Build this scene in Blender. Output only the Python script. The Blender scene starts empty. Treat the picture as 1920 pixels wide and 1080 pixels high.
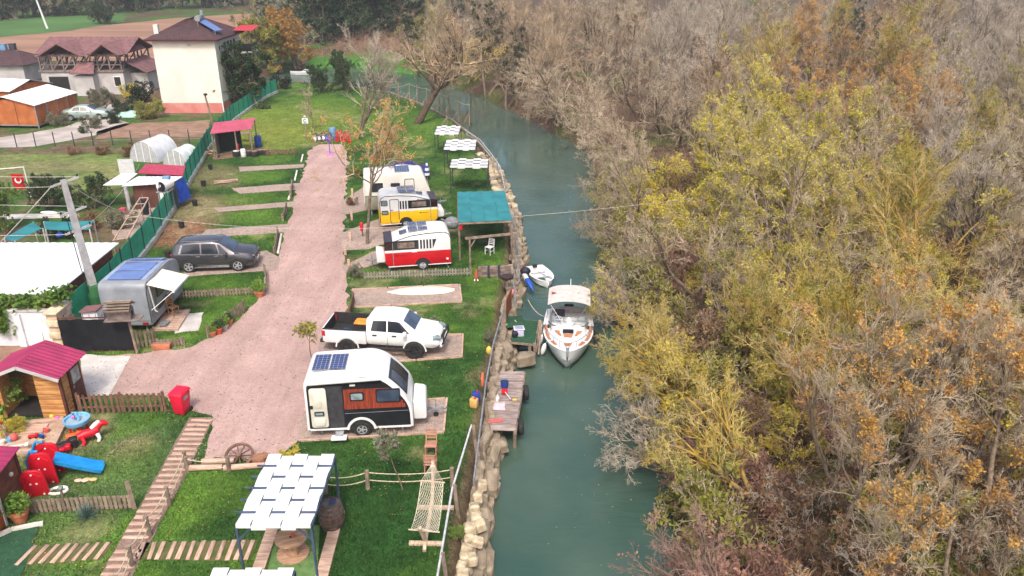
import bpy, bmesh, math, random
import numpy as np
from mathutils import Vector, Matrix
random.seed(7); RNG = np.random.default_rng(7)
R = math.radians
S = bpy.context.scene
COL = S.collection
# ---------------------------------------------------------------- camera
FPX, YH, CAMH = 1500.0, -110.0, 16.7          # focal length and horizon row of the 1920 px frame, height in metres
TH = math.atan((540 - YH) / FPX)
cam = bpy.data.objects.new('camera', bpy.data.cameras.new('camera'))
COL.objects.link(cam); S.camera = cam
cam.location = (0, 0, CAMH); cam.rotation_euler = (math.pi/2 - TH, 0, 0)
cam.data.sensor_width = 36; cam.data.lens = FPX/1920*36; cam.data.clip_end = 3000; cam.data.clip_start = .2
# ---------------------------------------------------------------- sky, sun, exposure
SUN_EL, SUN_AZ = R(54), R(182)                # azimuth clockwise from +y: behind the camera
W = bpy.data.worlds.new('World'); S.world = W; W.use_nodes = True
nt = W.node_tree; bg = nt.nodes['Background']
sky = nt.nodes.new('ShaderNodeTexSky'); sky.sky_type = 'NISHITA'; sky.sun_disc = False
sky.sun_elevation = SUN_EL; sky.sun_rotation = SUN_AZ; sky.air_density = 1.0; sky.dust_density = 6.0; sky.ozone_density = .6
nt.links.new(sky.outputs[0], bg.inputs[0]); bg.inputs[1].default_value = 0.15
sl = bpy.data.lights.new('sun', 'SUN'); sl.energy = 1.5; sl.angle = R(10); sl.color = (1, .95, .88)
so = bpy.data.objects.new('sun', sl); COL.objects.link(so)
sd = Vector((math.sin(SUN_AZ)*math.cos(SUN_EL), math.cos(SUN_AZ)*math.cos(SUN_EL), math.sin(SUN_EL)))
so.rotation_euler = sd.to_track_quat('Z', 'Y').to_euler(); so.location = (0, 0, 60)
vs = S.view_settings; vs.view_transform = 'Standard'; vs.look = 'None'; vs.exposure = 0.6; vs.gamma = 1.0; vs.use_curve_mapping = False
S.render.engine = 'CYCLES'; S.cycles.max_bounces = 6; S.cycles.transparent_max_bounces = 8

# ---------------------------------------------------------------- helpers
def G(x, y, z=0.0):
    """photo pixel (1920x1080) -> the point where its ray meets the level z"""
    u = (x - 960)/FPX; v = (y - 540)/FPX
    t = (CAMH - z)/(math.sin(TH) + v*math.cos(TH))
    return Vector((u*t, (math.cos(TH) - v*math.sin(TH))*t, z))
def lin(c):
    """sRGB 0-255 -> linear"""
    return tuple(((k/255)/12.92 if k/255 <= .04045 else ((k/255 + .055)/1.055)**2.4) for k in c)
def vnoise(x, y, s, seed=0):
    """smooth lattice noise 0..1, feature size s"""
    x = np.asarray(x, float)/s; y = np.asarray(y, float)/s
    i = np.floor(x).astype(np.int64); j = np.floor(y).astype(np.int64); a = x - i; b = y - j
    a = a*a*(3 - 2*a); b = b*b*(3 - 2*b)
    def h(i, j):
        n = (i*374761393 + j*668265263 + seed*1442695041) & 0xffffffff
        n = ((n ^ (n >> 13))*1274126177) & 0xffffffff
        return ((n ^ (n >> 16)) & 0xffff)/65535.0
    return (h(i, j)*(1-a) + h(i+1, j)*a)*(1-b) + (h(i, j+1)*(1-a) + h(i+1, j+1)*a)*b
def fbm(x, y, s, seed=0, o=4):
    t = 0; w = 0
    for k in range(o):
        t = t + vnoise(x, y, s/2**k, seed + k*17)/1.7**k; w += 1/1.7**k
    return t/w
def inside(px, py, poly):
    r = np.zeros(px.shape, bool); n = len(poly)
    for k in range(n):
        x0, y0 = poly[k][:2]; x1, y1 = poly[(k+1) % n][:2]
        if y0 == y1: continue
        c = ((y0 > py) != (y1 > py)) & (px < (x1-x0)*(py-y0)/(y1-y0) + x0)
        r ^= c
    return r
def dist_line(px, py, pts, closed=False):
    d = np.full(px.shape, 1e9); n = len(pts)
    for k in range(n if closed else n-1):
        x0, y0 = pts[k][:2]; x1, y1 = pts[(k+1) % n][:2]
        dx, dy = x1-x0, y1-y0; L = dx*dx + dy*dy + 1e-12
        t = np.clip(((px-x0)*dx + (py-y0)*dy)/L, 0, 1)
        d = np.minimum(d, np.hypot(px - x0 - t*dx, py - y0 - t*dy))
    return d
def smooth(e0, e1, x):
    t = np.clip((x - e0)/(e1 - e0), 0, 1); return t*t*(3 - 2*t)

MATS = {}
def M(name, c=(.5, .5, .5), c2=None, rough=.6, scale=5., bump=0., bscale=None, metal=0., spec=.4, stretch=None, rnd=0., coat=0., detail=4., alpha=None, trans=0., lo=.38, hi=.62):
    """a Principled material with a noise-mixed second colour, fine bump and a per-object tint"""
    if name in MATS: return MATS[name]
    m = bpy.data.materials.new(name); m.use_nodes = True; MATS[name] = m
    n = m.node_tree.nodes; l = m.node_tree.links; b = n['Principled BSDF']
    b.inputs['Roughness'].default_value = rough; b.inputs['Metallic'].default_value = metal
    b.inputs['Specular IOR Level'].default_value = spec; b.inputs['Coat Weight'].default_value = coat
    if trans: b.inputs['Transmission Weight'].default_value = trans
    if alpha is not None: b.inputs['Alpha'].default_value = alpha
    if c2 is None: c2 = tuple(k*.86 for k in c)
    tc = n.new('ShaderNodeTexCoord'); vec = tc.outputs['Object']
    if stretch:
        mp = n.new('ShaderNodeMapping'); mp.inputs['Scale'].default_value = stretch
        l.new(vec, mp.inputs[0]); vec = mp.outputs[0]
    oi = n.new('ShaderNodeObjectInfo')
    ad = n.new('ShaderNodeVectorMath'); ad.operation = 'ADD'; l.new(vec, ad.inputs[0]); 
    sc = n.new('ShaderNodeVectorMath'); sc.operation = 'SCALE'; sc.inputs[0].default_value = (13.1, 7.7, 3.3); l.new(oi.outputs['Random'], sc.inputs['Scale']); l.new(sc.outputs[0], ad.inputs[1])
    no = n.new('ShaderNodeTexNoise'); no.inputs['Scale'].default_value = scale; no.inputs['Detail'].default_value = detail
    l.new(ad.outputs[0], no.inputs['Vector'])
    rp = n.new('ShaderNodeValToRGB'); rp.color_ramp.elements[0].position = lo; rp.color_ramp.elements[1].position = hi
    rp.color_ramp.elements[0].color = (*c, 1); rp.color_ramp.elements[1].color = (*c2, 1)
    l.new(no.outputs['Fac'], rp.inputs[0]); out = rp.outputs[0]
    if rnd:
        hs = n.new('ShaderNodeHueSaturation'); mr = n.new('ShaderNodeMapRange')
        mr.inputs['To Min'].default_value = 1-rnd; mr.inputs['To Max'].default_value = 1+rnd
        l.new(oi.outputs['Random'], mr.inputs['Value']); l.new(mr.outputs[0], hs.inputs['Value']); l.new(out, hs.inputs['Color']); out = hs.outputs[0]
    l.new(out, b.inputs['Base Color'])
    if bump:
        n2 = n.new('ShaderNodeTexNoise'); n2.inputs['Scale'].default_value = bscale or scale*6; n2.inputs['Detail'].default_value = 3
        l.new(vec, n2.inputs['Vector']); bm = n.new('ShaderNodeBump'); bm.inputs['Strength'].default_value = bump; bm.inputs['Distance'].default_value = .03
        l.new(n2.outputs['Fac'], bm.inputs['Height']); l.new(bm.outputs[0], b.inputs['Normal'])
    return m

def tag(o, label=None, cat=None, group=None, kind=None):
    if label: o['label'] = label
    if cat: o['category'] = cat
    if group: o['group'] = group
    if kind: o['kind'] = kind
    return o
def thing(name, label, cat, loc=(0, 0, 0), rz=0., group=None, rot=None):
    o = bpy.data.objects.new(name, None); COL.objects.link(o); o.empty_display_size = .1
    o.location = loc; o.rotation_euler = rot or (0, 0, rz)
    return tag(o, label, cat, group)
def link(name, me, parent=None, loc=None, rot=None, scale=None):
    o = bpy.data.objects.new(name, me); COL.objects.link(o); o.parent = parent
    if loc is not None: o.location = loc
    if rot is not None: o.rotation_euler = rot
    if scale is not None: o.scale = scale
    return o
def rpoly(pts, n=5):
    """polygon with rounded corners: pts = (a, b, radius)"""
    out = []; N = len(pts)
    for k in range(N):
        p = Vector(pts[k][:2]); r = pts[k][2] if len(pts[k]) > 2 else 0
        if r <= 0: out.append(tuple(p)); continue
        a = Vector(pts[k-1][:2]) - p; b = Vector(pts[(k+1) % N][:2]) - p
        r = min(r, a.length*.49, b.length*.49) if False else r
        a.normalize(); b.normalize()
        for q in range(n+1):
            t = q/n; p0 = p + a*r; p2 = p + b*r
            out.append(tuple((1-t)**2*p0 + 2*t*(1-t)*p + t*t*p2))
    return out
class MB:
    def __init__(s): s.v = []; s.f = []; s.m = []; s.mi = 0
    def add(s, vs, fs):
        o = len(s.v); s.v += [tuple(v) for v in vs]; s.f += [[i+o for i in f] for f in fs]; s.m += [s.mi]*len(fs); return s
    def box(s, c, d, r=0.0, m=None):
        mt = m if m is not None else Matrix.Rotation(r, 3, 'Z'); c = Vector(c)
        vs = [c + mt @ Vector((x*d[0]/2, y*d[1]/2, z*d[2]/2)) for x in (-1, 1) for y in (-1, 1) for z in (-1, 1)]
        return s.add(vs, [(0,1,3,2), (4,6,7,5), (0,4,5,1), (2,3,7,6), (0,2,6,4), (1,5,7,3)])
    def bar(s, p0, p1, w, h, up=(0, 0, 1)):
        p0 = Vector(p0); p1 = Vector(p1); x = p1 - p0; L = x.length; x.normalize()
        u = Vector(up); y = u.cross(x)
        if y.length < 1e-4: y = Vector((0, 1, 0)).cross(x) if abs(x.y) < .9 else Vector((1, 0, 0)).cross(x)
        y.normalize(); z = x.cross(y)
        return s.box((p0+p1)/2, (L, w, h), m=Matrix((x, y, z)).transposed())
    def cyl(s, p0, p1, r0, r1=None, n=10, cap=True):
        return s.tube([p0, p1], [r0, r0 if r1 is None else r1], n, cap)
    def tube(s, pts, r, n=6, cap=True):
        pts = [Vector(p) for p in pts]; K = len(pts); rs = r if isinstance(r, (list, tuple)) else [r]*K
        vs = []; fs = []; prev = None
        for k, p in enumerate(pts):
            d = (pts[min(k+1, K-1)] - pts[max(k-1, 0)]).normalized()
            if prev is None: a = d.orthogonal().normalized()
            else:
                a = prev - d*prev.dot(d); a = a.normalized() if a.length > 1e-5 else d.orthogonal().normalized()
            prev = a; b = d.cross(a)
            for q in range(n):
                t = 2*math.pi*q/n + math.pi/n; vs.append(p + (a*math.cos(t) + b*math.sin(t))*rs[k])
        for k in range(K-1):
            for q in range(n): fs.append((k*n+q, k*n+(q+1) % n, (k+1)*n+(q+1) % n, (k+1)*n+q))
        if cap: fs.append(list(range(n))[::-1]); fs.append([(K-1)*n+q for q in range(n)])
        return s.add(vs, fs)
    def lathe(s, prof, n=16, c=(0, 0, 0), m=None):
        vs = []; fs = []; K = len(prof); c = Vector(c)
        for r, z in prof:
            for q in range(n):
                t = 2*math.pi*q/n; p = Vector((r*math.cos(t), r*math.sin(t), z)); vs.append(c + (m @ p if m else p))
        for k in range(K-1):
            for q in range(n): fs.append((k*n+q, k*n+(q+1) % n, (k+1)*n+(q+1) % n, (k+1)*n+q))
        closed = prof[0] == prof[-1] or (K == 2 and prof[0][1] == prof[1][1])
        if prof[0][0] > 1e-4 and not closed: fs.append(list(range(n))[::-1])
        if prof[-1][0] > 1e-4 and not closed: fs.append([(K-1)*n+q for q in range(n)])
        return s.add(vs, fs)
    def prism(s, poly, a0, a1, axis='y'):
        f = {'y': lambda p, a: (p[0], a, p[1]), 'z': lambda p, a: (p[0], p[1], a), 'x': lambda p, a: (a, p[0], p[1])}[axis]
        n = len(poly); vs = [f(p, a0) for p in poly] + [f(p, a1) for p in poly]
        return s.add(vs, [list(range(n)), [n+k for k in range(n)][::-1]] + [(k, n+k, n+(k+1) % n, (k+1) % n) for k in range(n)])
    def quad(s, *p): return s.add(p, [tuple(range(len(p)))])
    def grid(s, P):
        nu, nv = len(P), len(P[0]); vs = [p for r in P for p in r]
        return s.add(vs, [(i*nv+j, i*nv+j+1, (i+1)*nv+j+1, (i+1)*nv+j) for i in range(nu-1) for j in range(nv-1)])
    def sphere(s, c, r, nu=12, nv=8):
        r = (r, r, r) if not isinstance(r, (tuple, list)) else r; c = Vector(c)
        vs = [c + Vector((0, 0, -r[2]))]
        for j in range(1, nv):
            p = math.pi*j/nv
            for i in range(nu):
                t = 2*math.pi*i/nu; vs.append(c + Vector((r[0]*math.sin(p)*math.cos(t), r[1]*math.sin(p)*math.sin(t), -r[2]*math.cos(p))))
        vs.append(c + Vector((0, 0, r[2]))); T = len(vs)-1; fs = []
        for i in range(nu):
            fs.append((0, 1+(i+1) % nu, 1+i)); fs.append((T, T-nu+i, T-nu+(i+1) % nu))
            for j in range(nv-2): a = 1+j*nu; fs.append((a+i, a+(i+1) % nu, a+nu+(i+1) % nu, a+nu+i))
        return s.add(vs, fs)
    def mesh(s, name, mat=None, bevel=0, seg=2, smooth=None, solid=0):
        me = bpy.data.meshes.new(name); me.from_pydata(s.v, [], s.f)
        mats = mat if isinstance(mat, (list, tuple)) else [mat]
        for k in mats: me.materials.append(k)
        if len(mats) > 1:
            for p, i in zip(me.polygons, s.m): p.material_index = i
        bm = bmesh.new(); bm.from_mesh(me)
        if solid:
            bmesh.ops.recalc_face_normals(bm, faces=bm.faces); bmesh.ops.solidify(bm, geom=bm.faces[:], thickness=solid)
        bmesh.ops.recalc_face_normals(bm, faces=bm.faces)
        if bevel:
            ed = [e for e in bm.edges if len(e.link_faces) == 2 and e.calc_face_angle(0) > .6]
            bmesh.ops.bevel(bm, geom=ed, offset=bevel, segments=seg, affect='EDGES', profile=.5)
        bm.to_mesh(me); bm.free()
        if smooth is None and bevel: smooth = 45
        if smooth:
            me.polygons.foreach_set('use_smooth', [True]*len(me.polygons)); me.set_sharp_from_angle(angle=R(smooth))
        me.update(); return me
    def build(s, name, mat=None, parent=None, bevel=0, seg=2, smooth=None, solid=0, loc=None, rot=None):
        return link(name, s.mesh(name, mat, bevel, seg, smooth, solid), parent, loc, rot)
def bx(name, c, d, mat, parent=None, r=0., bevel=0., smooth=None): return MB().box(c, d, r).build(name, mat, parent, bevel=bevel, smooth=smooth)
def fast_mesh(name, V, F, mats, mi=None, smooth=True):
    """numpy verts (N,3) and quads or triangles -> mesh"""
    me = bpy.data.meshes.new(name); k = F.shape[1]
    me.vertices.add(len(V)); me.vertices.foreach_set('co', np.ascontiguousarray(V, np.float32).ravel())
    me.loops.add(F.size); me.loops.foreach_set('vertex_index', np.ascontiguousarray(F, np.int32).ravel())
    me.polygons.add(len(F)); me.polygons.foreach_set('loop_start', np.arange(0, F.size, k, dtype=np.int32)); me.polygons.foreach_set('loop_total', np.full(len(F), k, np.int32))
    for m in mats: me.materials.append(m)
    if mi is not None: me.polygons.foreach_set('material_index', np.ascontiguousarray(mi, np.int32))
    me.polygons.foreach_set('use_smooth', np.full(len(F), smooth))
    me.update(calc_edges=True); return me
def copy_tree(o, parent=None):
    c = o.copy(); COL.objects.link(c); c.parent = parent
    for ch in list(o.children): copy_tree(ch, c)
    return c
def put(root, loc, rz, label, group=None, name=None):
    c = copy_tree(root); c.location = loc; c.rotation_euler = (0, 0, rz); c['label'] = label
    if group: c['group'] = group
    return c
def sag(p0, p1, d, n=8):
    p0 = Vector(p0); p1 = Vector(p1)
    return [p0.lerp(p1, k/n) - Vector((0, 0, 4*d*(k/n)*(1-k/n))) for k in range(n+1)]
# ================================================================ the setting: ground, river, roads, fields
WZ = -0.9                                                     # water level
LB = [(-1.05, -40), (-1.0, 10), (-.9, 19.4), (-.5, 25.7), (0, 33.6), (.63, 43.8), (.35, 52), (-1.0, 63.6), (-3.1, 73), (-6, 82), (-9.6, 90), (-15, 98.7), (-21, 103), (-28, 106.4), (-34, 108)]
RB = [(6.4, -40), (6.4, 10), (5.9, 20.6), (5.6, 30), (6.0, 43.8), (6.8, 55), (7.4, 63.6), (6, 73), (2.7, 81), (-.6, 90), (-5, 100), (-9, 108), (-14, 116.5), (-20.4, 122), (-27, 125), (-34, 119)]
RIVER = LB + RB[::-1]
FENCE = [Vector((-20.5, 32.6, 0)), Vector((-20.62, 38, 0))] + [G(*p) for p in ((252, 502), (292, 450), (325, 396), (375, 310), (392, 280), (440, 226), (498, 184), (520, 174))]
def ground_z(x, y):
    x = np.asarray(x, float); y = np.asarray(y, float)
    dl = dist_line(x, y, LB); dr = dist_line(x, y, RB); ins = inside(x, y, RIVER)
    wl = np.where(y < 66, 1.0, .4)
    zl = -1.25*(1 - smooth(.25, 1, dl/wl)) + 0*dl
    wr = smooth(-16, 2, x)
    zr = -1.2 + (1.2 + .3*wr)*smooth(0, 3.0, dr) + wr*(.35*(fbm(x, y, 5, 3) - .4)*smooth(.5, 3, dr) + np.clip(.012*(dr - 3), 0, 1.5))
    zr = np.where(x < -34, 0, zr)
    left = dl < dr
    z = np.where(left, zl, zr)
    z = np.where(ins, -1.2 - 1.0*smooth(0, 1.5, np.minimum(dl, dr)), z)
    return z
def axis(segs):
    out = []
    for a, b, s in segs: out += list(np.arange(a, b, s))
    return np.array(out)
gx = axis([(-320, -120, 10), (-120, -60, 2.5), (-60, -32, .9), (-32, 14, .36), (14, 50, 1.0), (50, 120, 3), (120, 330, 10)])
gy = axis([(-20, 12, 2), (12, 60, .36), (60, 128, .7), (128, 200, 2.5), (200, 620, 12)])
X, Y = np.meshgrid(gx, gy, indexing='ij'); Z = ground_z(X, Y)
def pxy(ps, z=0): return [tuple(G(*p, z)[:2]) for p in ps]
CAMP = [tuple(p[:2]) for p in FENCE] + [(-28, 105.5)] + [p for p in LB[::-1] if p[1] < 106] + [(-40, 5), (-40, 29.5), (-20, 30.5)]
camp = inside(X, Y, CAMP)
dl = dist_line(X, Y, LB); dr = dist_line(X, Y, RB); right = (dr < dl) & (X > -33)
c_dark, c_mid, c_bright, c_yel, c_worn, c_lit, c_soil = [np.array(lin(k)) for k in ((37, 70, 32), (66, 98, 42), (90, 122, 46), (120, 130, 58), (138, 126, 94), (92, 78, 60), (118, 98, 80))]
def mix(a, b, t): return a + (b - a)*t[..., None]
n1 = fbm(X, Y, 6, 1); n2 = fbm(X, Y, 1.6, 2); n3 = fbm(X, Y, 2.6, 5)
lawn = mix(np.broadcast_to(c_mid, X.shape + (3,)).copy(), c_bright, smooth(.45, .62, n2*.6 + n1*.4))
lawn = mix(lawn, c_dark, smooth(.42, .58, fbm(X, Y, 2.2, 9)*.55 + fbm(X, Y, 8, 11)*.45)*.75)
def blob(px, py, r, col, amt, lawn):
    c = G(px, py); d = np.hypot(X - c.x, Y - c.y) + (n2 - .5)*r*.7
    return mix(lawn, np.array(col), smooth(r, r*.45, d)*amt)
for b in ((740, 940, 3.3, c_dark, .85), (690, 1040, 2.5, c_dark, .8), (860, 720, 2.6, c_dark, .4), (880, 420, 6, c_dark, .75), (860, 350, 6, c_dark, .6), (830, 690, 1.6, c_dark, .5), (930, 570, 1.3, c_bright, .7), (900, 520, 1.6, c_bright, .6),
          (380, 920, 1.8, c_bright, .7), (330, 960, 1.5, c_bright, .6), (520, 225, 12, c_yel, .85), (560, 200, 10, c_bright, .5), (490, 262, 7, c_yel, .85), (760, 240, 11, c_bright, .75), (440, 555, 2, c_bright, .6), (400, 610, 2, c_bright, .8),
          (320, 400, 5.5, c_worn, .75), (330, 440, 3, np.array(lin((150, 108, 88))), .8), (375, 335, 4.5, c_worn, .6), (340, 300, 3, c_soil, .6), (180, 880, 3.5, np.array(lin((92, 108, 74))), .5), (60, 1000, 3, np.array(lin((80, 100, 64))), .5), (240, 840, 1.1, c_worn, .55), (150, 820, 1.4, c_worn, .5), (60, 840, 1.6, c_worn, .7),
          (905, 700, .9, c_worn, .5), (510, 298, 2.2, c_bright, .6), (480, 332, 2.5, c_bright, .7), (470, 372, 2.5, c_bright, .6), (470, 405, 2.4, c_bright, .6), (400, 535, 1.6, c_bright, .6), (360, 600, 1.5, c_bright, .7), (240, 870, 1.5, c_bright, .35), (900, 600, 1.0, c_bright, .4), (790, 850, .6, c_worn, .4), (880, 590, .7, c_worn, .5), (740, 500, 1.6, c_worn, .35), (790, 520, 1.0, c_worn, .35), (760, 600, .9, c_worn, .4), (660, 490, 1, c_soil, .5)):
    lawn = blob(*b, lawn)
lawn = mix(lawn, c_worn, smooth(.62, .74, n3)*.45)
col = mix(np.broadcast_to(c_soil*.8, X.shape + (3,)).copy(), c_mid*.9, smooth(.38, .55, n1*.5 + n2*.5))      # gardens left of the fence
gf = inside(X, Y, pxy([(-300, 288), (245, 288), (225, 352), (160, 360), (-300, 352)])); g1 = mix(np.broadcast_to(c_mid*1.1, X.shape+(3,)).copy(), c_bright*1.1, smooth(.4, .62, n1)); g1 = mix(g1, c_worn*.9, .35 + .3*smooth(.45, .6, n2))
col[gf] = g1[gf]
lit = mix(np.broadcast_to(c_lit*.8, X.shape + (3,)).copy(), np.array(lin((92, 72, 62))), smooth(.35, .6, n2)); lit = mix(lit, np.array(lin((74, 84, 40))), smooth(.52, .66, n1)*.8)
col[right] = lit[right]
far = (Y > 112) & ~right; col[far] = mix(lit, c_mid, smooth(.4, .6, n1))[far]
fg = inside(X, Y, pxy([(545, 130), (600, 103), (680, 96), (775, 100), (800, 132), (720, 126), (640, 128)])); col[fg] = (np.array(lin((66, 112, 42)))*np.ones(X.shape + (3,)))[fg]
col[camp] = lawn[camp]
bank = (~right) & (dl < 1.1) & (Y < 70); col[bank] = mix(lawn, c_soil*.9, smooth(1.3, .7, dl))[bank]
nx, ny = X.shape
V = np.stack([X, Y, Z], -1).reshape(-1, 3)
ii, jj = np.meshgrid(np.arange(nx-1), np.arange(ny-1), indexing='ij'); a = (ii*ny + jj).ravel()
F = np.stack([a, a+ny, a+ny+1, a+1], 1)
gm = bpy.data.materials.new('ground_soil'); gm.use_nodes = True
def vcol_material(gm, fine, amt, rough=.95, bump=.5):
    n = gm.node_tree.nodes; l = gm.node_tree.links; b = n['Principled BSDF']; b.inputs['Roughness'].default_value = rough; b.inputs['Specular IOR Level'].default_value = .15
    at = n.new('ShaderNodeVertexColor'); at.layer_name = 'col'; tc = n.new('ShaderNodeTexCoord')
    cur = at.outputs[0]
    for s, k in fine:
        no = n.new('ShaderNodeTexNoise'); no.inputs['Scale'].default_value = s; no.inputs['Detail'].default_value = 5; l.new(tc.outputs['Object'], no.inputs['Vector'])
        mr = n.new('ShaderNodeMapRange'); mr.inputs['From Min'].default_value = .3; mr.inputs['From Max'].default_value = .7; mr.inputs['To Min'].default_value = 1-k; mr.inputs['To Max'].default_value = 1+k
        l.new(no.outputs['Fac'], mr.inputs['Value']); mx = n.new('ShaderNodeVectorMath'); mx.operation = 'SCALE'; l.new(cur, mx.inputs[0]); l.new(mr.outputs[0], mx.inputs['Scale']); cur = mx.outputs[0]
    l.new(cur, b.inputs['Base Color'])
    bm = n.new('ShaderNodeBump'); bm.inputs['Strength'].default_value = bump; bm.inputs['Distance'].default_value = .08; l.new(no.outputs['Fac'], bm.inputs['Height']); l.new(bm.outputs[0], b.inputs['Normal'])
vcol_material(gm, [(.5, .2), (1.7, .32), (5, .3), (17, .45)], 1)
me = fast_mesh('ground', V, F, [gm])
ca = me.color_attributes.new('col', 'FLOAT_COLOR', 'POINT'); ca.data.foreach_set('color', np.concatenate([col.reshape(-1, 3), np.ones((len(V), 1))], 1).astype(np.float32).ravel())
ground = tag(link('ground', me), kind='structure')

# water
wm = bpy.data.materials.new('river_water'); wm.use_nodes = True
n = wm.node_tree.nodes; l = wm.node_tree.links; b = n['Principled BSDF']
b.inputs['Base Color'].default_value = (*lin((66, 88, 82)), 1); b.inputs['Roughness'].default_value = .03; b.inputs['IOR'].default_value = 1.45; b.inputs['Specular IOR Level'].default_value = .6
tc = n.new('ShaderNodeTexCoord'); mp = n.new('ShaderNodeMapping'); mp.inputs['Scale'].default_value = (.55, 1.9, 1); l.new(tc.outputs['Object'], mp.inputs[0])
no = n.new('ShaderNodeTexNoise'); no.inputs['Scale'].default_value = 2.2; no.inputs['Detail'].default_value = 3; l.new(mp.outputs[0], no.inputs['Vector'])
n2_ = n.new('ShaderNodeTexNoise'); n2_.inputs['Scale'].default_value = .12; l.new(tc.outputs['Object'], n2_.inputs['Vector'])
mr_ = n.new('ShaderNodeMapRange'); mr_.inputs['From Min'].default_value = .42; mr_.inputs['From Max'].default_value = .62; mr_.inputs['To Min'].default_value = .06; mr_.inputs['To Max'].default_value = .75; l.new(n2_.outputs['Fac'], mr_.inputs['Value'])
rw = n.new('ShaderNodeValToRGB'); rw.color_ramp.elements[0].position = .35; rw.color_ramp.elements[1].position = .65; rw.color_ramp.elements[0].color = (*lin((54, 80, 70)), 1); rw.color_ramp.elements[1].color = (*lin((72, 92, 80)), 1); nb_ = n.new('ShaderNodeTexNoise'); nb_.inputs['Scale'].default_value = .3; nb_.inputs['Detail'].default_value = 5; l.new(tc.outputs['Object'], nb_.inputs['Vector']); l.new(nb_.outputs['Fac'], rw.inputs[0]); l.new(rw.outputs[0], b.inputs['Base Color'])
mu = n.new('ShaderNodeMath'); mu.operation = 'MULTIPLY'; l.new(no.outputs['Fac'], mu.inputs[0]); l.new(mr_.outputs[0], mu.inputs[1])
bm_ = n.new('ShaderNodeBump'); bm_.inputs['Strength'].default_value = .7; bm_.inputs['Distance'].default_value = .12; l.new(mu.outputs[0], bm_.inputs['Height']); l.new(bm_.outputs[0], b.inputs['Normal'])
q = MB(); q.quad((-160, -45, WZ), (40, -45, WZ), (40, 200, WZ), (-160, 200, WZ)); tag(q.build('river', wm), kind='structure')

def jag(pts, step=.5, amp=.12, seed=1):
    """ground outline in metres with an uneven edge"""
    out = []
    for k in range(len(pts)):
        p = Vector(pts[k][:2]); q = Vector(pts[(k+1) % len(pts)][:2]); L = (q-p).length; n = max(1, int(L/step))
        for j in range(n):
            w = p.lerp(q, j/n); out.append((w.x + (float(vnoise(w.x, w.y, .5, seed)) - .5)*2*amp + (float(vnoise(w.x, w.y, 2.2, seed+4)) - .5)*2*amp, w.y + (float(vnoise(w.x, w.y, .5, seed+1)) - .5)*2*amp + (float(vnoise(w.x, w.y, 2.2, seed+9)) - .5)*2*amp))
    return out
SHEETS = []
def sheet(name, px, z, mat, amp=.1, step=.4, world=False, keep=True, parent=None):
    pts = px if world else pxy(px); pl = jag(pts, step, amp, len(SHEETS)+3) if amp else pts
    if keep: SHEETS.append(pl)
    m = MB(); m.add([(x, y, z) for x, y in pl], [list(range(len(pl)))])
    me = m.mesh(name, mat); bm = bmesh.new(); bm.from_mesh(me); bmesh.ops.triangulate(bm, faces=bm.faces)
    for f_ in bm.faces:
        if f_.normal.z < 0: f_.normal_flip()
    bm.to_mesh(me); bm.free()
    o = link(name, me, parent)
    if parent is None: tag(o, kind='structure')
    return o
def gravel_mat(name, c, layers, bump=.6, tracks=False):
    m = bpy.data.materials.new(name); m.use_nodes = True; MATS[name] = m; n = m.node_tree.nodes; l = m.node_tree.links; b = n['Principled BSDF']; b.inputs['Roughness'].default_value = .95; b.inputs['Specular IOR Level'].default_value = .12
    tc = n.new('ShaderNodeTexCoord'); rgb = n.new('ShaderNodeRGB'); rgb.outputs[0].default_value = (*c, 1); cur = rgb.outputs[0]
    if tracks:
        mp = n.new('ShaderNodeMapping'); mp.inputs['Scale'].default_value = (1.1, .07, 1); mp.inputs['Rotation'].default_value = (0, 0, R(-8)); l.new(tc.outputs['Object'], mp.inputs[0])
        layers = [(.9, .1, (1, 1))] + layers
    for q_, (s, k, tint) in enumerate(layers):
        no = n.new('ShaderNodeTexNoise'); no.inputs['Scale'].default_value = s; no.inputs['Detail'].default_value = 6; no.inputs['Roughness'].default_value = .65; l.new(mp.outputs[0] if tracks and q_ == 0 else tc.outputs['Object'], no.inputs['Vector'])
        rp = n.new('ShaderNodeValToRGB'); rp.color_ramp.elements[0].position = .36; rp.color_ramp.elements[1].position = .64
        rp.color_ramp.elements[0].color = (1-k, 1-k*tint[0], 1-k*tint[1], 1); rp.color_ramp.elements[1].color = (1+k, 1+k, 1+k, 1); l.new(no.outputs['Fac'], rp.inputs[0])
        mx = n.new('ShaderNodeVectorMath'); mx.operation = 'MULTIPLY'; l.new(cur, mx.inputs[0]); l.new(rp.outputs[0], mx.inputs[1]); cur = mx.outputs[0]
    l.new(cur, b.inputs['Base Color']); bm = n.new('ShaderNodeBump'); bm.inputs['Strength'].default_value = bump; bm.inputs['Distance'].default_value = .03; l.new(no.outputs['Fac'], bm.inputs['Height']); l.new(bm.outputs[0], b.inputs['Normal']); return m
gravel = gravel_mat('pink_gravel', lin((174, 147, 140)), [(.16, .1, (1.15, 1.1)), (.8, .08, (1, 1)), (6, .08, (1, 1)), (26, .2, (1, 1))], tracks=True)
gravel2 = gravel_mat('pad_gravel', lin((160, 142, 132)), [(.5, .1, (1, 1)), (4, .14, (1, 1)), (22, .32, (1, 1))], .9)
concrete = M('pale_concrete', lin((206, 202, 198)), lin((184, 178, 174)), rough=.9, scale=1.5, bump=.2, bscale=30)
soil_m = M('turned_soil', lin((150, 122, 104)), lin((126, 100, 86)), rough=1, scale=1.2, bump=.7, bscale=10, detail=8, spec=.1)
plough = M('ploughed_soil', lin((158, 124, 104)), lin((136, 106, 92)), rough=1, scale=.12, bump=.8, bscale=1.2, detail=10, stretch=(.4, 2, 1), spec=.1)
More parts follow.
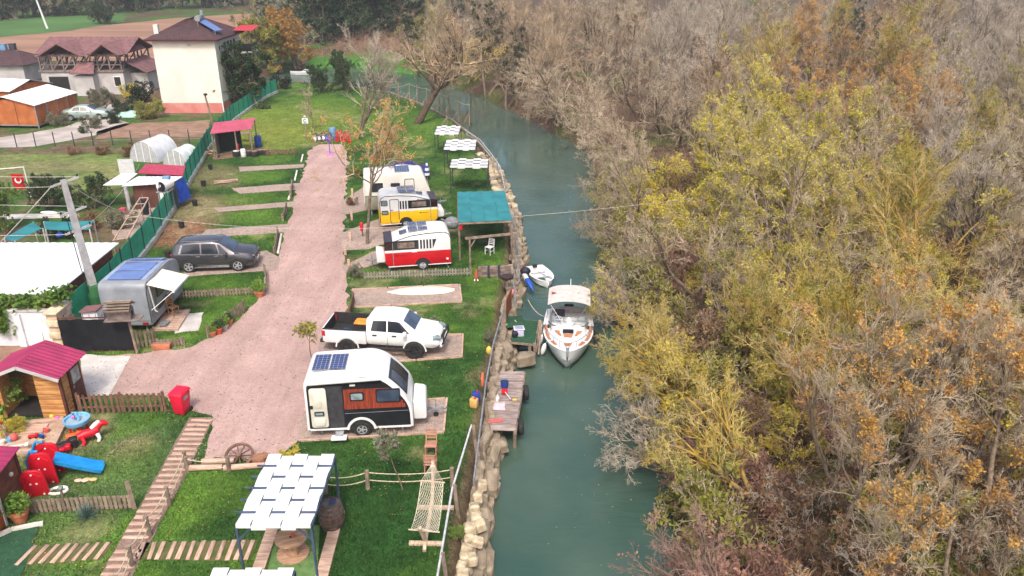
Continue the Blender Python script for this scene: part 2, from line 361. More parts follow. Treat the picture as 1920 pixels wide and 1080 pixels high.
crop = M('young_crop_green', lin((84, 118, 66)), lin((72, 104, 58)), rough=.95, scale=.06, bump=.4, bscale=2, detail=8, spec=.1)
track_m = M('grey_track', lin((182, 172, 166)), lin((156, 148, 142)), rough=.95, scale=.6, bump=.4, bscale=12, detail=8)
timber = M('pale_timber', lin((204, 174, 156)), lin((170, 140, 122)), rough=.85, scale=2.2, bump=.25, bscale=30, stretch=(1, 6, 6), rnd=.12)
grey_wood = M('weathered_wood', lin((150, 132, 116)), lin((112, 98, 86)), rough=.9, scale=3, bump=.4, bscale=30, rnd=.18)
ROADPX = [(372, 862), (398, 800), (392, 778), (330, 768), (300, 742), (160, 736), (158, 668), (255, 663), (305, 657), (350, 650), (402, 634), (440, 607), (470, 577), (487, 548), (503, 505), (522, 478), (532, 440), (547, 400), (557, 360), (570, 320), (580, 284), (592, 272), (642, 270), (654, 300), (650, 345), (645, 400), (643, 470), (652, 520), (648, 580), (638, 622), (602, 655), (580, 740), (578, 806), (556, 832), (520, 858), (470, 860)]
sheet('gravel_road', ROADPX, .012, gravel, amp=.16, step=.22)
sheet('concrete_apron', [(150, 664), (246, 668), (206, 742), (160, 744)], .016, concrete, amp=.05)
PADS = [[(446, 313), (570, 308), (568, 315), (450, 322)], [(434, 353), (566, 343), (562, 356), (450, 364)], [(403, 390), (556, 378), (552, 388), (410, 398)], [(386, 431), (543, 420), (541, 436), (372, 447)],
        [(335, 500), (500, 470), (525, 484), (521, 507), (350, 519)], [(660, 544), (862, 535), (866, 567), (664, 577)], [(596, 640), (868, 628), (866, 670), (600, 690)], [(558, 828), (570, 770), (838, 748), (832, 812)],
        [(640, 438), (716, 408), (770, 440), (690, 468), (640, 470)], [(640, 378), (690, 345), (704, 392), (640, 404)], [(640, 500), (705, 470), (720, 492), (650, 512)]]
for k, p in enumerate(PADS): sheet('gravel_pad', p, .016 + .004*(k % 3), gravel2, amp=.035, step=.25)
sheet('garden_track', [(-320, 280), (-320, 254), (0, 258), (120, 238), (170, 222), (196, 192), (222, 200), (218, 222), (250, 232), (190, 252), (60, 276)], .012, track_m, amp=.25, step=1.5)
sheet('soil_bed', [(180, 246), (230, 232), (396, 226), (388, 256), (180, 260)], .012, soil_m, amp=.3, step=1)
sheet('ploughed_field', [(-420, 100), (-420, 126), (0, 88), (70, 112), (270, 124), (500, 62), (478, 24), (330, 34), (0, 68)], .03, plough, amp=.8, step=4)
sheet('crop_field', [(-420, 66), (-420, 118), (0, 70), (130, 58), (233, 42), (236, 20), (100, 30)], .05, crop, amp=.5, step=4)
sheet('garden_path', [(-10, 402), (150, 401), (150, 408), (-10, 412)], .014, concrete, amp=.05)
sheet('kitchen_floor', [(395, 290), (470, 278), (520, 284), (400, 300)], .012, soil_m, amp=.15)
sheet('shack_yard', [(205, 418), (285, 380), (300, 395), (252, 445), (215, 450)], .012, gravel2, amp=.15)

path_soil = M('path_soil', lin((104, 98, 66)), lin((74, 88, 46)), rough=1, scale=3, bump=.6, bscale=18, spec=.1); path_gravel = gravel_mat('path_gravel', lin((134, 112, 102)), [(3, .15, (1, 1)), (24, .3, (1, 1))])
# plank paths: every plank a piece
def plank_path(name, rows, w, mat, base_px, hz=.035):
    root = sheet(name, base_px, .014, path_soil if name == 'side_path' else path_gravel, amp=.03)
    for k, (p0, p1) in enumerate(rows):
        p0 = Vector((*p0[:2], 0)); p1 = Vector((*p1[:2], 0)); d = (p1-p0)
        mb = MB(); mb.box((0, 0, 0), (d.length*random.uniform(.95, 1.03), w*random.uniform(.85, 1.12), hz))
        mb.build('plank', mat, root, bevel=.006, seg=1, loc=((p0+p1)/2 + Vector((random.uniform(-.03, .03), 0, .012+hz/2))), rot=(0, 0, math.atan2(d.y, d.x) + random.uniform(-.03, .03)))
    return root
L0, L1, R0_, R1_ = G(360, 785), G(186, 1085), G(401, 785), G(240, 1085); NP = 27
plank_path('stepping_path', [(L0.lerp(L1, (k+.5)/NP), R0_.lerp(R1_, (k+.5)/NP)) for k in range(NP) if k != 22], .15, timber, [(356, 783), (403, 783), (243, 1090), (182, 1090)])
def cross(name, a, b, c, d, n, skip=()):
    A, B, C, D = G(*a), G(*b), G(*c), G(*d)
    plank_path(name, [(A.lerp(B, (k+.5)/n), C.lerp(D, (k+.5)/n)) for k in range(n) if k not in skip], .135, timber, [a, b, d, c])
cross('side_path', (60, 1024), (216, 1017), (22, 1062), (190, 1050), 8)
cross('side_path', (262, 1018), (486, 1013), (250, 1050), (470, 1052), 12)
# ================================================================ trees: skeletons grown level by level
def unit(v): return v/np.maximum(np.linalg.norm(v, axis=-1, keepdims=True), 1e-9)
def grow(rng, start, d, L, r0, r1, k, wander, up, droop=0.):
    N = len(start); pts = np.zeros((N, k+1, 3)); pts[:, 0] = start; d = unit(d); st = (L/k)[:, None]
    for i in range(k):
        d = unit(d + rng.normal(0, wander, (N, 3)) + np.array([0, 0, up - droop*(i/k)]))
        pts[:, i+1] = pts[:, i] + d*st
    t = np.linspace(0, 1, k+1)[None]; return pts, r0[:, None]*(1-t) + r1[:, None]*t
def spawn(rng, pts, rad, n, t0, t1, ang, lmin, lmax, rs, par_len):
    N, K, _ = pts.shape; t = rng.uniform(t0, t1, (N, n)); f = t*(K-1); i = np.minimum(f.astype(int), K-2); w = (f-i)[..., None]
    ar = np.arange(N)[:, None]; p = pts[ar, i]*(1-w) + pts[ar, i+1]*w; tan = unit(pts[ar, i+1] - pts[ar, i])
    r = rad[ar, i]*(1-w[..., 0]) + rad[ar, i+1]*w[..., 0]
    q = unit(np.cross(tan, rng.normal(0, 1, tan.shape))); a = rng.normal(ang, ang*.3, t.shape)[..., None]
    d = tan*np.cos(a) + q*np.sin(a)
    L = par_len[:, None]*rng.uniform(lmin, lmax, t.shape)*(1.15 - .5*t)
    return p.reshape(-1, 3), d.reshape(-1, 3), L.ravel(), (r*rs).ravel()
def tubes(pts, rad, sides):
    N, K, _ = pts.shape; tan = np.zeros_like(pts); tan[:, :-1] = pts[:, 1:] - pts[:, :-1]; tan[:, -1] = tan[:, -2]; tan = unit(tan)
    ref = np.where(np.abs(tan[:, :1, 2:]) > .8, np.array([1., 0, 0]), np.array([0, 0, 1.])); a = unit(np.cross(tan, np.broadcast_to(ref, tan.shape))); b = np.cross(tan, a)
    th = np.arange(sides)*2*np.pi/sides
    V = pts[:, :, None] + rad[:, :, None, None]*(a[:, :, None]*np.cos(th)[:, None] + b[:, :, None]*np.sin(th)[:, None])
    base = (np.arange(N)*K*sides)[:, None, None] + (np.arange(K-1)*sides)[None, :, None]; s = np.arange(sides)[None, None]; s2 = (s+1) % sides
    F = np.stack([base+s, base+s2, base+sides+s2, base+sides+s], -1).reshape(-1, 4)
    return V.reshape(-1, 3), F
def join(parts):
    Vs, Fs, o = [], [], 0
    for V, F in parts: Vs.append(V); Fs.append(F+o); o += len(V)
    return np.concatenate(Vs), np.concatenate(Fs)
def leaf_quads(rng, P, D, size, flat=.0, aspect=.55):
    N = len(P); d = unit(D*.5 + rng.normal(0, 1, (N, 3))); q = unit(np.cross(d, rng.normal(0, 1, (N, 3)) + np.array([0, 0, flat]))); s = (size*rng.uniform(.6, 1.35, N))[:, None]
    V = np.stack([P, P + d*s*.5 + q*s*aspect*.5, P + d*s, P + d*s*.5 - q*s*aspect*.5], 1).reshape(-1, 3)
    return V, np.arange(N*4).reshape(-1, 4)
TREES = {}
def tree_proto(key, seed, H=7., stems=2, lean=(0, 0), spread=.5, n=(7, 7, 7, 5), ang=(.7, .75, .7, .6), ls=(.55, .5, .45, .42), up=(.06, .05, .03, .02), wander=.17, r=.12, twig=.0048, droop=0., leaves=(), sides=3, t0=.3):
    """returns meshes trunk, crown and one leaf mesh per entry of leaves = (count, size, clump share)"""
    rng = np.random.default_rng(seed)
    base = rng.normal(0, .12*(stems > 1), (stems, 3)); base[:, 2] = -.3
    d = rng.normal(0, spread if stems > 1 else .05, (stems, 3)); d[:, 2] = 1; d[:, :2] += np.array(lean)
    L0 = H*rng.uniform(.62, .8, stems); P0, R0 = grow(rng, base, d, L0, np.full(stems, r), np.full(stems, r*.3), 8, wander*.6, up[0])
    lev = [(P0, R0, L0)]
    for k in range(4):
        P, Rd, L = lev[-1]
        s, dd, ln, rr = spawn(rng, P, Rd, n[k], t0 if k == 0 else .2, 1., ang[k], ls[k]*.6, ls[k]*1.25, .62, L)
        e = np.maximum(rr*.3, twig*.7); rr = np.maximum(rr, twig*(1.1 if k == 3 else 1.5))
        Pn, Rn = grow(rng, s, dd, ln, rr, e, (6, 5, 3, 2)[k], wander*(1, 1.1, 1.1, 1)[k], up[k], droop*(k/3))
        lev.append((Pn, Rn, ln))
    tv = join([tubes(lev[0][0], lev[0][1], 8), tubes(lev[1][0], lev[1][1], 6)])
    cv = join([tubes(lev[2][0], lev[2][1], 4), tubes(lev[3][0], lev[3][1], sides), tubes(lev[4][0], lev[4][1], sides)])
    out = {'trunk': fast_mesh(key + '_trunk', *tv, [MATS['bark']]), 'crown': fast_mesh(key + '_crown', *cv, [MATS['twig']]), 'leaves': []}
    P4 = lev[4][0]; N4 = len(P4); per2 = n[2]*n[3]
    for cnt, size, share in leaves:
        grp = np.arange(N4)//per2; on = rng.uniform(0, 1, grp.max()+1) < share; idx = np.nonzero(on[grp])[0]
        i = rng.choice(idx, cnt); t = rng.uniform(.1, 1.05, cnt)[:, None]*(P4.shape[1]-1); j = np.minimum(t.astype(int), P4.shape[1]-2)[:, 0]; w = t - j[:, None]
        P = P4[i, j]*(1-w) + P4[i, j+1]*w + rng.normal(0, .035, (cnt, 3)); D = unit(P4[i, -1] - P4[i, 0])
        out['leaves'].append(fast_mesh(key + '_leaves', *leaf_quads(rng, P, D, size), [MATS['leaf_yellow']], smooth=False))
    TREES[key] = out; return out
def leaf_mat(name, c, c2, rnd=.2):
    m = M(name, lin(c), lin(c2), rough=.6, scale=1.3, rnd=rnd, spec=.2, detail=2)
    n = m.node_tree.nodes; b = n['Principled BSDF']; l = m.node_tree.links
    tr = n.new('ShaderNodeBsdfTranslucent'); mx = n.new('ShaderNodeMixShader'); mx.inputs[0].default_value = .3
    src = b.inputs['Base Color'].links[0].from_socket; l.new(src, tr.inputs['Color']); l.new(b.outputs[0], mx.inputs[1]); l.new(tr.outputs[0], mx.inputs[2]); l.new(mx.outputs[0], n['Material Output'].inputs[0])
    return m
M('bark', lin((136, 120, 102)), lin((102, 88, 74)), rough=.9, scale=6, bump=.6, bscale=30, rnd=.25)
M('bark_lichen', lin((128, 110, 84)), lin((172, 140, 48)), rough=.9, scale=3, bump=.5, bscale=30, rnd=.15)
M('bark_dark', lin((98, 82, 68)), lin((72, 60, 50)), rough=.95, scale=5, bump=.8, bscale=24)
M('twig', lin((200, 184, 160)), lin((156, 140, 118)), rough=.85, scale=.9, rnd=.18, spec=.2)
M('twig_brown', lin((196, 174, 146)), lin((150, 130, 106)), rough=.85, scale=.9, rnd=.18, spec=.2)
M('twig_lichen', lin((206, 188, 128)), lin((184, 158, 66)), rough=.85, scale=.8, rnd=.15, spec=.2)
M('twig_grey', lin((196, 184, 168)), lin((154, 142, 126)), rough=.85, scale=.9, rnd=.12, spec=.2)
M('twig_red', lin((180, 148, 136)), lin((140, 108, 98)), rough=.85, scale=.9, rnd=.15, spec=.2)
leaf_mat('leaf_yellow', (216, 200, 82), (176, 170, 70)); leaf_mat('leaf_olive', (152, 148, 68), (126, 126, 62)); leaf_mat('leaf_orange', (206, 166, 92), (180, 134, 74)); leaf_mat('leaf_brown', (146, 112, 78), (120, 92, 68))
leaf_mat('leaf_red', (170, 130, 112), (146, 114, 96)); leaf_mat('leaf_green', (74, 98, 60), (54, 76, 48)); leaf_mat('leaf_lightgreen', (120, 150, 64), (92, 124, 54)); leaf_mat('leaf_grey', (150, 150, 128), (112, 116, 92)); leaf_mat('leaf_dark', (50, 70, 48), (38, 56, 38))
def plant_tree(name, label, key, loc, rz=0., s=1., bark='bark', twig='twig', leaf=None, li=0, group=None, cat='tree', tilt=(0, 0), sz=1.):
    p = TREES[key]; t = thing(name, label, cat, loc, rz, group); t.scale = (s, s, s*sz)
    if tilt != (0, 0): t.rotation_euler = (tilt[0], tilt[1], rz)
    a = link('trunk', p['trunk'], t); b = link('crown', p['crown'], t)
    for o, m in ((a, bark), (b, twig)):
        o.material_slots[0].link = 'OBJECT'; o.material_slots[0].material = MATS[m]
    b['kind'] = 'stuff'
    if leaf:
        c = link('leaves', p['leaves'][li], b); c.material_slots[0].link = 'OBJECT'; c.material_slots[0].material = MATS[leaf]; c['kind'] = 'stuff'
    return t
tree_proto('broad', 11, H=7.5, stems=2, spread=.35, n=(8, 7, 8, 7), leaves=((2200, .11, .25), (6500, .11, .6), (700, .12, .12)))
tree_proto('upright', 12, H=8., stems=1, n=(14, 7, 8, 7), ang=(.5, .55, .55, .5), ls=(.42, .48, .45, .45), up=(.1, .12, .1, .06), leaves=((2200, .11, .3), (5200, .11, .6), (700, .12, .12)))
tree_proto('sprawl', 13, H=7.5, stems=4, spread=.75, n=(7, 6, 8, 6), ang=(.6, .7, .7, .6), up=(.0, .03, .04, .03), leaves=((2000, .11, .2), (4500, .11, .45), (600, .12, .1)))
tree_proto('overhang', 14, H=7., stems=3, lean=(-1.0, 0), spread=.45, n=(8, 7, 8, 7), ang=(.55, .7, .7, .6), up=(.0, .02, .02, .02), droop=.05, leaves=((1600, .1, .15), (4200, .1, .4), (500, .11, .1)))
tree_proto('vase', 15, H=8.5, stems=3, spread=.3, n=(8, 7, 8, 6), ang=(.5, .55, .5, .5), up=(.05, .08, .07, .05), leaves=((2200, .12, .25), (6500, .11, .65), (700, .12, .1)))
tree_proto('bramble', 16, H=2.2, stems=9, spread=1.1, n=(6, 6, 5, 3), r=.025, twig=.005, ang=(.7, .8, .8, .7), ls=(.6, .55, .5, .5), up=(-.05, 0, 0, 0), t0=.1, leaves=((2500, .09, .6), (6000, .09, .9)))
tree_proto('leafy', 17, H=5., stems=3, spread=.35, n=(9, 7, 6, 4), r=.09, t0=.08, ang=(.75, .8, .75, .7), leaves=((16000, .13, 1.), (9000, .13, .85)))
tree_proto('ash', 18, H=9., stems=2, spread=.3, n=(8, 7, 8, 7), ang=(.6, .65, .6, .6), up=(.05, .08, .06, .03), twig=.005, leaves=((3600, .105, .2), (1100, .15, .05)))
tree_proto('young', 19, H=2.9, stems=1, n=(9, 5, 4, 3), r=.028, twig=.004, ang=(.8, .7, .7, .6), ls=(.3, .5, .5, .5), t0=.68, leaves=((900, .11, .9), (300, .13, .6)))
tree_proto('willow', 20, H=6., stems=2, spread=.25, n=(8, 7, 6, 5), ang=(.7, .8, .8, .6), up=(.05, -.05, -.25, -.4), leaves=((16000, .13, 1.),), r=.11)
tree_proto('shrub', 21, H=1.6, stems=7, spread=.8, n=(6, 5, 4, 3), r=.02, twig=.004, ang=(.7, .8, .8, .7), t0=.1, leaves=((4500, .09, 1.), (1500, .1, .7)))
tree_proto('leaning', 22, H=10.5, stems=1, lean=(.55, .1), n=(18, 9, 9, 6), twig=.008, r=.36, ang=(.85, .75, .7, .6), ls=(.62, .5, .45, .42), up=(.03, .05, .03, .02), t0=.32, leaves=((1500, .14, .2),))
tree_proto('farbush', 23, H=5.5, stems=5, spread=.45, n=(7, 6, 6, 3), r=.1, t0=.05, ang=(.8, .8, .75, .7), leaves=((14000, .17, 1.),))
tree_proto('camp', 24, H=8.5, stems=1, n=(10, 7, 6, 5), r=.1, ang=(.95, .7, .65, .6), ls=(.55, .5, .5, .45), up=(.08, .06, .05, .03), t0=.42, leaves=((2600, .115, .8), (800, .12, .2)))
# ================================================================ the wood on the far bank
BANDS = [(20, 'level with the rope hammock'), (26, 'level with the dock with tyres'), (32, 'level with the cabin boat'), (38, 'level with the cabin boat stern'), (45, 'level with the white dinghy'), (52, 'level with the turquoise canopy'), (60, 'level with the small pergolas'), (70, 'level with the leaning tree'), (82, 'just before the river bend'), (96, 'at the river bend'), (112, 'behind the river bend'), (132, 'high in the wood beyond the bend'), (400, 'along the far edge of the wood')]
LOOKS = {  # look: (label words, bark, twig, leaf, leaf index, prototypes)
    'grey': ('bare pale grey tree', 'bark', 'twig_grey', None, 0, ('broad', 'sprawl', 'vase', 'upright')),
    'brown': ('bare brown twiggy tree', 'bark', 'twig_brown', None, 0, ('broad', 'upright', 'vase')),
    'bare': ('bare greyish brown tree', 'bark', 'twig', 'leaf_brown', 2, ('broad', 'sprawl', 'vase', 'upright')),
    'lichen': ('bare mustard lichened tree', 'bark_lichen', 'twig_lichen', 'leaf_olive', 0, ('sprawl', 'broad', 'vase')),
    'olive': ('thin olive leaved tree', 'bark', 'twig', 'leaf_olive', 0, ('broad', 'sprawl', 'vase')),
    'yellow': ('bright yellow leaved tree', 'bark', 'twig', 'leaf_yellow', 1, ('broad', 'vase', 'upright')),
    'yellowthin': ('tree with scattered yellow leaves', 'bark_lichen', 'twig', 'leaf_yellow', 0, ('broad', 'sprawl')),
    'orange': ('orange brown leaved tree', 'bark', 'twig_brown', 'leaf_orange', 1, ('broad', 'vase')),
    'rust': ('thin rusty leaved tree', 'bark', 'twig_brown', 'leaf_brown', 0, ('broad', 'vase')),
    'ash': ('grey tree with orange leaf sprays', 'bark', 'twig', 'leaf_orange', 0, ('ash',)),
    'green': ('dark evergreen ivy clad tree', 'bark', 'twig_brown', 'leaf_dark', 1, ('upright', 'broad')),
    'pink': ('reddish pink twiggy tree', 'bark', 'twig_red', 'leaf_red', 2, ('sprawl', 'broad')),
}
ORD = ['first', 'second', 'third', 'fourth', 'fifth', 'sixth', 'seventh', 'eighth', 'ninth', 'tenth', 'eleventh', 'twelfth', 'thirteenth', 'fourteenth', 'fifteenth', 'sixteenth', 'seventeenth', 'eighteenth', 'nineteenth', 'twentieth'] + ['twenty-' + k for k in ('first', 'second', 'third', 'fourth', 'fifth', 'sixth', 'seventh', 'eighth', 'ninth')]
PLAN = []                                                       # (x, y, look, prototype or None, scale)
def proj(x, y, z):
    zc = y*math.cos(TH) - (z-CAMH)*math.sin(TH); yc = -(y*math.sin(TH) + (z-CAMH)*math.cos(TH)); return 960 + FPX*x/zc, 540 + FPX*yc/zc
def look_at(px, py, rnd):
    """which kind of crown the photograph shows around this pixel"""
    best, bd = None, 1e9
    for (cx, cy, rx, ry, k) in LOOKMAP:
        d = ((px-cx)/rx)**2 + ((py-cy)/ry)**2
        if d < 1 and d < bd: best, bd = k, d
    return best or rnd
LOOKMAP = [(1430, 330, 170, 140, 'yellow'), (1540, 240, 60, 60, 'yellow'), (1190, 450, 60, 70, 'yellow'), (1240, 520, 70, 60, 'yellowthin'), (1560, 150, 90, 60, 'orange'), (1710, 190, 45, 45, 'orange'), (1680, 60, 60, 60, 'rust'), (1600, 60, 50, 55, 'green'), (1680, 20, 60, 40, 'green'), (940, 90, 40, 90, 'green'), (1330, 170, 45, 50, 'rust'), (1790, 300, 100, 70, 'grey'), (1860, 90, 110, 120, 'grey'), (1500, 560, 180, 130, 'lichen'), (1700, 520, 160, 150, 'lichen'), (1490, 650, 150, 110, 'lichen'), (1600, 700, 120, 90, 'olive'), (1330, 430, 120, 80, 'olive'), (1270, 640, 130, 110, 'grey'), (1310, 790, 140, 110, 'bare'),
           (1480, 880, 110, 60, 'pink'), (1800, 750, 150, 120, 'ash'), (1750, 950, 200, 160, 'ash'), (1320, 960, 150, 120, 'grey'), (1150, 380, 60, 60, 'olive'), (1450, 440, 150, 70, 'yellowthin'), (1620, 400, 130, 80, 'yellowthin'), (1890, 190, 60, 50, 'olive'), (1000, 60, 90, 90, 'brown'), (1150, 120, 160, 140, 'bare'), (1280, 90, 120, 90, 'grey'), (1850, 450, 100, 90, 'bare')]
rf = random.Random(3)
RBX = lambda y: float(np.interp(y, [p[1] for p in RB[:13]], [p[0] for p in RB[:13]]))
y = 15.
while y < 150:
    step = 3.0 if y < 42 else 4.2 if y < 80 else 6.5
    x = RBX(y) + (1.5 if y < 50 else 2.8 if y < 84 else 1.6); xmax = .67*(y + 9) + 6
    while x < xmax:
        qx, qy = x + rf.uniform(-1, 1), y + rf.uniform(-1.2, 1.2)
        first = x < RBX(y) + 3.0
        px, py = proj(qx, qy, 5.0)
        k = look_at(px, py, rf.choice(['bare', 'brown', 'olive', 'grey', 'olive', 'bare', 'yellowthin', 'lichen']))
        d2 = math.hypot(qx, qy)
        if not (px > 1990 or py > 1330):
            PLAN.append((qx, qy, k, 'overhang' if first and 14 < y < 80 and k not in ('ash', 'green') else None, rf.uniform(.8, 1.1)*(.8 if y < 32 else 1 if y < 80 else 1.25)*(.62 if first and 29 < y < 47 else .95 if first and y < 60 else 1)))
        x += step*rf.uniform(.85, 1.2)
    y += step*.92
PLAN.sort(key=lambda p: p[0] - RBX(p[1]))
count = {}
for (x, y, k, proto, s) in PLAN:
    lab, bark, twig, leaf, li, protos = LOOKS[k]; proto = proto or rf.choice(protos)
    band = next(t for b_, t in BANDS if y < b_); c = count.setdefault((k, band), 0); count[(k, band)] += 1
    z = float(ground_z(np.array([x]), np.array([y]))[0])
    rz = rf.uniform(-.5, .5) if proto == 'overhang' else rf.uniform(0, 6.28)
    plant_tree('riverside_tree' if proto == 'overhang' else 'woodland_tree', f'{lab}, {ORD[c]} from the water, {band}', proto, (x, y, z), rz, s, bark, twig, leaf, li, 'trees of the wood on the far bank')
# brambles and undergrowth below them: nobody could count it
def undergrowth(name, label, n, m, area, seed, twig, leaf, h=1.3, lsz=.1):
    rng = np.random.default_rng(seed)
    def pts(k):
        out = np.zeros((0, 2))
        while len(out) < k:
            y = rng.uniform(14, 150, k)**1.0; x = rng.uniform(-30, 110, k); ok = area(x, y) & (rng.uniform(0, 1, k) < np.clip(40/(y+5), .25, 1)) & (fbm(x, y, 4, seed) > .42)
            out = np.concatenate([out, np.stack([x[ok], y[ok]], 1)])
        return out[:k]
    a = pts(n); z = ground_z(a[:, 0], a[:, 1]); d = rng.normal(0, .8, (n, 3)); d[:, 2] = 1
    L = rng.uniform(.6, 1.6, n)*h; P, Rd = grow(rng, np.stack([a[:, 0], a[:, 1], z-.05], 1), d, L, np.full(n, .008), np.full(n, .004), 3, .25, -.1)
    tv = tubes(P, Rd, 3)
    i = rng.integers(0, n, m); j = rng.integers(1, 4, m); Q = P[i, j] + rng.normal(0, .15, (m, 3)); lv = leaf_quads(rng, Q, rng.normal(0, 1, (m, 3)), lsz, .6)
    V, F = join([tv, lv]); mi = np.concatenate([np.zeros(len(tv[1])), np.ones(len(lv[1]))])
    return tag(link(name, fast_mesh(name, V, F, [MATS[twig], MATS[leaf]], mi, False)), label, 'undergrowth', kind='stuff')
def right_area(x, y): return (dist_line(x, y, RB) < dist_line(x, y, LB)) & ~inside(x, y, RIVER) & (x < .67*(y+9)+6)
undergrowth('brambles', 'reddish brown brambles under the bare trees of the far bank', 14000, 34000, right_area, 31, 'twig_red', 'leaf_brown')
undergrowth('undergrowth', 'olive green undergrowth on the floor of the far bank wood', 6000, 44000, right_area, 32, 'twig_brown', 'leaf_olive', 1.0, .12)

# twiggy bushes that fill the gaps between the trees of the near wood
BUSH = {}; rb2 = random.Random(44)
BLOOK = [('grey twiggy bush', 'twig_grey', 'leaf_brown', 0), ('reddish twiggy bush', 'twig_red', 'leaf_red', 0), ('olive leaved bush', 'twig', 'leaf_olive', 1), ('brown twiggy bush', 'twig_brown', 'leaf_brown', 0), ('yellowish leaved bush', 'twig_lichen', 'leaf_yellow', 0)]
bl_pts = []
yy = 14.
while yy < 62:
    xx = RBX(yy) + 1.6
    while xx < .67*(yy+9) + 3: bl_pts.append((xx + rb2.uniform(-.7, .7), yy + rb2.uniform(-.9, .9))); xx += (2.1 if yy < 32 else 3.4)*rb2.uniform(.8, 1.25)
    yy += 2.0 if yy < 32 else 3.3
bl_pts.sort(key=lambda p: p[0] - RBX(p[1]))
for (xx, yy) in bl_pts:
    px, py = proj(xx, yy, 1.5)
    if px > 1980 or py > 1250: continue
    w_ = (4, 2, 2, 2, 2) if py > 780 else (1, 1, 3, 2, 3); lab, twig, leaf, li = rb2.choices(BLOOK, w_)[0]
    band = next(t_ for b_, t_ in BANDS if yy < b_); c = BUSH.setdefault((lab, band), 0); BUSH[(lab, band)] += 1
    z = float(ground_z(np.array([xx]), np.array([yy]))[0])
    plant_tree('thicket_bush', f'{lab}, {ORD[c]} from the water, {band}', 'bramble', (xx, yy, z), rb2.uniform(0, 6.28), rb2.uniform(1.1, 1.7), 'bark', twig, leaf, li, 'bushes in the near wood', cat='bush', sz=rb2.uniform(1., 1.4))
# ================================================================ caravans, cars and boats
white = M('white_paint', (.8, .8, .8), (.72, .73, .74), rough=.35, scale=1.2, coat=.2, detail=8)
offwhite = M('cream_plastic', lin((226, 222, 208)), lin((206, 202, 188)), rough=.5, scale=2)
black_p = M('black_panel', (.012, .013, .018), (.02, .021, .026), rough=.35, scale=2)
black_r = M('black_rubber', (.015, .015, .016), (.03, .03, .03), rough=.85, scale=8, bump=.3, bscale=60)
rim_s = M('silver_rim', lin((196, 198, 202)), lin((150, 152, 158)), rough=.4, metal=.15, scale=6)
chrome = M('steel_alloy', lin((190, 192, 196)), lin((150, 152, 156)), rough=.35, metal=.8, scale=8)
galv = M('galvanised_steel', lin((170, 174, 178)), lin((140, 144, 148)), rough=.55, metal=.5, scale=6)
glass_d = M('dark_glass', (.02, .024, .03), (.03, .035, .045), rough=.08, spec=.8, scale=1.5)
glass_b = M('tinted_window', lin((74, 88, 110)), lin((56, 66, 84)), rough=.12, spec=.7, scale=2)
glass_g = M('pale_window', lin((150, 166, 168)), lin((110, 126, 130)), rough=.15, spec=.7, scale=4)
red_p = M('red_paint', lin((196, 22, 34)), lin((176, 18, 30)), rough=.4, scale=1.5, coat=.2)
yel_p = M('yellow_paint', lin((238, 190, 24)), lin((226, 176, 20)), rough=.4, scale=1.5, coat=.2)
red_l = M('red_lamp', lin((190, 24, 30)), lin((150, 16, 22)), rough=.2, spec=.7)
clad = M('red_wood_cladding', lin((156, 70, 48)), lin((122, 48, 34)), rough=.6, scale=3, stretch=(6, 6, .8), bump=.2, rnd=.12)
step_m = M('dark_interior', (.03, .03, .034), (.05, .05, .055), rough=.7)
grey_p = M('grey_paint', lin((146, 152, 160)), lin((128, 134, 142)), rough=.4, scale=1.5, coat=.2)
cell = bpy.data.materials.new('solar_cells'); cell.use_nodes = True
n = cell.node_tree.nodes; l = cell.node_tree.links; b = n['Principled BSDF']; b.inputs['Roughness'].default_value = .15
tc = n.new('ShaderNodeTexCoord'); bt = n.new('ShaderNodeTexBrick'); bt.offset = 0; bt.inputs['Color1'].default_value = (*lin((50, 60, 100)), 1); bt.inputs['Color2'].default_value = (*lin((58, 68, 110)), 1); bt.inputs['Mortar'].default_value = (*lin((150, 160, 190)), 1)
bt.inputs['Scale'].default_value = 1; bt.inputs['Mortar Size'].default_value = .007; bt.inputs['Brick Width'].default_value = .16; bt.inputs['Row Height'].default_value = .16
l.new(tc.outputs['Object'], bt.inputs['Vector']); l.new(bt.outputs['Color'], b.inputs['Base Color'])
RX = Matrix.Rotation(math.pi/2, 3, 'X')                       # lathe axis z -> -y
def wheel(parent, c, r, w, rim_m=None, rr=.62, spokes=5, out=-1):
    mt = RX if out < 0 else RX.inverted()
    t = MB(); t.lathe([(r*rr, -w/2), (r*.9, -w/2), (r, -w*.36), (r, w*.36), (r*.93, w/2), (r*rr, w/2*.98), (r*rr*.96, w*.3)], 24, (0, 0, 0), mt)
    o = t.build('wheel', black_r, parent, smooth=50, loc=c)
    k = MB(); k.lathe([(0, -w*.2), (r*rr*.97, -w*.2), (r*rr*.98, w*.42), (r*rr*.86, w*.44), (r*rr*.8, w*.12), (.02, w*.08)], 20, (0, 0, 0), mt)
    for q in range(spokes):
        a = 2*math.pi*q/spokes; p1 = mt @ Vector((math.cos(a)*r*rr*.9, math.sin(a)*r*rr*.9, w*.36)); p0 = mt @ Vector((0, 0, w*.4)); k.bar(p0, p1, r*.17, .02, up=mt @ Vector((0, 0, 1)))
    k.lathe([(.05, w*.3), (.05, w*.45), (0, w*.46)], 8, (0, 0, 0), mt)
    k.build('rim', rim_m or rim_s, o, smooth=40)
    return o
def win(parent, x0, x1, z0, z1, y, fm=None, pm=None, rad=.06, name='window', fr=.045, out=-1, skew=0):
    def pl(a0, a1, b0, b1, r): return rpoly([(a0, b0, r), (a1, b0, r), (a1+skew, b1, r), (a0+skew, b1, r)], 3)
    f = MB().prism(pl(x0, x1, z0, z1, rad), y, y + out*.03).build(name, fm or black_p, parent)
    MB().prism(pl(x0+fr, x1-fr, z0+fr, z1-fr, rad*.7), y, y + out*.036).build('pane', pm or glass_d, f)
    return f
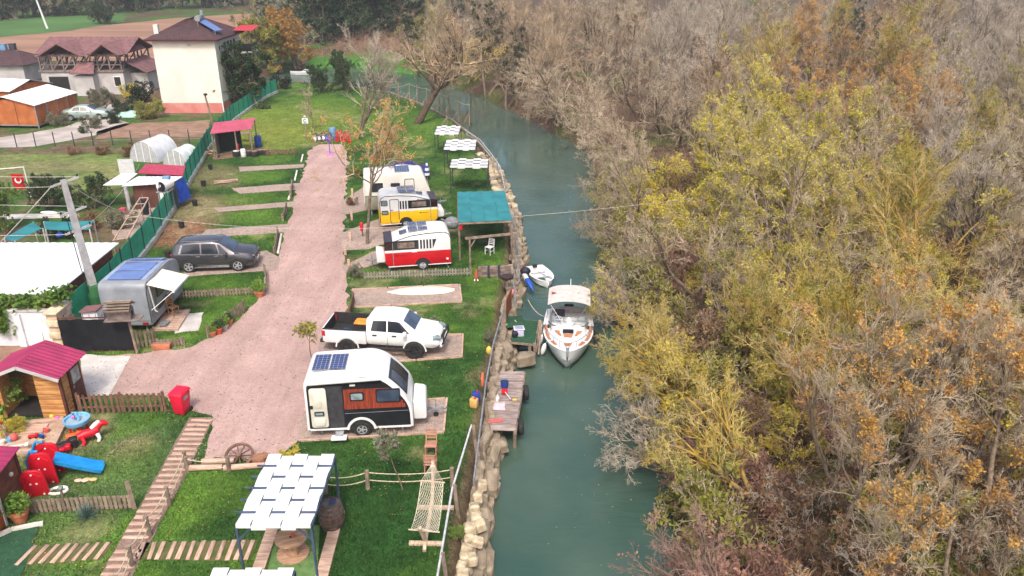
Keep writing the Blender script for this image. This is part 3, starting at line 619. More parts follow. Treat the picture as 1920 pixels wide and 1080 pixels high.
def edge_strip(parent, pts, y, w, t, mat, name='trim', out=-1):
    """a band following a profile (x,z), lying on the side at y"""
    mb = MB()
    for a, b_ in zip(pts[:-1], pts[1:]): mb.bar((a[0], y, a[1]), (b_[0], y, b_[1]), t, w, up=(0, 1, 0)) if False else mb.bar((a[0], y + out*t/2, a[1]), (b_[0], y + out*t/2, b_[1]), w, t, up=(0, 1, 0))
    return mb.build(name, mat, parent)
def arc(cx, cz, r, a0, a1, n=12): return [(cx + r*math.cos(a0+(a1-a0)*k/n), cz + r*math.sin(a0+(a1-a0)*k/n)) for k in range(n+1)]
def solar(parent, x0, x1, y0, y1, z, nx_=2, slope=0., gap=.02):
    w = (x1-x0)/nx_
    for k in range(nx_):
        a, b_ = x0 + k*w + gap, x0 + (k+1)*w - gap; zc = z + slope*((a+b_)/2)
        f = MB().box((0, 0, 0), (b_-a, y1-y0, .035), m=Matrix.Rotation(-math.atan(slope), 3, 'Y')).build('solar_panel', chrome, parent, loc=((a+b_)/2, (y0+y1)/2, zc))
        MB().box((0, 0, .02), (b_-a-.05, y1-y0-.05, .008), m=Matrix.Rotation(-math.atan(slope), 3, 'Y')).build('cells', cell, f)
def gas_box(parent, x0, x1, w, z0, z1, mat):
    MB().prism(rpoly([(x0, z0, .08), (x1, z0, .1), (x1, z1-.1, .15), (x0, z1, .1)], 4), -w/2, w/2).build('gas_locker', mat, parent, bevel=.05, seg=3)
def hitch(parent, x0, x1, z, w=.5):
    m = MB(); m.bar((x0, -w, z), (x1-.3, 0, z), .06, .08); m.bar((x0, w, z), (x1-.3, 0, z), .06, .08); m.bar((x1-.45, 0, z+.02), (x1, 0, z+.06), .09, .09); m.cyl((x1-.35, .12, .03), (x1-.35, .12, z+.35), .03); m.sphere((x1, 0, z+.07), .07)
    m.build('hitch', galv, parent)
    w_ = MB(); w_.lathe([(.05, -.03), (.1, -.03), (.1, .03), (.05, .03)], 12, (x1-.35, .12, .1), RX); w_.build('jockey_wheel', black_r, parent)

# --- white and black caravan with wood cladding
A = G(577, 809, .33); B = G(776, 800, .33); rz = math.atan2(B.y-A.y, B.x-A.x); L = (B-A).length; Wd = 2.05
org = (A+B)/2 + Vector((-math.sin(rz), math.cos(rz), 0))*Wd/2; org.z = 0
t = thing('caravan', 'white caravan with black side, red wood cladding and its door standing open', 'caravan', org, rz)
h = L/2; z0, z1 = .33, 2.62; yN = -Wd/2
def prof(i):    # side outline, inset by i
    return rpoly([(-h+i, z0+i, .05), (h-i, z0+i, .05), (h-.02-i, z0+.92, .35), (h-.42-i, z1-.72-i*.4, .45), (h-1.2-i*.6, z1-i, .5), (-h+.02+i, z1-.1-i, .38)], 8)
MB().prism(prof(0), yN, -yN).build('shell', white, t, bevel=.05, seg=3)
MB().prism(prof(.1), yN, yN-.006).build('side_panel', black_p, t)
MB().prism(prof(.1), -yN, -yN+.006).build('side_panel', black_p, t)
pw = .078; x = -h+1.4; prf = prof(.13)
def top_at(xx):
    zz = [p0[1] + (p1[1]-p0[1])*(xx-p0[0])/(p1[0]-p0[0]) for p0, p1 in zip(prf, prf[1:]+prf[:1]) if (p0[0]-xx)*(p1[0]-xx) <= 0 and abs(p1[0]-p0[0]) > 1e-6]
    return max(zz) if zz else z0
while x + pw < h-.18:
    tz = min(2.02, top_at(x+pw)-.02)
    if tz > 1.3: bx('plank', (x+pw/2, yN-.012, (1.2+tz)/2), (pw-.008, .014, tz-1.2), clad, t)
    x += pw
win(t, -h+1.62, -h+2.12, 1.56, 1.9, yN-.018, pm=glass_g); win(t, -h+2.55, -h+3.42, 1.45, 2.0, yN-.018, pm=glass_b, rad=.05)
bx('door_opening', (-h+1.05, yN-.004, 1.33), (.62, .012, 1.72), step_m, t)
d = MB().prism(rpoly([(-h+.2, .52, .1), (-h+.8, .52, .1), (-h+.8, 2.14, .12), (-h+.2, 2.14, .12)], 4), yN-.09, yN-.03).build('door', offwhite, t, bevel=.015)
MB().prism(rpoly([(-h+.33, .6, .05), (-h+.68, .6, .05), (-h+.72, .92, .05), (-h+.29, .92, .05)], 3), yN-.13, yN-.088).build('door_pocket', offwhite, d, bevel=.01)
win(d, -h+.33, -h+.68, 1.02, 1.2, yN-.088, fm=black_r, pm=glass_g, rad=.04, name='door_window'); bx('handle', (-h+.25, yN-.11, 1.4), (.1, .05, .12), black_r, d)
bx('inner_panel', (-h+.5, yN-.1, 1.65), (.26, .02, .6), offwhite, d, bevel=.01)
m = MB(); m.cyl((-h+.18, yN-.1, 2.36), (-h+2.75, yN-.1, 2.47), .075, n=12); m.build('awning_roller', white, t, smooth=40)
bx('awning_bracket', (-h+1.45, yN-.05, 2.46), (2.55, .07, .05), white, t)
bx('lamp', (-h+1.75, yN-.03, 2.2), (.2, .05, .06), offwhite, t)
wx = -h+1.96; edge_strip(t, arc(wx, .3, .5, math.pi*.97, math.pi*.03), yN-.008, .09, .03, white, 'wheel_arch'); MB().prism(arc(wx, .3, .46, math.pi, 0), yN, yN-.009).build('wheel_well', black_r, t)
edge_strip(t, [(-h+.12, z0+.05), (wx-.5, z0+.05)], yN-.006, .06, .012, white, 'lower_trim'); edge_strip(t, [(wx+.5, z0+.05), (h-.1, z0+.05)], yN-.006, .06, .012, white, 'lower_trim')
edge_strip(t, [(-h+1.4, 1.02), (h-.16, 1.06)], yN-.006, .012, .008, grey_p, 'trim_line')
for s in (-1, 1): wheel(t, (wx, s*(Wd/2-.06), .31), .31, .2, out=s)
# front window on the sloping nose
pf = prof(0); front = [p for p in pf if p[0] > h-1.35 and z0+1.2 < p[1] < z1-.26]; front.sort(key=lambda p: -p[1])
def strip_on(pts, y0_, y1_, off):
    P = []
    for k, p in enumerate(pts):
        a = Vector(pts[max(k-1, 0)]); b_ = Vector(pts[min(k+1, len(pts)-1)]); nrm = Vector((-(b_.y-a.y), b_.x-a.x)).normalized(); nrm = nrm if nrm.x > 0 else -nrm
        P.append([(p[0]+nrm.x*off, y0_, p[1]+nrm.y*off), (p[0]+nrm.x*off, y1_, p[1]+nrm.y*off)])
    return P
fw = MB().grid(strip_on(front, -.78, .78, .012)).build('front_window', glass_d, t)
for ya, yb in ((-.72, -.03), (.03, .72)): MB().grid(strip_on(front[1:-1], ya, yb, .02)).build('pane', glass_b if ya < 0 else glass_d, fw)
gas_box(t, h+.0, h+.48, 1.35, .42, 1.22, white); hitch(t, h-.1, h+1.15, .4)
solar(t, -h+.28, -h+1.52, -.62, .55, z1+.0, 2); bx('roof_rack', (-h+.9, -.02, z1-.04), (1.3, .9, .05), white, t)
bx('roof_vent', (-h+1.1, -.8, z1-.02), (.5, .2, .1), white, t, bevel=.02)
bx('step', (-h+1.15, yN-.3, .2), (.55, .3, .04), white, t)
m = MB(); m.bar((-h+1.15, yN-.3, .19), (-h+1.15, yN+.1, .3), .3, .03); m.build('step_arm', galv, t)
for xx in (-h+.4, h-.5): MB().bar((xx, yN+.25, .34), (xx+.12, yN+.2, .02), .05, .05).build('corner_steady', galv, t)

# --- small retro caravans, red and yellow
def retro(px0, px1, label, lower, flip, wdt=1.8, rot=None, logo=True):
    A = G(*px0, .36); B = G(*px1, .36); rz = math.atan2(B.y-A.y, B.x-A.x); L = 3.62
    mid = A.lerp(B, .5) if rot is None else A + Vector((math.cos(rot), math.sin(rot), 0))*L/2
    rz = rz if rot is None else rot
    org = mid + Vector((-math.sin(rz), math.cos(rz), 0))*wdt/2; org.z = 0
    t = thing('caravan', label, 'caravan', org, rz, None); h = L/2; s = -1 if flip else 1; yN = -wdt/2; z0, z1 = .36, 2.25
    fx = lambda x: s*x                                        # nose towards +x before the flip
    pts = [(-h, z0, .08), (h-.05, z0, .25), (h, z0+.7, .1), (h, z1-.72, .12), (h-1.5, z1-.12, .3), (-h+1.0, z1, .3), (-h+.02, z1-.05, .42)]
    pp = [(fx(a), b_) for a, b_ in rpoly(pts, 6)]
    MB().prism(pp, yN, -yN).build('shell', white, t, bevel=.045, seg=3)
    # lower band of colour, cut from the same outline
    zl = z0+.78; lo = [(fx(a), b_) for a, b_ in rpoly([(-h-.008, z0-.005, .08), (h-.045, z0-.005, .25), (h+.008, z0+.7, .06), (h+.006, zl, 0), (-h-.008, zl, 0)], 6)]
    MB().prism(lo, yN-.008, -yN+.008).build('lower_panel', lower, t, bevel=.02)
    for zz in (z0+.38, z0+.62): edge_strip(t, [(fx(-h+.1), zz), (fx(h-.1), zz)], yN-.008, .014, .006, lower, 'panel_rib')
    edge_strip(t, [(fx(-h+.02), z0-.03), (fx(h-.15), z0-.03)], yN, .05, .012, white, 'sill')
    # dark window band, the slanting bars at its rear end
    zb0, zb1 = 1.28, 1.8
    w = MB().prism([(fx(h-1.85), zb0), (fx(h-.45), zb0), (fx(h-.45), zb1), (fx(h-1.85), zb1)], yN, yN-.012).build('window_band', glass_d, t)
    MB().prism([(fx(h-.44), zb0), (fx(h+.012), zb0), (fx(h+.012), zb1-.04), (fx(h-.44), zb1)], yN-.012, -yN+.012).build('front_window', M('brown_glass', lin((58, 32, 28)), lin((40, 22, 20)), rough=.1, spec=.7), t)
    for k in range(5):
        a = h-1.9-.03-k*.17; tail = .12 if k == 4 else 0
        MB().prism([(fx(a-.1+tail*.7), zb0), (fx(a), zb0), (fx(a), zb1), (fx(a-.1-tail), zb1)], yN, yN-.012).build('dark_bar', glass_d, t)
    win(t, *sorted((fx(h-1.65), fx(h-.68))), zb0+.08, zb1-.06, yN-.012, pm=M('curtained_window', lin((150, 132, 120)), lin((96, 84, 78)), rough=.2, scale=3), rad=.05, fr=.03)
    crest = [(fx(a), b_) for a, b_ in ((h, z1-.74), (h-.35, z1-.52), (h-1.4, z1-.2), (h-2.3, z1-.1), (-h+.35, z1-.08), (-h+.12, z1-.2), (-h+.02, z1-.45), (-h+.005, z0+.1))]
    edge_strip(t, crest, yN, .035, .016, black_r, 'trim'); edge_strip(t, [(fx(h-.44), z0+.02), (fx(h-.44), z1-.6)], yN-.012, .03, .014, galv, 'corner_rail')
    gas_box(t, *((h-.02, h+.46) if not flip else (-h-.46, -h+.02)), 1.2, .48, 1.08, white)
    wx = fx(-.22); MB().prism(arc(wx, .33, .42, math.pi, 0), yN-.008, yN-.011).build('wheel_well', black_r, t); edge_strip(t, arc(wx, .33, .46, math.pi*.97, math.pi*.03), yN-.008, .07, .03, lower, 'wheel_arch')
    for q in (-1, 1): wheel(t, (wx, q*(wdt/2-.06), .3), .3, .19, out=q, spokes=8)
    sx = fx(-.05); solar(t, sx-.55, sx+.55, -.62, -.1, z1+.03, 2); solar(t, sx-.55, sx+.55, .2, .72, z1+.05, 2)
    MB().box((0, 0, 0), (.42, .42, .07)).build('roof_hatch', glass_b, t, bevel=.02, loc=(fx(h-1.05), -.1, z1-.19), rot=(0, fx(1)*.18, 0))
    bx('nameplate', (fx(.2), yN-.015, zl+.02), (.32, .012, .1), white, t)
    if logo:
        for zz, mm in ((z0+.6, black_p),):
            g = MB()
            for k in range(7): g.box((fx(.95)-.24+k*.08, yN-.017, zz), (.045 if k else .07, .004, .035 if k else .07))
            g.build('lettering', mm, t)
    m = MB(); [m.bar((xx, yN+.3, .36), (xx+.2*dx, yN+.1, .02), .05, .05) for xx, dx in ((-h+.35, -1), (h-.35, 1))]; m.build('corner_steady', galv, t)
    if not flip: hitch(t, h-.1, h+.95, .42)
    else:
        m = MB(); m.bar((-h+.1, -.5, .42), (-h-.7, 0, .42), .06, .08); m.bar((-h+.1, .5, .42), (-h-.7, 0, .42), .06, .08); m.bar((-h-.6, 0, .44), (-h-1.05, 0, .5), .09, .09); m.cyl((-h-.7, .12, .03), (-h-.7, .12, .75), .03); m.build('hitch', galv, t)
    return t, h, yN, z0, z1
t, h, yN, z0, z1 = retro((725, 500), (845, 492), 'small white and red caravan with slanted black window bars beside the picket fence', red_p, True)
bx('rear_lamp', (h-.22, yN-.02, z0+.25), (.12, .02, .1), white, t); bx('reflector', (h-.22, yN-.02, z0+.12), (.08, .02, .05), red_l, t)
t, h, yN, z0, z1 = retro((714, 421), (750, 417), 'small white and yellow caravan with a black outlined door', yel_p, False, rot=R(13))
d = MB().prism(rpoly([(-h+.62, z0+.02, .1), (-h+1.2, z0+.02, .1), (-h+1.2, z1-.3, .1), (-h+.62, z1-.3, .1)], 4), yN-.009, yN-.02).build('door_frame', black_r, t)
MB().prism(rpoly([(-h+.66, z0+.5+.3, .01), (-h+1.16, z0+.5+.3, .01), (-h+1.16, z1-.34, .08), (-h+.66, z1-.34, .08)], 4), yN-.018, yN-.026).build('door', white, t)
MB().prism(rpoly([(-h+.66, z0+.06, .08), (-h+1.16, z0+.06, .08), (-h+1.16, z0+.79, .01), (-h+.66, z0+.79, .01)], 4), yN-.018, yN-.026).build('lower_door', yel_p, t)
bx('handle', (-h+.74, yN-.03, 1.25), (.1, .04, .05), black_r, t); win(t, -h+.08, -h+.5, 1.55, 1.9, yN, pm=glass_g, rad=.08); win(t, -h+.1, -h+.52, .98, 1.24, yN-.006, pm=glass_g, rad=.06)
for k, zz in ((0, z1-.42),):
    g = MB()
    for q in range(7): g.box((.6+q*.08, yN-.006, zz), (.045 if q else .07, .004, .035 if q else .07))
    g.build('lettering', black_p, t)

# --- beige and cream caravan behind
A = G(688, 394, .4); rz = R(10); L = 4.4; Wd = 1.9; h = L/2
org = A + Vector((math.cos(rz), math.sin(rz), 0))*(h-.1) + Vector((-math.sin(rz), math.cos(rz), 0))*Wd/2; org.z = 0; yN = -Wd/2; z0, z1 = .4, 2.8
t = thing('caravan', 'cream caravan with an olive grey lower half and one large roof panel', 'caravan', org, rz)
olive_p = M('olive_grey_paint', lin((142, 140, 122)), lin((124, 122, 106)), rough=.45, scale=1.2); cream = M('cream_paint', lin((230, 226, 218)), lin((216, 212, 204)), rough=.45, scale=1.2)
MB().prism(rpoly([(-h, z0, .2), (h-.1, z0, .2), (h, z0+.9, .2), (h-.55, z1, .25), (-h+.03, z1-.02, .15)], 6), yN, -yN).build('shell', cream, t, bevel=.05, seg=3)
MB().prism(rpoly([(-h-.008, z0-.004, .2), (h-.09, z0-.004, .2), (h+.004, z0+.78, .05), (h-.02, 1.3, 0), (-h-.008, 1.3, 0)], 6), yN-.008, -yN+.008).build('lower_panel', olive_p, t, bevel=.02)
MB().prism([(-h+.04, 1.28), (h-.12, 1.28), (h-.16, 1.36), (-h+.04, 1.36)], yN-.012, -yN+.012).build('green_stripe', M('sage_stripe', lin((104, 116, 100)), rough=.5), t)
win(t, -h+.5, -h+1.25, 1.6, 2.2, yN, pm=glass_d); win(t, -h+1.75, -h+2.35, 1.75, 2.15, yN, pm=glass_d); win(t, h-1.75, h-1.1, 1.5, 2.4, yN, fm=black_r, pm=cream, name='locker_hatch', rad=.1)
solar(t, -.15, .85, -.75, .75, z1+.04, 1); bx('roof_hatch', (-1.2, .2, z1+.03), (.5, .5, .08), white, t, bevel=.02)
for q in (-1, 1): wheel(t, (.1, q*(Wd/2-.05), .32), .32, .2, out=q)
hitch(t, h-.1, h+1.0, .42); m = MB(); [m.bar((xx, yN+.2, .4), (xx, yN+.1, .02), .05, .05) for xx in (-h+.4, h-.5)]; m.build('corner_steady', galv, t)
for a, b_ in (((-h-.02, yN-.02, .9), (-h+.06, yN-.05, 2.3)), ((-h-.02, yN+.4, .9), (-h-.01, yN+.4, 2.3))): MB().bar(a, b_, .06, .03).build('rail', white, t)

# --- grey caravan with its awning out
A = G(284, 612, .35); rz = R(91); L = 4.05; Wd = 2.15; h = L/2
org = A + Vector((0, 1, 0))*h + Vector((-1, 0, 0))*Wd/2; org.z = 0; z0, z1 = .35, 2.5; yR = -Wd/2      # local x runs away from the camera, -y is the awning side
t = thing('caravan', 'silver grey caravan with blue roof panels and a cream awning folded out', 'caravan', org, rz)
MB().prism(rpoly([(-h, z0, .12), (h, z0, .12), (h, z1-.3, .5), (h-1.2, z1, .3), (-h, z1, .35)], 6), yR, -yR).build('shell', grey_p, t, bevel=.06, seg=3)
roofb = M('roof_film', lin((150, 164, 190)), lin((136, 150, 178)), rough=.3, scale=2); bx('roof_panel', (-.4, 0, z1+.012), (L-1.75, Wd-.2, .03), roofb, t, bevel=.01)
blue_s = M('blue_solar', lin((104, 128, 184)), lin((96, 118, 172)), rough=.15, spec=.7, scale=2)
for k in range(2): MB().box((-1.1 + k*1.12, 0, z1+.05), (1.04, 1.5, .035)).build('solar_panel', blue_s, t, bevel=.008)
MB().box((0, 0, 0), (.6, 1.6, .035)).build('solar_panel', blue_s, t, bevel=.008, loc=(1.18, 0, z1-.03), rot=(0, .24, 0))
edge_strip(t, [(-h+.02, z0+.2), (-h+.02, z1-.5), (-h+.3, z1-.05)], yR, .03, .014, black_r, 'trim')
bx('seam', (-h-.003, 0, .62), (.012, Wd-.2, .02), black_r, t); bx('number_plate', (-h-.012, .35, .55), (.015, .5, .12), white, t)
for s in (-.8, .8): bx('rear_lamp', (-h-.02, s, .5), (.03, .26, .1), red_l, t)
MB().prism(rpoly([(-h+.25, .6, .1), (-h+.9, .6, .1), (-h+.9, 2.2, .1), (-h+.25, 2.2, .1)], 3), yR, yR-.02).build('door', M('darker_grey', lin((120, 126, 134)), rough=.4), t, bevel=.006)
win(t, -h+1.0, -h+2.0, 1.35, 1.9, yR, pm=glass_d); win(t, -h+2.15, -h+2.75, 1.35, 1.9, yR, pm=glass_d)
MB().prism(rpoly([(h-1.15, .75, .3), (h-.25, .75, .3), (h-.25, 1.8, .3), (h-1.15, 1.8, .3)], 4), yR, yR-.01).build('locker_door', grey_p, t, bevel=.004)
sw = MB().prism([(-h+.1, .8), (-h+1.2, 1.0), (-h+2.6, 1.15), (h-1.4, 1.0), (-h+2.4, .95), (-h+1.3, .75)], yR-.002, yR-.01).build('graphic_swoosh', black_p, t)
for q in (-1, 1): wheel(t, (.2, q*(Wd/2-.04), .32), .32, .2, out=q)
MB().prism(arc(.2, .34, .44, math.pi, 0), yR, yR-.008).build('wheel_well', black_r, t)
cl = M('cream_awning', lin((226, 220, 210)), lin((212, 204, 194)), rough=.8, scale=1.5)
aw = MB().grid([[( -h+.15+k*.47, yR-.02-j*.29, z1-.12 - j*.08 + .02*math.sin(k*2.1)) for j in range(5)] for k in range(5)]).build('awning', cl, t, solid=.015, smooth=60)
bx('awning_front_bar', (-h+1.09, yR-1.2, z1-.48), (1.95, .07, .09), white, aw)
for xx in (-h+.17, -h+1.98): MB().bar((xx, yR-.04, 1.1), (xx, yR-1.14, z1-.5), .035, .035).build('awning_arm', white, aw)
m = MB(); m.bar((-h+.27, yR-.05, z1-.2), (-h+.4, yR-.09, .95), .05, .05); m.bar((-h+.4, yR-.09, .95), (-h+.4, yR-.2, .9), .05, .05); m.build('awning_leg', white, t)
hitch(t, h-.1, h+1.1, .42); bx('step', (-h+.6, yR-.3, .22), (.5, .35, .05), galv, t)
m = MB(); m.bar((-h+.3, -.7, .34), (-h+.2, -.7, .02), .05, .05); m.bar((-h+.3, .7, .34), (-h+.2, .7, .02), .05, .05); m.build('corner_steady', galv, t)

# --- cars: bodies lofted from cross sections
class Loft:
    KEYS = ('zb', 'ws', 'wm', 'zm', 'zbelt', 'wb', 'zr', 'wr')
    def __init__(s, st): s.st = sorted(st)
    def at(s, x):
        xs = [q[0] for q in s.st]; return {k: float(np.interp(x, xs, [q[i+1] for q in s.st])) for i, k in enumerate(s.KEYS)}
    def half(s, x):
        k = s.at(x)
        return [(0, k['zb']), (k['ws'], k['zb']), (k['ws']+.03, k['zb']+.06), (k['wm'], k['zm']-.12), (k['wm'], k['zm']+.05), (k['wb'], k['zbelt']-.03), (k['wb']-.015, k['zbelt']), (k['wr'], k['zr']-.085), (k['wr']-.05, k['zr']-.03), (k['wr']-.14, k['zr']-.004), (0, k['zr']+.012)]
    def body(s, extra=()):
        xs = sorted(set([q[0] for q in s.st] + list(extra))); m = MB(); P = []
        for x in xs:
            hp = s.half(x); P.append([(x, y, z) for y, z in hp] + [(x, -y, z) for y, z in hp[-2:0:-1]])
        P = [r + [r[0]] for r in P]; m.grid(P); m.add(P[0][:-1], [list(range(len(P[0])-1))]); m.add(P[-1][:-1], [list(range(len(P[-1])-1))])
        return m
    def side(s, x, t, off, sg):
        h = s.half(x); a, b_ = h[6], h[7]; return (x, sg*(a[0]+(b_[0]-a[0])*t+off), a[1]+(b_[1]-a[1])*t + off*.3)
    def side_glass(s, xa0, xa1, xb0, xb1, sg, t0=.06, t1=.94, off=.012, n=6):
        return MB().grid([[s.side(xa0+(xa1-xa0)*k/n, t0, off, sg), s.side(xb0+(xb1-xb0)*k/n, t1, off, sg)] for k in range(n+1)])
    def top_glass(s, x0, x1, f0=-.92, f1=.92, off=.014, n=6, m=8):
        P = []
        for i in range(n+1):
            x = x0+(x1-x0)*i/n; h = s.half(x); wr = h[8][0]
            P.append([(x, wr*(f0+(f1-f0)*j/m), float(np.interp(abs(wr*(f0+(f1-f0)*j/m)), [h[10][0], h[9][0], h[8][0]], [h[10][1], h[9][1], h[8][1]])) + off) for j in range(m+1)])
        return MB().grid(P)
def weld(mb, name, mat, parent, smooth=40):
    me = mb.mesh(name, mat); bm = bmesh.new(); bm.from_mesh(me); bmesh.ops.remove_doubles(bm, verts=bm.verts, dist=.002); bmesh.ops.recalc_face_normals(bm, faces=bm.faces); bm.to_mesh(me); bm.free()
    me.polygons.foreach_set('use_smooth', [True]*len(me.polygons)); me.set_sharp_from_angle(angle=R(smooth)); return link(name, me, parent)
def arches(t, xs, r, wy, flare, fw=.05):
    for x in xs:
        for s in (-1, 1):
            MB().prism(arc(x, r*.95, r*1.2, math.pi*1.02, -math.pi*.02, 16), s*(wy-.1), s*(wy+.004)).build('wheel_well', black_r, t)
            edge_strip(t, arc(x, r*.95, r*1.22, math.pi*1.0, 0, 16), s*wy, fw, .02, flare, 'wheel_arch', out=s)
def suv(loc, rz, label, paint, simple=False, name='parked_car', cat='car'):
    t = thing(name, label, cat, loc, rz); lf = Loft([
        (-2.22, .48, .60, .74, .75, .98, .72, 1.04, .66), (-2.15, .34, .74, .9, .72, 1.06, .86, 1.2, .74), (-2.03, .3, .8, .92, .72, 1.08, .89, 1.5, .7), (-1.85, .28, .82, .93, .72, 1.08, .895, 1.64, .7), (-.9, .26, .84, .93, .7, 1.05, .9, 1.72, .71), (0, .26, .84, .93, .7, 1.02, .9, 1.71, .71),
        (.42, .26, .84, .93, .7, 1.0, .9, 1.64, .7), (1.16, .26, .84, .93, .7, 1.0, .89, 1.12, .76), (1.32, .27, .83, .93, .7, 1.0, .88, 1.08, .78), (1.85, .28, .8, .92, .68, .97, .84, 1.02, .74), (2.1, .32, .76, .88, .66, .9, .78, .94, .66), (2.22, .4, .64, .76, .62, .76, .66, .8, .5)])
    weld(lf.body([-1.4, .75, 1.5]), 'body', paint, t); ws = lf.top_glass(.46, 1.14); ws.build('windscreen', glass_b, t, smooth=60); lf.top_glass(-2.1, -1.8, -.85, .85).build('rear_window', glass_d, t, smooth=60)
    for s in (-1, 1):
        lf.side_glass(-1.62, -.62, -1.45, -.62, s).build('window', glass_d, t); lf.side_glass(-.54, .36, -.54, .22, s).build('window', glass_d, t); lf.side_glass(.42, .92, .3, .42, s).build('window', glass_d, t)
        lf.side_glass(-1.78, -1.68, -1.62, -1.52, s, off=.014, n=2).build('window_trim', chrome, t)
        edge_strip(t, [(-1.7, 1.045), (.9, 1.0)], s*.895, .025, .02, chrome, 'chrome_strip', out=s)
        for x in (-.75, .22): bx('handle', (x, s*.925, .93), (.2, .04, .05), chrome, t, bevel=.01)
        bx('side_step', (-.1, s*.9, .3), (1.9, .1, .06), chrome, t, bevel=.02); bx('roof_rail', (-.6, s*.6, 1.7), (1.9, .04, .04), chrome, t, bevel=.01)
        for x in (-.57, .39): bx('door_seam', (x, s*.921, .66), (.012, .006, .62), black_r, t)
        MB().box((0, 0, 0), (.16, .22, .14)).build('door_mirror', paint, t, bevel=.04, loc=(.72, s*1.02, 1.04))
        MB().box((0, 0, 0), (.34, .26, .13)).build('headlight', glass_g, t, bevel=.03, loc=(2.0, s*.6, .8), rot=(0, .1, s*-.5)); MB().box((0, 0, 0), (.26, .3, .16)).build('tail_light', red_l, t, bevel=.03, loc=(-2.09, s*.7, .98), rot=(0, 0, s*.35))
    MB().box((0, 0, 0), (.08, .8, .14)).build('grille', black_p, t, bevel=.03, loc=(2.19, 0, .72)); bx('bumper', (2.16, 0, .45), (.1, 1.1, .2), black_p, t, bevel=.04); bx('number_plate', (2.235, 0, .5), (.02, .5, .11), white, t); bx('wiper', (1.14, .0, 1.1), (.04, 1.1, .03), black_r, t)
    bx('bumper', (-2.2, 0, .5), (.1, 1.2, .22), black_p, t, bevel=.04)
    arches(t, (-1.33, 1.3), .36, .92, paint)
    for x in (-1.33, 1.3):
        for s in (-1, 1): wheel(t, (x, s*.84, .36), .36, .22, out=s, rr=.68)
    return t
dark_p = M('dark_brown_metallic', lin((98, 96, 102)), lin((86, 84, 90)), rough=.22, metal=.6, scale=1, coat=.6)
blue_p = M('blue_metallic', lin((40, 46, 110)), lin((34, 38, 96)), rough=.3, metal=.3, scale=1, coat=.5)
mint_p = M('pale_green_metallic', lin((164, 180, 176)), lin((150, 166, 162)), rough=.35, metal=.2, scale=1, coat=.3)
p = (G(358, 511) + G(447.5, 508))/2; suv(p + Vector((-.08, .84, 0)), R(5), 'dark brown parked car facing the gravel road beside the grey caravan', dark_p)
def saloon(loc, rz, label, paint):
    t = thing('parked_car', label, 'car', loc, rz); lf = Loft([
        (-2.2, .45, .6, .74, .7, .9, .68, .93, .58), (-2.1, .3, .74, .86, .66, .98, .8, 1.02, .7), (-1.55, .26, .82, .9, .64, 1.0, .84, 1.06, .72), (-.95, .25, .82, .9, .64, .97, .85, 1.38, .6), (-.3, .25, .82, .9, .64, .95, .85, 1.44, .6), (.25, .25, .82, .9, .64, .93, .85, 1.4, .6), (1.0, .25, .82, .9, .64, .92, .84, 1.0, .7), (1.75, .27, .78, .88, .62, .86, .8, .9, .66), (2.1, .32, .7, .82, .58, .76, .7, .79, .55), (2.22, .42, .55, .66, .56, .64, .55, .67, .4)])
    weld(lf.body([-1.2, .6]), 'body', paint, t); lf.top_glass(.3, .98).build('windscreen', glass_b, t, smooth=60); lf.top_glass(-1.5, -1.0, -.88, .88).build('rear_window', glass_b, t, smooth=60)
    for s in (-1, 1):
        lf.side_glass(-1.15, -.4, -.92, -.4, s).build('window', glass_d, t); lf.side_glass(-.34, .65, -.34, .28, s).build('window', glass_d, t)
        MB().box((0, 0, 0), (.2, .4, .15)).build('tail_light', red_l, t, bevel=.03, loc=(-2.1, s*.62, .86), rot=(0, 0, s*.3)); MB().box((0, 0, 0), (.3, .3, .13)).build('headlight', glass_g, t, bevel=.03, loc=(2.05, s*.55, .68), rot=(0, 0, s*-.45)); MB().box((0, 0, 0), (.14, .2, .12)).build('door_mirror', paint, t, bevel=.03, loc=(.6, s*.98, .98))
        for x in (-.65, .3): bx('handle', (x, s*.9, .85), (.18, .03, .04), chrome, t)
    bx('number_plate', (-2.22, 0, .78), (.02, .5, .11), white, t); arches(t, (-1.35, 1.35), .32, .9, paint)
    for x in (-1.35, 1.35):
        for s in (-1, 1): wheel(t, (x, s*.82, .32), .32, .2, out=s)
    return t
saloon(G(742, 345) + Vector((0.2, 1.2, 0)), R(188), 'dark blue parked car behind the cream caravan', blue_p)
saloon(G(160, 225) + Vector((0, .6, 0)), R(10), 'pale green parked car beside the orange panel shed', mint_p)
# --- white pickup
p = (G(655, 664) + G(781, 671))/2; rz = math.atan2((G(781, 671)-G(655, 664)).y, 2.98)
t = thing('pickup_truck', 'white double cab pickup with black off-road tyres and an orange box in its bed', 'truck', p + Vector((.06, .78, 0)), rz)
lf = Loft([(-.62, .6, .78, .86, .85, 1.2, .84, 1.7, .66), (-.5, .58, .8, .87, .85, 1.2, .85, 1.76, .68), (.3, .56, .8, .87, .85, 1.18, .85, 1.8, .69), (.75, .56, .8, .87, .85, 1.17, .85, 1.77, .69), (.95, .56, .8, .87, .85, 1.16, .85, 1.71, .68), (1.52, .56, .8, .87, .85, 1.15, .84, 1.27, .74), (1.62, .56, .8, .87, .85, 1.14, .84, 1.22, .74), (2.25, .52, .78, .86, .82, 1.06, .78, 1.12, .66), (2.48, .56, .7, .8, .78, .96, .7, 1.02, .56), (2.58, .62, .55, .66, .76, .86, .56, .9, .4)])
weld(lf.body([1.2, 1.9]), 'body', white, t); lf.top_glass(1.0, 1.5).build('windscreen', glass_b, t, smooth=60); lf.top_glass(-.61, -.56, -.8, .8).build('rear_window', glass_d, t)
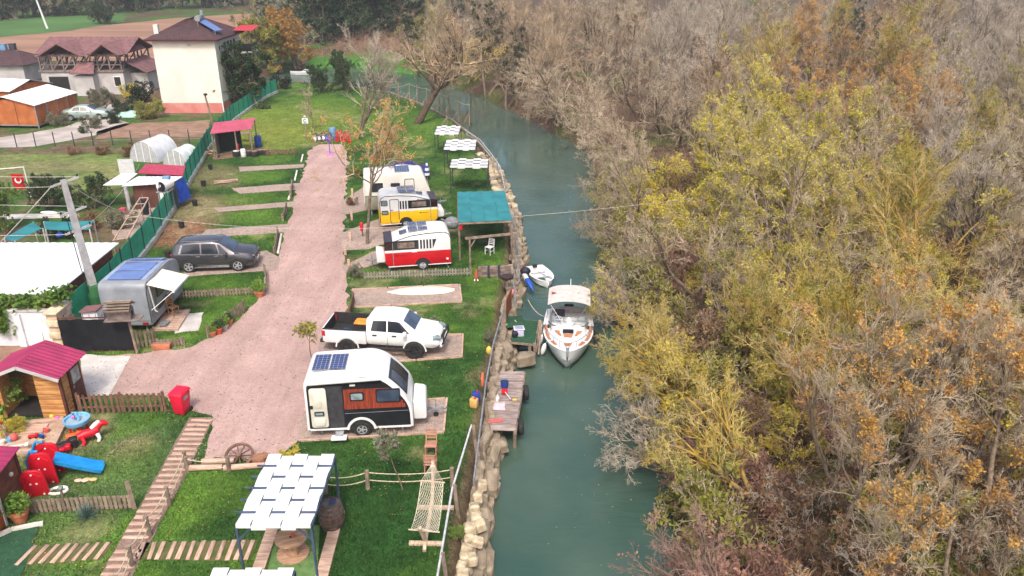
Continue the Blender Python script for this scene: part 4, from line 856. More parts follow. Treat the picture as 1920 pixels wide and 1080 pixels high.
for s in (-1, 1):
    lf.side_glass(-.42, .28, -.32, .28, s).build('window', glass_d, t); lf.side_glass(.34, 1.3, .34, .86, s).build('window', glass_d, t)
    for x in (-.25, .62): bx('handle', (x, s*.88, 1.05), (.2, .04, .05), black_r, t, bevel=.01)
    bx('door_seam', (.31, s*.871, .85), (.012, .008, .6), black_r, t); bx('running_board', (.4, s*.93, .46), (1.9, .18, .07), black_r, t, bevel=.02)
    MB().box((0, 0, 0), (.16, .24, .18)).build('door_mirror', white, t, bevel=.05, loc=(1.12, s*1.02, 1.24))
    MB().box((0, 0, 0), (.36, .3, .18)).build('headlight', glass_g, t, bevel=.04, loc=(2.4, s*.62, .95), rot=(0, .15, s*-.55))
    MB().prism(rpoly([(-2.55, .58, .12), (-.64, .58, .02), (-.64, 1.2, .02), (-2.58, 1.2, .06)], 3), s*.8, s*.88).build('bed_side', white, t, bevel=.02); bx('bed_rail', (-1.6, s*.84, 1.225), (1.95, .1, .03), black_r, t, bevel=.008)
    MB().box((0, 0, 0), (.16, .14, .26)).build('tail_light', red_l, t, bevel=.03, loc=(-2.53, s*.83, 1.02))
bx('bed_floor', (-1.6, 0, .68), (1.9, 1.6, .06), black_r, t); bx('tailgate', (-2.58, 0, .9), (.08, 1.6, .62), white, t, bevel=.02); bx('tailgate_liner', (-2.53, 0, .92), (.03, 1.58, .62), black_r, t)
for s in (-1, 1): bx('bed_liner', (-1.6, s*.785, .94), (1.9, .03, .54), black_r, t)
bx('rear_bumper', (-2.68, 0, .56), (.2, 1.5, .14), black_r, t, bevel=.03); bx('front_bumper', (2.6, 0, .6), (.16, 1.3, .22), white, t, bevel=.06); bx('grille', (2.58, 0, .84), (.05, .7, .16), black_p, t, bevel=.02)
m = MB(); m.tube([(2.5, -.62, .55), (2.72, -.6, .7), (2.72, -.52, 1.05), (2.72, .52, 1.05), (2.72, .6, .7), (2.5, .62, .55)], .04, 8); m.tube([(2.72, -.58, .75), (2.72, .58, .75)], .03, 8); m.build('bull_bar', black_r, t, smooth=60)
arches(t, (-1.5, 1.5), .41, .875, white, .06)
rimb = M('black_rim', (.02, .02, .022), (.04, .04, .042), rough=.4)
for x in (-1.5, 1.5):
    for s in (-1, 1): wheel(t, (x, s*.84, .41), .41, .28, rim_m=rimb, out=s, rr=.56, spokes=8)
ex = t.matrix_basis
org_p = M('orange_plastic', lin((232, 150, 54)), lin((216, 132, 44)), rough=.5)
bq = thing('cool_box', 'orange lidded box standing in the bed of the white pickup', 'box', ex @ Vector((-1.05, .1, .715)), rz)
MB().box((0, 0, .22), (.62, .5, .44)).build('body', black_r, bq, bevel=.03); MB().box((0, 0, .48), (.68, .56, .1)).build('lid', org_p, bq, bevel=.05, seg=3)
bl = M('blue_rope', lin((44, 84, 150)), lin((30, 50, 100)), rough=.8, scale=12)
m = MB(); rp = random.Random(4)
for k in range(7): a0 = rp.uniform(0, 6); m.tube([(.16*math.cos(a0+q*.6)*(1+.3*rp.random()), .2*math.sin(a0+q*.6)*(1+.3*rp.random()), .03+.022*k+.02*rp.random()) for q in range(10)], .022, 5)
tag(m.build('rope_coil', bl, loc=ex @ Vector((-1.75, -.2, .7))), 'tangled blue rope lying in the bed of the white pickup', 'rope')
# ================================================================ boats and docks
teak = M('teak_pad', lin((196, 132, 92)), lin((176, 112, 78)), rough=.6, scale=3, stretch=(1, 8, 1)); gel = M('white_gelcoat', (.82, .82, .82), (.76, .77, .78), rough=.25, coat=.3, scale=1.5)
canvas = M('beige_canvas', lin((206, 198, 192)), lin((190, 182, 176)), rough=.9, scale=3); hull_d = M('dark_hull', (.03, .03, .035), (.05, .05, .055), rough=.5)
rope_m = M('pale_rope', lin((206, 192, 168)), lin((176, 160, 136)), rough=.9, scale=20); clear = M('clear_screen', lin((170, 180, 184)), lin((150, 160, 166)), rough=.05, alpha=.45, spec=.8)
# --- cabin boat: local +x towards the bow
bow = G(1064, 660, WZ+1.0); st = G(1067, 574, WZ+1.0); d = bow - st; Lb = 6.3; rz = math.atan2(d.y, d.x)
c = bow - d.normalized()*Lb*.8/2; c.z = WZ
t = thing('cabin_boat', 'white cabin boat with tan deck pads and a beige canopy moored at the green dock', 'boat', c, rz); t.scale = (.8, .96, .92)
h = Lb/2; xs = [-h, -h+1.2, -h+2.4, -h+3.4, -h+4.3, -h+5.0, -h+5.6, -h+6.0, h-.02]; hb = [1.12, 1.2, 1.23, 1.2, 1.08, .88, .6, .34, .04]; sz = [.78, .8, .83, .87, .92, .97, 1.02, 1.05, 1.08]; ch = [.95, 1.0, 1.0, .92, .74, .5, .26, .1, .02]; kz = [-.25, -.28, -.3, -.3, -.28, -.22, -.1, .1, .5]
P = []
for x, b_, s_, c_, k_ in zip(xs, hb, sz, ch, kz):
    hp = [(0, k_), (c_*.6, k_+.1), (c_, max(.08, k_+.28)), ((b_+c_)/2+.02, s_*.55), (b_, s_-.06), (b_+.02, s_)]
    P.append([(x, -y, z) for y, z in hp[::-1]] + [(x, y, z) for y, z in hp[1:]])
m = MB(); m.grid(P); m.add(P[0], [list(range(len(P[0])))]); weld(m, 'hull', gel, t, 35)
wl = MB().grid([[(x, s*(c_+ (b_-c_)*.2 + .012), .14) for z in (0,)] + [(x, s*(c_+(b_-c_)*.05+.012), -.02)] for s in (-1,) for x, b_, c_ in zip(xs[:-1], hb, ch)]).build('waterline_stripe', hull_d, t)
wl = MB().grid([[(x, s*(c_+ (b_-c_)*.2 + .012), .14) for z in (0,)] + [(x, s*(c_+(b_-c_)*.05+.012), -.02)] for s in (1,) for x, b_, c_ in zip(xs[:-1], hb, ch)]).build('waterline_stripe', hull_d, t)
# side decks and the foredeck
Pd = []
for x, b_, s_ in zip(xs, hb, sz):
    inn = max(0, b_-.3) if x < -h+3.2 else 0
    Pd.append((x, b_+.02, s_, inn))
fd = [q for q in Pd if q[0] >= -h+3.2]; fd = [(-h+3.0, 1.215, .855, 0)] + fd
weld(MB().grid([[(x, f*b_, s_+.012+.1*(1-f*f)*min(1, b_)) for f in (-1, -.75, -.5, -.25, 0, .25, .5, .75, 1)] for x, b_, s_, i in fd]), 'foredeck', gel, t)
for s in (-1, 1): MB().grid([[(x, s*b_, s_+.01), (x, s*(b_-.28), s_+.03), (x, s*(b_-.3), .35)] for x, b_, s_, i in Pd if x < -h+3.3]).build('side_deck', gel, t, smooth=40)
cab = MB().grid([[(x, f*w, z + hgt*(1-abs(f)**3)) for f in (-1, -.92, -.8, -.5, 0, .5, .8, .92, 1)] for x, w, z, hgt in ((-h+2.95, .95, .86, .02), (-h+3.0, .95, .86, .36), (-h+3.6, .92, .9, .36), (-h+4.3, .78, .95, .3), (-h+4.9, .56, 1.0, .2), (-h+5.3, .3, 1.03, .05))]); weld(cab, 'cabin_top', gel, t, 50)
bx('cockpit_floor', (-h+1.6, 0, .34), (3.0, 1.9, .05), M('cockpit_sole', lin((176, 170, 166)), lin((160, 154, 150)), rough=.7), t); bx('transom', (-h+.12, 0, .6), (.2, 1.9, .5), gel, t, bevel=.05)
seatm = M('white_vinyl', lin((228, 226, 222)), lin((212, 210, 206)), rough=.5)
bx('rear_seat', (-h+.65, 0, .62), (.55, 1.7, .25), seatm, t, bevel=.05); bx('seat_back', (-h+.36, 0, .9), (.14, 1.7, .42), M('grey_vinyl', lin((170, 164, 164)), rough=.6), t, bevel=.05)
bx('bench', (-h+2.3, .45, .78), (.9, .75, .12), seatm, t, bevel=.04); bx('console', (-h+2.78, -.5, .95), (.3, .7, .35), gel, t, bevel=.06)
bx('helm_seat', (-h+1.75, -.45, .72), (.5, .5, .3), M('dark_vinyl', (.03, .03, .04), rough=.6), t, bevel=.06); bx('helm_backrest', (-h+1.5, -.45, 1.1), (.14, .5, .6), M('dark_vinyl'), t, bevel=.06)
m = MB(); m.tube([(-h+2.5, -.5+.2*math.cos(a), 1.2+.2*math.sin(a)) for a in [k*math.pi/6 for k in range(13)]], .02, 6); m.bar((-h+2.5, -.7, 1.2), (-h+2.5, -.3, 1.2), .03, .03); m.build('steering_wheel', gel, t, smooth=60)
# windscreen curving round the cockpit
ws = [(-h+2.0, -1.0), (-h+2.6, -.98), (-h+3.0, -.8), (-h+3.22, -.42), (-h+3.28, 0), (-h+3.22, .42), (-h+3.0, .8), (-h+2.6, .98), (-h+2.0, 1.0)]
MB().grid([[(x, y, 1.1 if k not in (0, 8) else .9), (x-.38, y*.93, 1.5)] for k, (x, y) in enumerate(ws)]).build('windscreen', clear, t, smooth=60)
m = MB(); m.tube([(x, y, 1.1 if k not in (0, 8) else .9) for k, (x, y) in enumerate(ws)], .022, 6); m.build('windscreen_base', black_r, t); m = MB(); m.tube([(x-.38, y*.93, 1.5) for x, y in ws], .016, 6); m.bar((-h+3.28, 0, 1.1), (-h+2.9, 0, 1.5), .03, .03); m.build('windscreen_frame', chrome, t)
# canopy
MB().grid([[(-h+.1+k*.6, f*1.05, 2.3 - .22*abs(f)**2.6 - .02*abs(k-2)) for f in [-1+q*.2 for q in range(11)]] for k in range(5)]).build('canopy', canvas, t, solid=.03, smooth=60)
MB().grid([[(-h+.08-.06*j, f*1.05, 2.27 - .22*abs(f)**2.6 - .42*j) for f in [-1+q*.2 for q in range(11)]] for j in range(3)]).build('canopy_back', canvas, t, solid=.02, smooth=60)
for s in (-1, 1):
    for a, b_ in (((-h+2.45, s*1.03, 2.03), (-h+1.6, s*1.1, .85)), ((-h+.2, s*1.03, 2.05), (-h+.9, s*1.1, .84)), ((-h+2.4, s*.95, 2.07), (-h+3.5, s*.2, 1.28))): MB().cyl(a, b_, .016, n=6).build('canopy_pole', chrome, t)
MB().prism([(.0, .0), (.3, .05), (.1, .3)], 0, .01, 'z').build('red_emblem', red_p, t, loc=(-h+1.3, -.62, 2.24), rot=(.15, 0, -2.2))
MB().cyl((-h+.5, .05, 2.25), (-h+.45, .05, 2.75), .02, n=6).build('antenna', white, t)
# hatch, teak pads
def pad(name, pts, mat, z): MB().prism(pts, z, z+.02, 'z').build(name, mat, t)
pad('hatch', rpoly([(-h+3.95, -.26, .05), (-h+4.4, -.26, .05), (-h+4.4, .26, .05), (-h+3.95, .26, .05)], 3), black_p, 1.275)
pad('deck_pad', [(-h+4.48, -.24), (-h+4.85, -.18), (-h+4.85, .18), (-h+4.48, .24)], teak, 1.255)
for s in (-1, 1):
    pad('deck_pad', [(-h+3.95, s*.42), (-h+4.65, s*.3), (-h+4.55, s*.42), (-h+3.95, s*.66)][::s], teak, 1.2)
    for k in range(4):
        x0_ = -h+2.6+k*.55; b0 = float(np.interp(x0_, xs, hb)); b1 = float(np.interp(x0_+.42, xs, hb)); zz = float(np.interp(x0_+.2, xs, sz))
        pad('deck_pad', [(x0_, s*(b0-.05)), (x0_+.42, s*(b1-.05)), (x0_+.42, s*(b1-.2)), (x0_, s*(b0-.2))][::s], teak, zz+.052)
    x0_ = -h+4.95; b0 = float(np.interp(x0_, xs, hb)); b1 = float(np.interp(x0_+.5, xs, hb)); pad('deck_pad', [(x0_, s*(b0-.06)), (x0_+.5, s*(b1-.06)), (x0_+.45, s*(b1-.2)), (x0_, s*(b0-.24))][::s], teak, 1.05)
    rl = [(x, s*(float(np.interp(x, xs, hb))-.08), float(np.interp(x, xs, sz))+.42) for x in (-h+3.3, -h+4, -h+4.7, -h+5.3, -h+5.8, h-.12)]
    m = MB(); m.tube(rl + [(h+.05, 0, 1.5)], .016, 6); [m.cyl(q, (q[0], q[1], q[2]-.42), .013, n=5) for q in rl]; m.build('bow_rail', chrome, t, smooth=60)
    for k, x in enumerate((-h+3.5, -h+4.6) if s < 0 else (-h+2.5, -h+3.4)):
        b_ = float(np.interp(x, xs, hb)); m = MB(); m.sphere((0, 0, 0), (.12, .12, .34), 10, 8); m.cyl((0, 0, .3), (0, -s*.1, .62), .01, n=4); m.build('fender', white if s < 0 else black_r, t, smooth=60, loc=(x, s*(b_+.16), .42), rot=(s*.25, 0, 0))
pad('deck_pad', [(h-.95, -.2), (h-.62, -.12), (h-.62, .12), (h-.95, .2)], teak, 1.135)
m = MB(); m.bar((h-.35, 0, 1.13), (h+.12, 0, 1.12), .14, .05); m.tube([(h+.12, 0, 1.1), (h+.16, 0, .9), (h+.02, 0, .8)], .025, 5); m.build('anchor', galv, t)
m = MB(); m.box((-h-.2, 0, .55), (.4, .5, .9)); m.build('outboard_motor', black_r, t, bevel=.08, seg=3)
boat_m = t.matrix_basis
# --- white dinghy behind it
bow = G(1030, 528, WZ+.45); st = G(1000, 497, WZ+.45); d = bow-st; rz = math.atan2(d.y, d.x); Lb = d.length; c = (bow+st)/2; c.z = WZ
t = thing('dinghy', 'small open white rowing dinghy floating behind the cabin boat', 'boat', c, rz); h = Lb/2; t.scale = (.9, .9, .9)
xs = [-h, -h*.5, 0, h*.4, h*.75, h*.95, h]; hb = [.6, .68, .7, .62, .42, .16, .03]
m = MB(); P = [[(x, y, z) for y, z in ((-b_, .45), (-b_*.85, .1), (0, -.08), (b_*.85, .1), (b_, .45))] for x, b_ in zip(xs, hb)]; m.grid(P); m.add(P[0], [list(range(5))]); weld(m, 'hull', gel, t)
weld(MB().grid([[(x, y, z) for y, z in ((-b_-.04, .46), (-b_+.07, .47), (-b_*.8+.06, .16), (b_*.8-.06, .16), (b_-.07, .47), (b_+.04, .46))] for x, b_ in zip(xs, [max(k, .1) for k in hb])]), 'inner_hull', gel, t)
for x in (-h*.55, .1): bx('thwart', (x, 0, .36), (.26, 1.2, .05), gel, t, bevel=.01)
bx('stern_plate', (-h+.03, 0, .42), (.08, 1.15, .2), gel, t); bx('motor_pad', (-h+.12, 0, .55), (.2, .26, .18), black_r, t); bx('floor_mat', (h*.25, -.05, .2), (.5, .4, .03), M('green_mat', lin((64, 92, 84)), rough=.8), t)
m = MB(); m.bar((-.3, -.1, .5), (h*.7, .25, .5), .04, .03); m.bar((h*.55, .2, .5), (h*.8, .3, .5), .12, .02); m.build('oar', galv, t)
# --- blue and white kayak leaning on the rail
a = G(977, 500, .2); b_ = G(1000, 545, -.45); d = b_-a; t = thing('kayak', 'blue and white kayak with a red tip leaning against the stone bank', 'kayak', (a+b_)/2, 0)
t.rotation_mode = 'QUATERNION'; t.rotation_quaternion = d.to_track_quat('X', 'Z') @ Matrix.Rotation(R(-50), 4, 'X').to_quaternion()
Lk = d.length*1.02; sec = lambda f: .3*max(.05, (1-abs(f)**2.4))
def kay(f0, f1, nm, mat): m = MB(); m.grid([[(Lk/2*f, sec(f)*math.cos(q), .16*max(.15, 1-abs(f)**3)*math.sin(q)) for q in [k*math.pi/5 for k in range(11)]] for f in [f0+(f1-f0)*k/8 for k in range(9)]]); return m.build(nm, mat, t, smooth=60)
kay(-1, -.55, 'nose', M('red_tip', lin((216, 90, 100)), rough=.4)); kay(-.55, .2, 'deck', gel); kay(.2, 1, 'hull', M('blue_plastic', lin((38, 92, 190)), lin((30, 78, 170)), rough=.4)); bx('seat', (.0, 0, .13), (.6, .3, .08), black_r, t, bevel=.03)
# --- far white motor boat
p = G(566, 143, WZ); t = thing('motor_boat', 'white motor boat moored on the bend beyond the dark bushes', 'boat', p + Vector((0, 1.5, 0)), R(180)); t.scale = (.62, .62, .62)
xs = [-3, -1.5, 0, 1.5, 2.5, 3.2]; hb = [1, 1.1, 1.15, .9, .5, .04]
P = [[(x, y, z) for y, z in ((-b_, .6+.06*x), (-b_*.8, .05), (0, -.2), (b_*.8, .05), (b_, .6+.06*x), (0, .66+.06*x))] for x, b_ in zip(xs, hb)]; P = [r+[r[0]] for r in P]; m = MB(); m.grid(P); m.add(P[0][:-1], [list(range(6))]); weld(m, 'hull', gel, t)
MB().prism(rpoly([(-2.2, .55, .02), (.6, .65, .05), (-.2, 1.2, .1), (-2.2, 1.25, .1)], 3), -.8, .8).build('cabin', gel, t, bevel=.05); MB().prism([(-1.6, .9), (.1, .9), (-.2, 1.12), (-1.6, 1.12)], -.82, .82).build('cabin_window', glass_d, t)
MB().bar((-.6, 0, 1.8), (-.6, 0, 3.0), .05, .05).build('mast', galv, t)
# --- upturned white paddle board on its gravel pad
a = G(726, 551); b_ = G(852, 546); d = b_-a; t = thing('paddle_board', 'long cream upturned hull lying on the gravel pad behind the pickup', 'board', (a+b_)/2 + Vector((0, .1, 0)), math.atan2(d.y, d.x)); Lk = d.length
w = lambda f: .46*max(.02, 1-abs(f)**2.6 if f < 0 else 1-abs(f)**4*.75)
weld(MB().grid([[(Lk/2*f, w(f)*math.cos(q), .05+.17*max(.3, 1-abs(f)**3)*math.sin(q) if 0 < q < math.pi else .03) for q in [k*math.pi/10 for k in range(11)]] for f in [-1+k/8 for k in range(17)]]), 'hull', M('cream_hull', lin((224, 216, 202)), lin((206, 196, 180)), rough=.5, scale=1.5, stretch=(1, 5, 1)), t, 60)
bx('keel_strip', (0, 0, .215), (Lk*.6, .05, .02), M('cream_hull'), t)

# --- green carpet dock
astro = M('green_carpet', lin((44, 84, 58)), lin((34, 70, 48)), rough=1, scale=6, bump=.4, bscale=80)
q = [G(*p, -.15) for p in ((968, 597), (1013, 602), (1003, 646), (955, 641))]
t = thing('carpeted_dock', 'wooden dock covered with green carpet beside the cabin boat', 'dock', (q[0]+q[2])/2)
c0 = t.location.copy(); MB().prism([(p.x-c0.x, p.y-c0.y) for p in q], -.1, 0, 'z').build('deck', grey_wood, t); MB().prism([((p.x-c0.x)*.96, (p.y-c0.y)*.96) for p in q], .001, .016, 'z').build('carpet', astro, t)
bx('green_mat', (q[0]-c0 + Vector((-.1, -.5, .06))), (.9, 1.2, .07), astro, t, r=.1, bevel=.02)
for p in q: pp = p-c0; bx('pile', (pp.x*.97, pp.y*.97, -.7), (.12, .12, 1.5), grey_wood, t)
for a_, b_ in (((1010, 600), (1003, 652)),):
    A_, B_ = G(*a_, .3)-c0, G(*b_, -.6)-c0
    for k in range(3): MB().bar(A_ + Vector((.05+.05*k, -.1*k, .0)), B_ + Vector((.1*k-.05, -.25*k, -.1)), .07, .07).build('leaning_pole', grey_wood, t)
for k, (px, pw_, lab, mat) in enumerate((((973, 628), .42, 'pale lilac plastic crate on the green dock', M('lilac_plastic', lin((206, 206, 226)), lin((186, 186, 210)), rough=.5)),)):
    p = G(*px, -.13); o = thing('plastic_crate', lab, 'crate', p, .1); MB().prism([(-.22, -.2), (.22, -.2), (.22, .2), (-.22, .2)], 0, .36, 'z').build('body', mat, o, bevel=.03); MB().box((0, 0, .36), (.5, .46, .04)).build('rim', mat, o, bevel=.01); MB().box((0, 0, .385), (.36, .32, .012)).build('opening', M('crate_inside', lin((150, 150, 176)), rough=.6), o)
m = MB(); [m.sphere((random.uniform(-.1, .1), random.uniform(-.16, .16), .12+.05*k), (.15, .15, .12), 8, 6) for k in range(3)]; tag(m.build('dark_bag', M('navy_bag', lin((40, 44, 62)), lin((24, 26, 38)), rough=.6, scale=6), loc=G(962, 632, -.14), smooth=60), 'crumpled dark blue bag beside the lilac crate', 'bag')
# --- wooden dock with tyres
q = [G(*p, -.1) for p in ((938, 697), (984, 697), (966, 808), (917, 806))]; c0 = (q[0]+q[2])/2
t = thing('wooden_dock', 'weathered plank dock with tyre fenders and buckets on it', 'dock', c0); N = 15
dock_w = M('dock_plank', lin((172, 158, 152)), lin((134, 118, 112)), rough=.9, scale=2.5, bump=.4, bscale=25, stretch=(1, 5, 1), rnd=.2)
for k in range(N):
    a_, b_ = q[0].lerp(q[3], (k+.5)/N)-c0, q[1].lerp(q[2], (k+.5)/N)-c0; d = b_-a_; wdt = (q[3]-q[0]).length/N
    MB().box((0, 0, 0), (d.length*random.uniform(.97, 1.02), wdt*.93, .05)).build('plank', dock_w, t, loc=(a_+b_)/2 + Vector((0, 0, random.uniform(-.006, .006))), rot=(0, random.uniform(-.008, .008), math.atan2(d.y, d.x)+random.uniform(-.015, .015)))
for s, e in ((0, 3), (1, 2)): MB().bar(q[s]-c0 - Vector((0, 0, .11)), q[e]-c0 - Vector((0, 0, .11)), .1, .16).build('bearer', grey_wood, t)
for k in (0, 1, 2, 3): p = q[k]-c0; MB().cyl((p.x*.95, p.y*.95, -1.4), (p.x*.95, p.y*.95, -.1), .07, n=8).build('pile', grey_wood, t)
for f in (.3, .86):
    p = q[1].lerp(q[2], f)-c0; m = MB(); m.lathe([(.17, -.1), (.28, -.1), (.32, -.06), (.32, .06), (.28, .1), (.17, .1), (.19, 0), (.17, -.1)], 18, (0, 0, 0), Matrix.Rotation(math.pi/2, 3, 'Y')); m.build('tyre', black_r, t, smooth=50, loc=p + Vector((.15, 0, -.22)), rot=(0, 0, .12))
for px, yy in (((993, 680), .75),): MB().cyl(G(*px, WZ) - Vector((0, 0, 1)), G(*px, WZ) + Vector((0, 0, .95)), .075, n=9).build('mooring_post', grey_wood, None); 
tag(bpy.data.objects['mooring_post'], 'dark mooring post standing in the water beside the plank dock', 'post')
def bucket(loc, label, mat, r=.17, h=.32, inner=None):
    o = thing('bucket', label, 'bucket', loc); MB().lathe([(r*.78, 0), (r, h), (r*1.06, h), (r*1.06, h-.03)], 14).build('body', mat, o, smooth=40); MB().lathe([(0, h-.02), (r*.95, h-.02)], 14).build('opening', inner or M('shadowed_inside', (.02, .04, .1), rough=.7), o)
    m = MB(); m.tube([(r*math.cos(a), 0, h + .5*r*math.sin(a)) for a in [k*math.pi/6 for k in range(7)]], .008, 4); m.build('handle', galv, o); return o
bucket(G(946, 727, -.07), 'dark blue bucket on the plank dock', M('blue_bucket', lin((36, 70, 150)), rough=.5))
o = thing('dust_pan', 'red long-handled dustpan lying on the plank dock', 'dustpan', G(946, 738, -.07)); MB().box((0, 0, .1), (.24, .26, .16)).build('pan', red_p, o, bevel=.04); MB().cyl((.02, -.1, .14), (.25, -.55, .06), .016, n=6).build('handle', white, o)
o = thing('hand_brush', 'yellow brush lying on the plank dock', 'brush', G(965, 751, -.07)); MB().box((0, 0, .04), (.18, .1, .06)).build('head', M('yellow_plastic', lin((226, 190, 80)), rough=.5), o, bevel=.02); MB().cyl((-.08, 0, .05), (-.22, -.03, .05), .014, n=6).build('handle', M('maroon_plastic', lin((120, 50, 60)), rough=.5), o)
m = MB(); P = [[(i*.09-.2+random.uniform(-.02, .02), j*.09-.25+random.uniform(-.02, .02), .02+random.uniform(0, .1)*(1 if 0 < i < 5 and 0 < j < 6 else .1)) for j in range(7)] for i in range(6)]; m.grid(P); tag(m.build('pink_cloth', M('pink_cloth', lin((232, 196, 206)), lin((214, 176, 188)), rough=.9), loc=G(935, 763, -.07), smooth=60, solid=.01), 'crumpled pink cloth lying on the plank dock', 'cloth')
m = MB(); m.lathe([(.07, 0), (.08, .16), (.03, .22), (.03, .28), (0, .28)], 10); tag(m.build('white_bottle', white, loc=G(933, 752, -.07), smooth=40), 'white plastic bottle behind the pink cloth', 'bottle')
m = MB(); P = [[(i*.11-.3+random.uniform(-.03, .03), j*.08-.12+random.uniform(-.02, .02)+i*.03, .015+random.uniform(0, .05)) for j in range(4)] for i in range(6)]; m.grid(P); tag(m.build('red_cloth', M('faded_red_cloth', lin((206, 104, 98)), lin((190, 88, 84)), rough=.9), loc=G(930, 792, -.07), smooth=60, solid=.01), 'faded red cloth lying at the front end of the plank dock', 'cloth')
# mooring ropes
for a_, b_, lab in ((Vector(G(990, 562, -.1)), boat_m @ Vector((-1.9, -1.15, .85)), 'pale mooring rope from the rail to the stern of the cabin boat'), (Vector(G(965, 600, 0)), boat_m @ Vector((.4, -1.2, .9)), 'pale mooring rope across the green dock to the cabin boat')):
    m = MB(); m.tube(sag(a_, b_, .25), .018, 5); tag(m.build('mooring_rope', rope_m, smooth=60), lab, 'rope')
# jerry cans by the rail
def jerry(loc, label, mat, s=1.):
    o = thing('jerry_can', label, 'canister', loc, random.uniform(-.4, .4)); MB().prism(rpoly([(-.15*s, -.12*s, .04), (.15*s, -.12*s, .04), (.15*s, .12*s, .04), (-.15*s, .12*s, .04)], 3), 0, .38*s, 'z').build('body', mat, o, bevel=.03); MB().cyl((0.05, 0, .37*s), (.05, 0, .44*s), .04, n=8).build('cap', red_p if 'tan' in label else black_r, o); MB().tube([(-.1, 0, .38*s), (-.08, 0, .46*s), (.0, 0, .46*s), (.02, 0, .38*s)], .015, 5).build('handle', mat, o)
jerry(G(889, 763), 'tan plastic jerry can on the grass by the rail', M('tan_plastic', lin((216, 176, 110)), lin((196, 150, 86)), rough=.5))
jerry(G(893, 752), 'dark blue jerry can with a lid behind the tan one', M('blue_bucket'), 1.05)
# ================================================================ river wall, rails, pergolas, camp furniture
limestone = M('limestone', lin((198, 184, 156)), lin((166, 150, 124)), rough=.9, scale=2.2, bump=.6, bscale=14, rnd=.16); mudrock = M('bank_rock', lin((158, 144, 124)), lin((120, 108, 92)), rough=.95, scale=1.8, bump=.7, bscale=12, rnd=.2)
def rock_mesh(seed, mat, nm='stone'):
    rg = random.Random(seed); bm = bmesh.new(); bmesh.ops.create_cube(bm, size=1.0)
    for v in bm.verts: v.co = Vector([k*rg.uniform(.74, 1.05) for k in v.co])
    bmesh.ops.bevel(bm, geom=bm.edges[:], offset=.13, segments=1, affect='EDGES')
    for v in bm.verts: v.co += Vector([rg.uniform(-.035, .035) for _ in range(3)])
    me = bpy.data.meshes.new(nm); bm.to_mesh(me); bm.free(); me.materials.append(mat); return me
ROCKS = [rock_mesh(k, mudrock) for k in range(6)]; PALE = [rock_mesh(k+10, limestone) for k in range(5)]
rr_ = random.Random(12)
wall = tag(thing('river_wall', 'stacked tan stone retaining wall along the camp side of the river', 'wall', (0, 0, 0)))
def lb_at(y): return float(np.interp(y, [p[1] for p in LB[:10]], [p[0] for p in LB[:10]]))
def stone(x, y, z, s, pale=False, rot=None): link('stone', rr_.choice(PALE if pale else ROCKS), wall, (x, y, z), rot or (rr_.uniform(-.2, .2), rr_.uniform(-.2, .2), rr_.uniform(-.3, .3)), s)
for row, (off, z, sx, sy, sz_) in enumerate(((.02, -.85, .55, .95, .5), (-.2, -.5, .5, .85, .45), (-.44, -.16, .38, .7, .3))):
    y = 15.0 + row*.3
    while y < 52:
        st_ = rr_.uniform(.75, 1.25); x = lb_at(y)+off + rr_.uniform(-.1, .1); y += st_*sy*.8
        if 34.5 < y < 38.5 and row == 0: continue
        stone(x, y, z + rr_.uniform(-.06, .06), (sx*rr_.uniform(.85, 1.15), sy*st_*1.05, sz_*rr_.uniform(.85, 1.15)))
for px in ((905, 912), (897, 932), (890, 955), (893, 975), (884, 992), (880, 1010), (874, 1028), (872, 1046), (866, 1062), (868, 1080), (862, 1095), (900, 985), (896, 1015), (886, 1050)): p = G(*px, .12); stone(p.x, p.y, .12+rr_.uniform(-.05, .05), [rr_.uniform(.3, .42) for _ in range(3)], True)
for px, s in (((928, 850), (.45, 1.3, .4)), ((922, 905), (.5, 1.1, .5)), ((940, 835), (.5, .6, .4)), ((948, 655), (.6, 1.4, .7)), ((985, 672), (.9, .7, .6)), ((905, 1000), (.45, 1.2, .5))): p = G(*px, -.4); stone(p.x, p.y, -.45, s)
y = 52.
while y < 68:
    for off in (-.05, -.5, -.9): stone(lb_at(y)+off, y+rr_.uniform(-.3, .3), -.55-off*.5, [rr_.uniform(.45, .8), rr_.uniform(.6, 1.1), rr_.uniform(.35, .6)], rr_.random() < .5)
    y += .95
kb = MB(); kp = [Vector((*p, 0)) for p in LB if 66 < p[1] < 107]; kp = [Vector((lb_at(67), 67, 0))] + kp
ke = tag(thing('bank_edging', 'low concrete edging of the lawn along the river bend', 'kerb', (0, 0, 0)))
for a, b_ in zip(kp[:-1], kp[1:]): d = (b_-a).normalized(); nn = Vector((-d.y, d.x, 0)); MB().bar(a+nn*.15 - Vector((0, 0, .44)), b_+nn*.15 - Vector((0, 0, .44)), .2, .9).build('edging_block', grey_wood, ke)
# rails
def railing(name, label, pxs, zt, posts, mat, r, wood, pz=0., second=None, flat=False):
    t = thing(name, label, 'railing', (0, 0, 0)); pts = [G(*p, zt) for p in pxs]
    if flat:
        for a, b_ in zip(pts[:-1], pts[1:]): MB().bar(a, b_, .05, .16).build('rail', mat, t)
    else: MB().tube(pts, r, 8).build('rail', mat, t, smooth=60)
    if second: MB().tube([p - Vector((-.05, 0, second)) for p in pts], r*.8, 6).build('lower_rail', mat, t, smooth=60)
    for p in posts: q = G(*p, zt); MB().bar(q + Vector((.16, 0, -zt-.4)), q + Vector((.05, 0, .05)), .11, .11, up=(0, 1, 0)).build('post', wood, t)
    return t
railing('pipe_railing', 'white pipe handrail on leaning wooden posts beside the hammock', [(815, 1110), (848, 916), (884, 797)], 1.0, [(827, 1040), (849, 912), (885, 800)], M('white_pipe', lin((206, 206, 210)), lin((176, 178, 184)), rough=.5), .035, grey_wood)
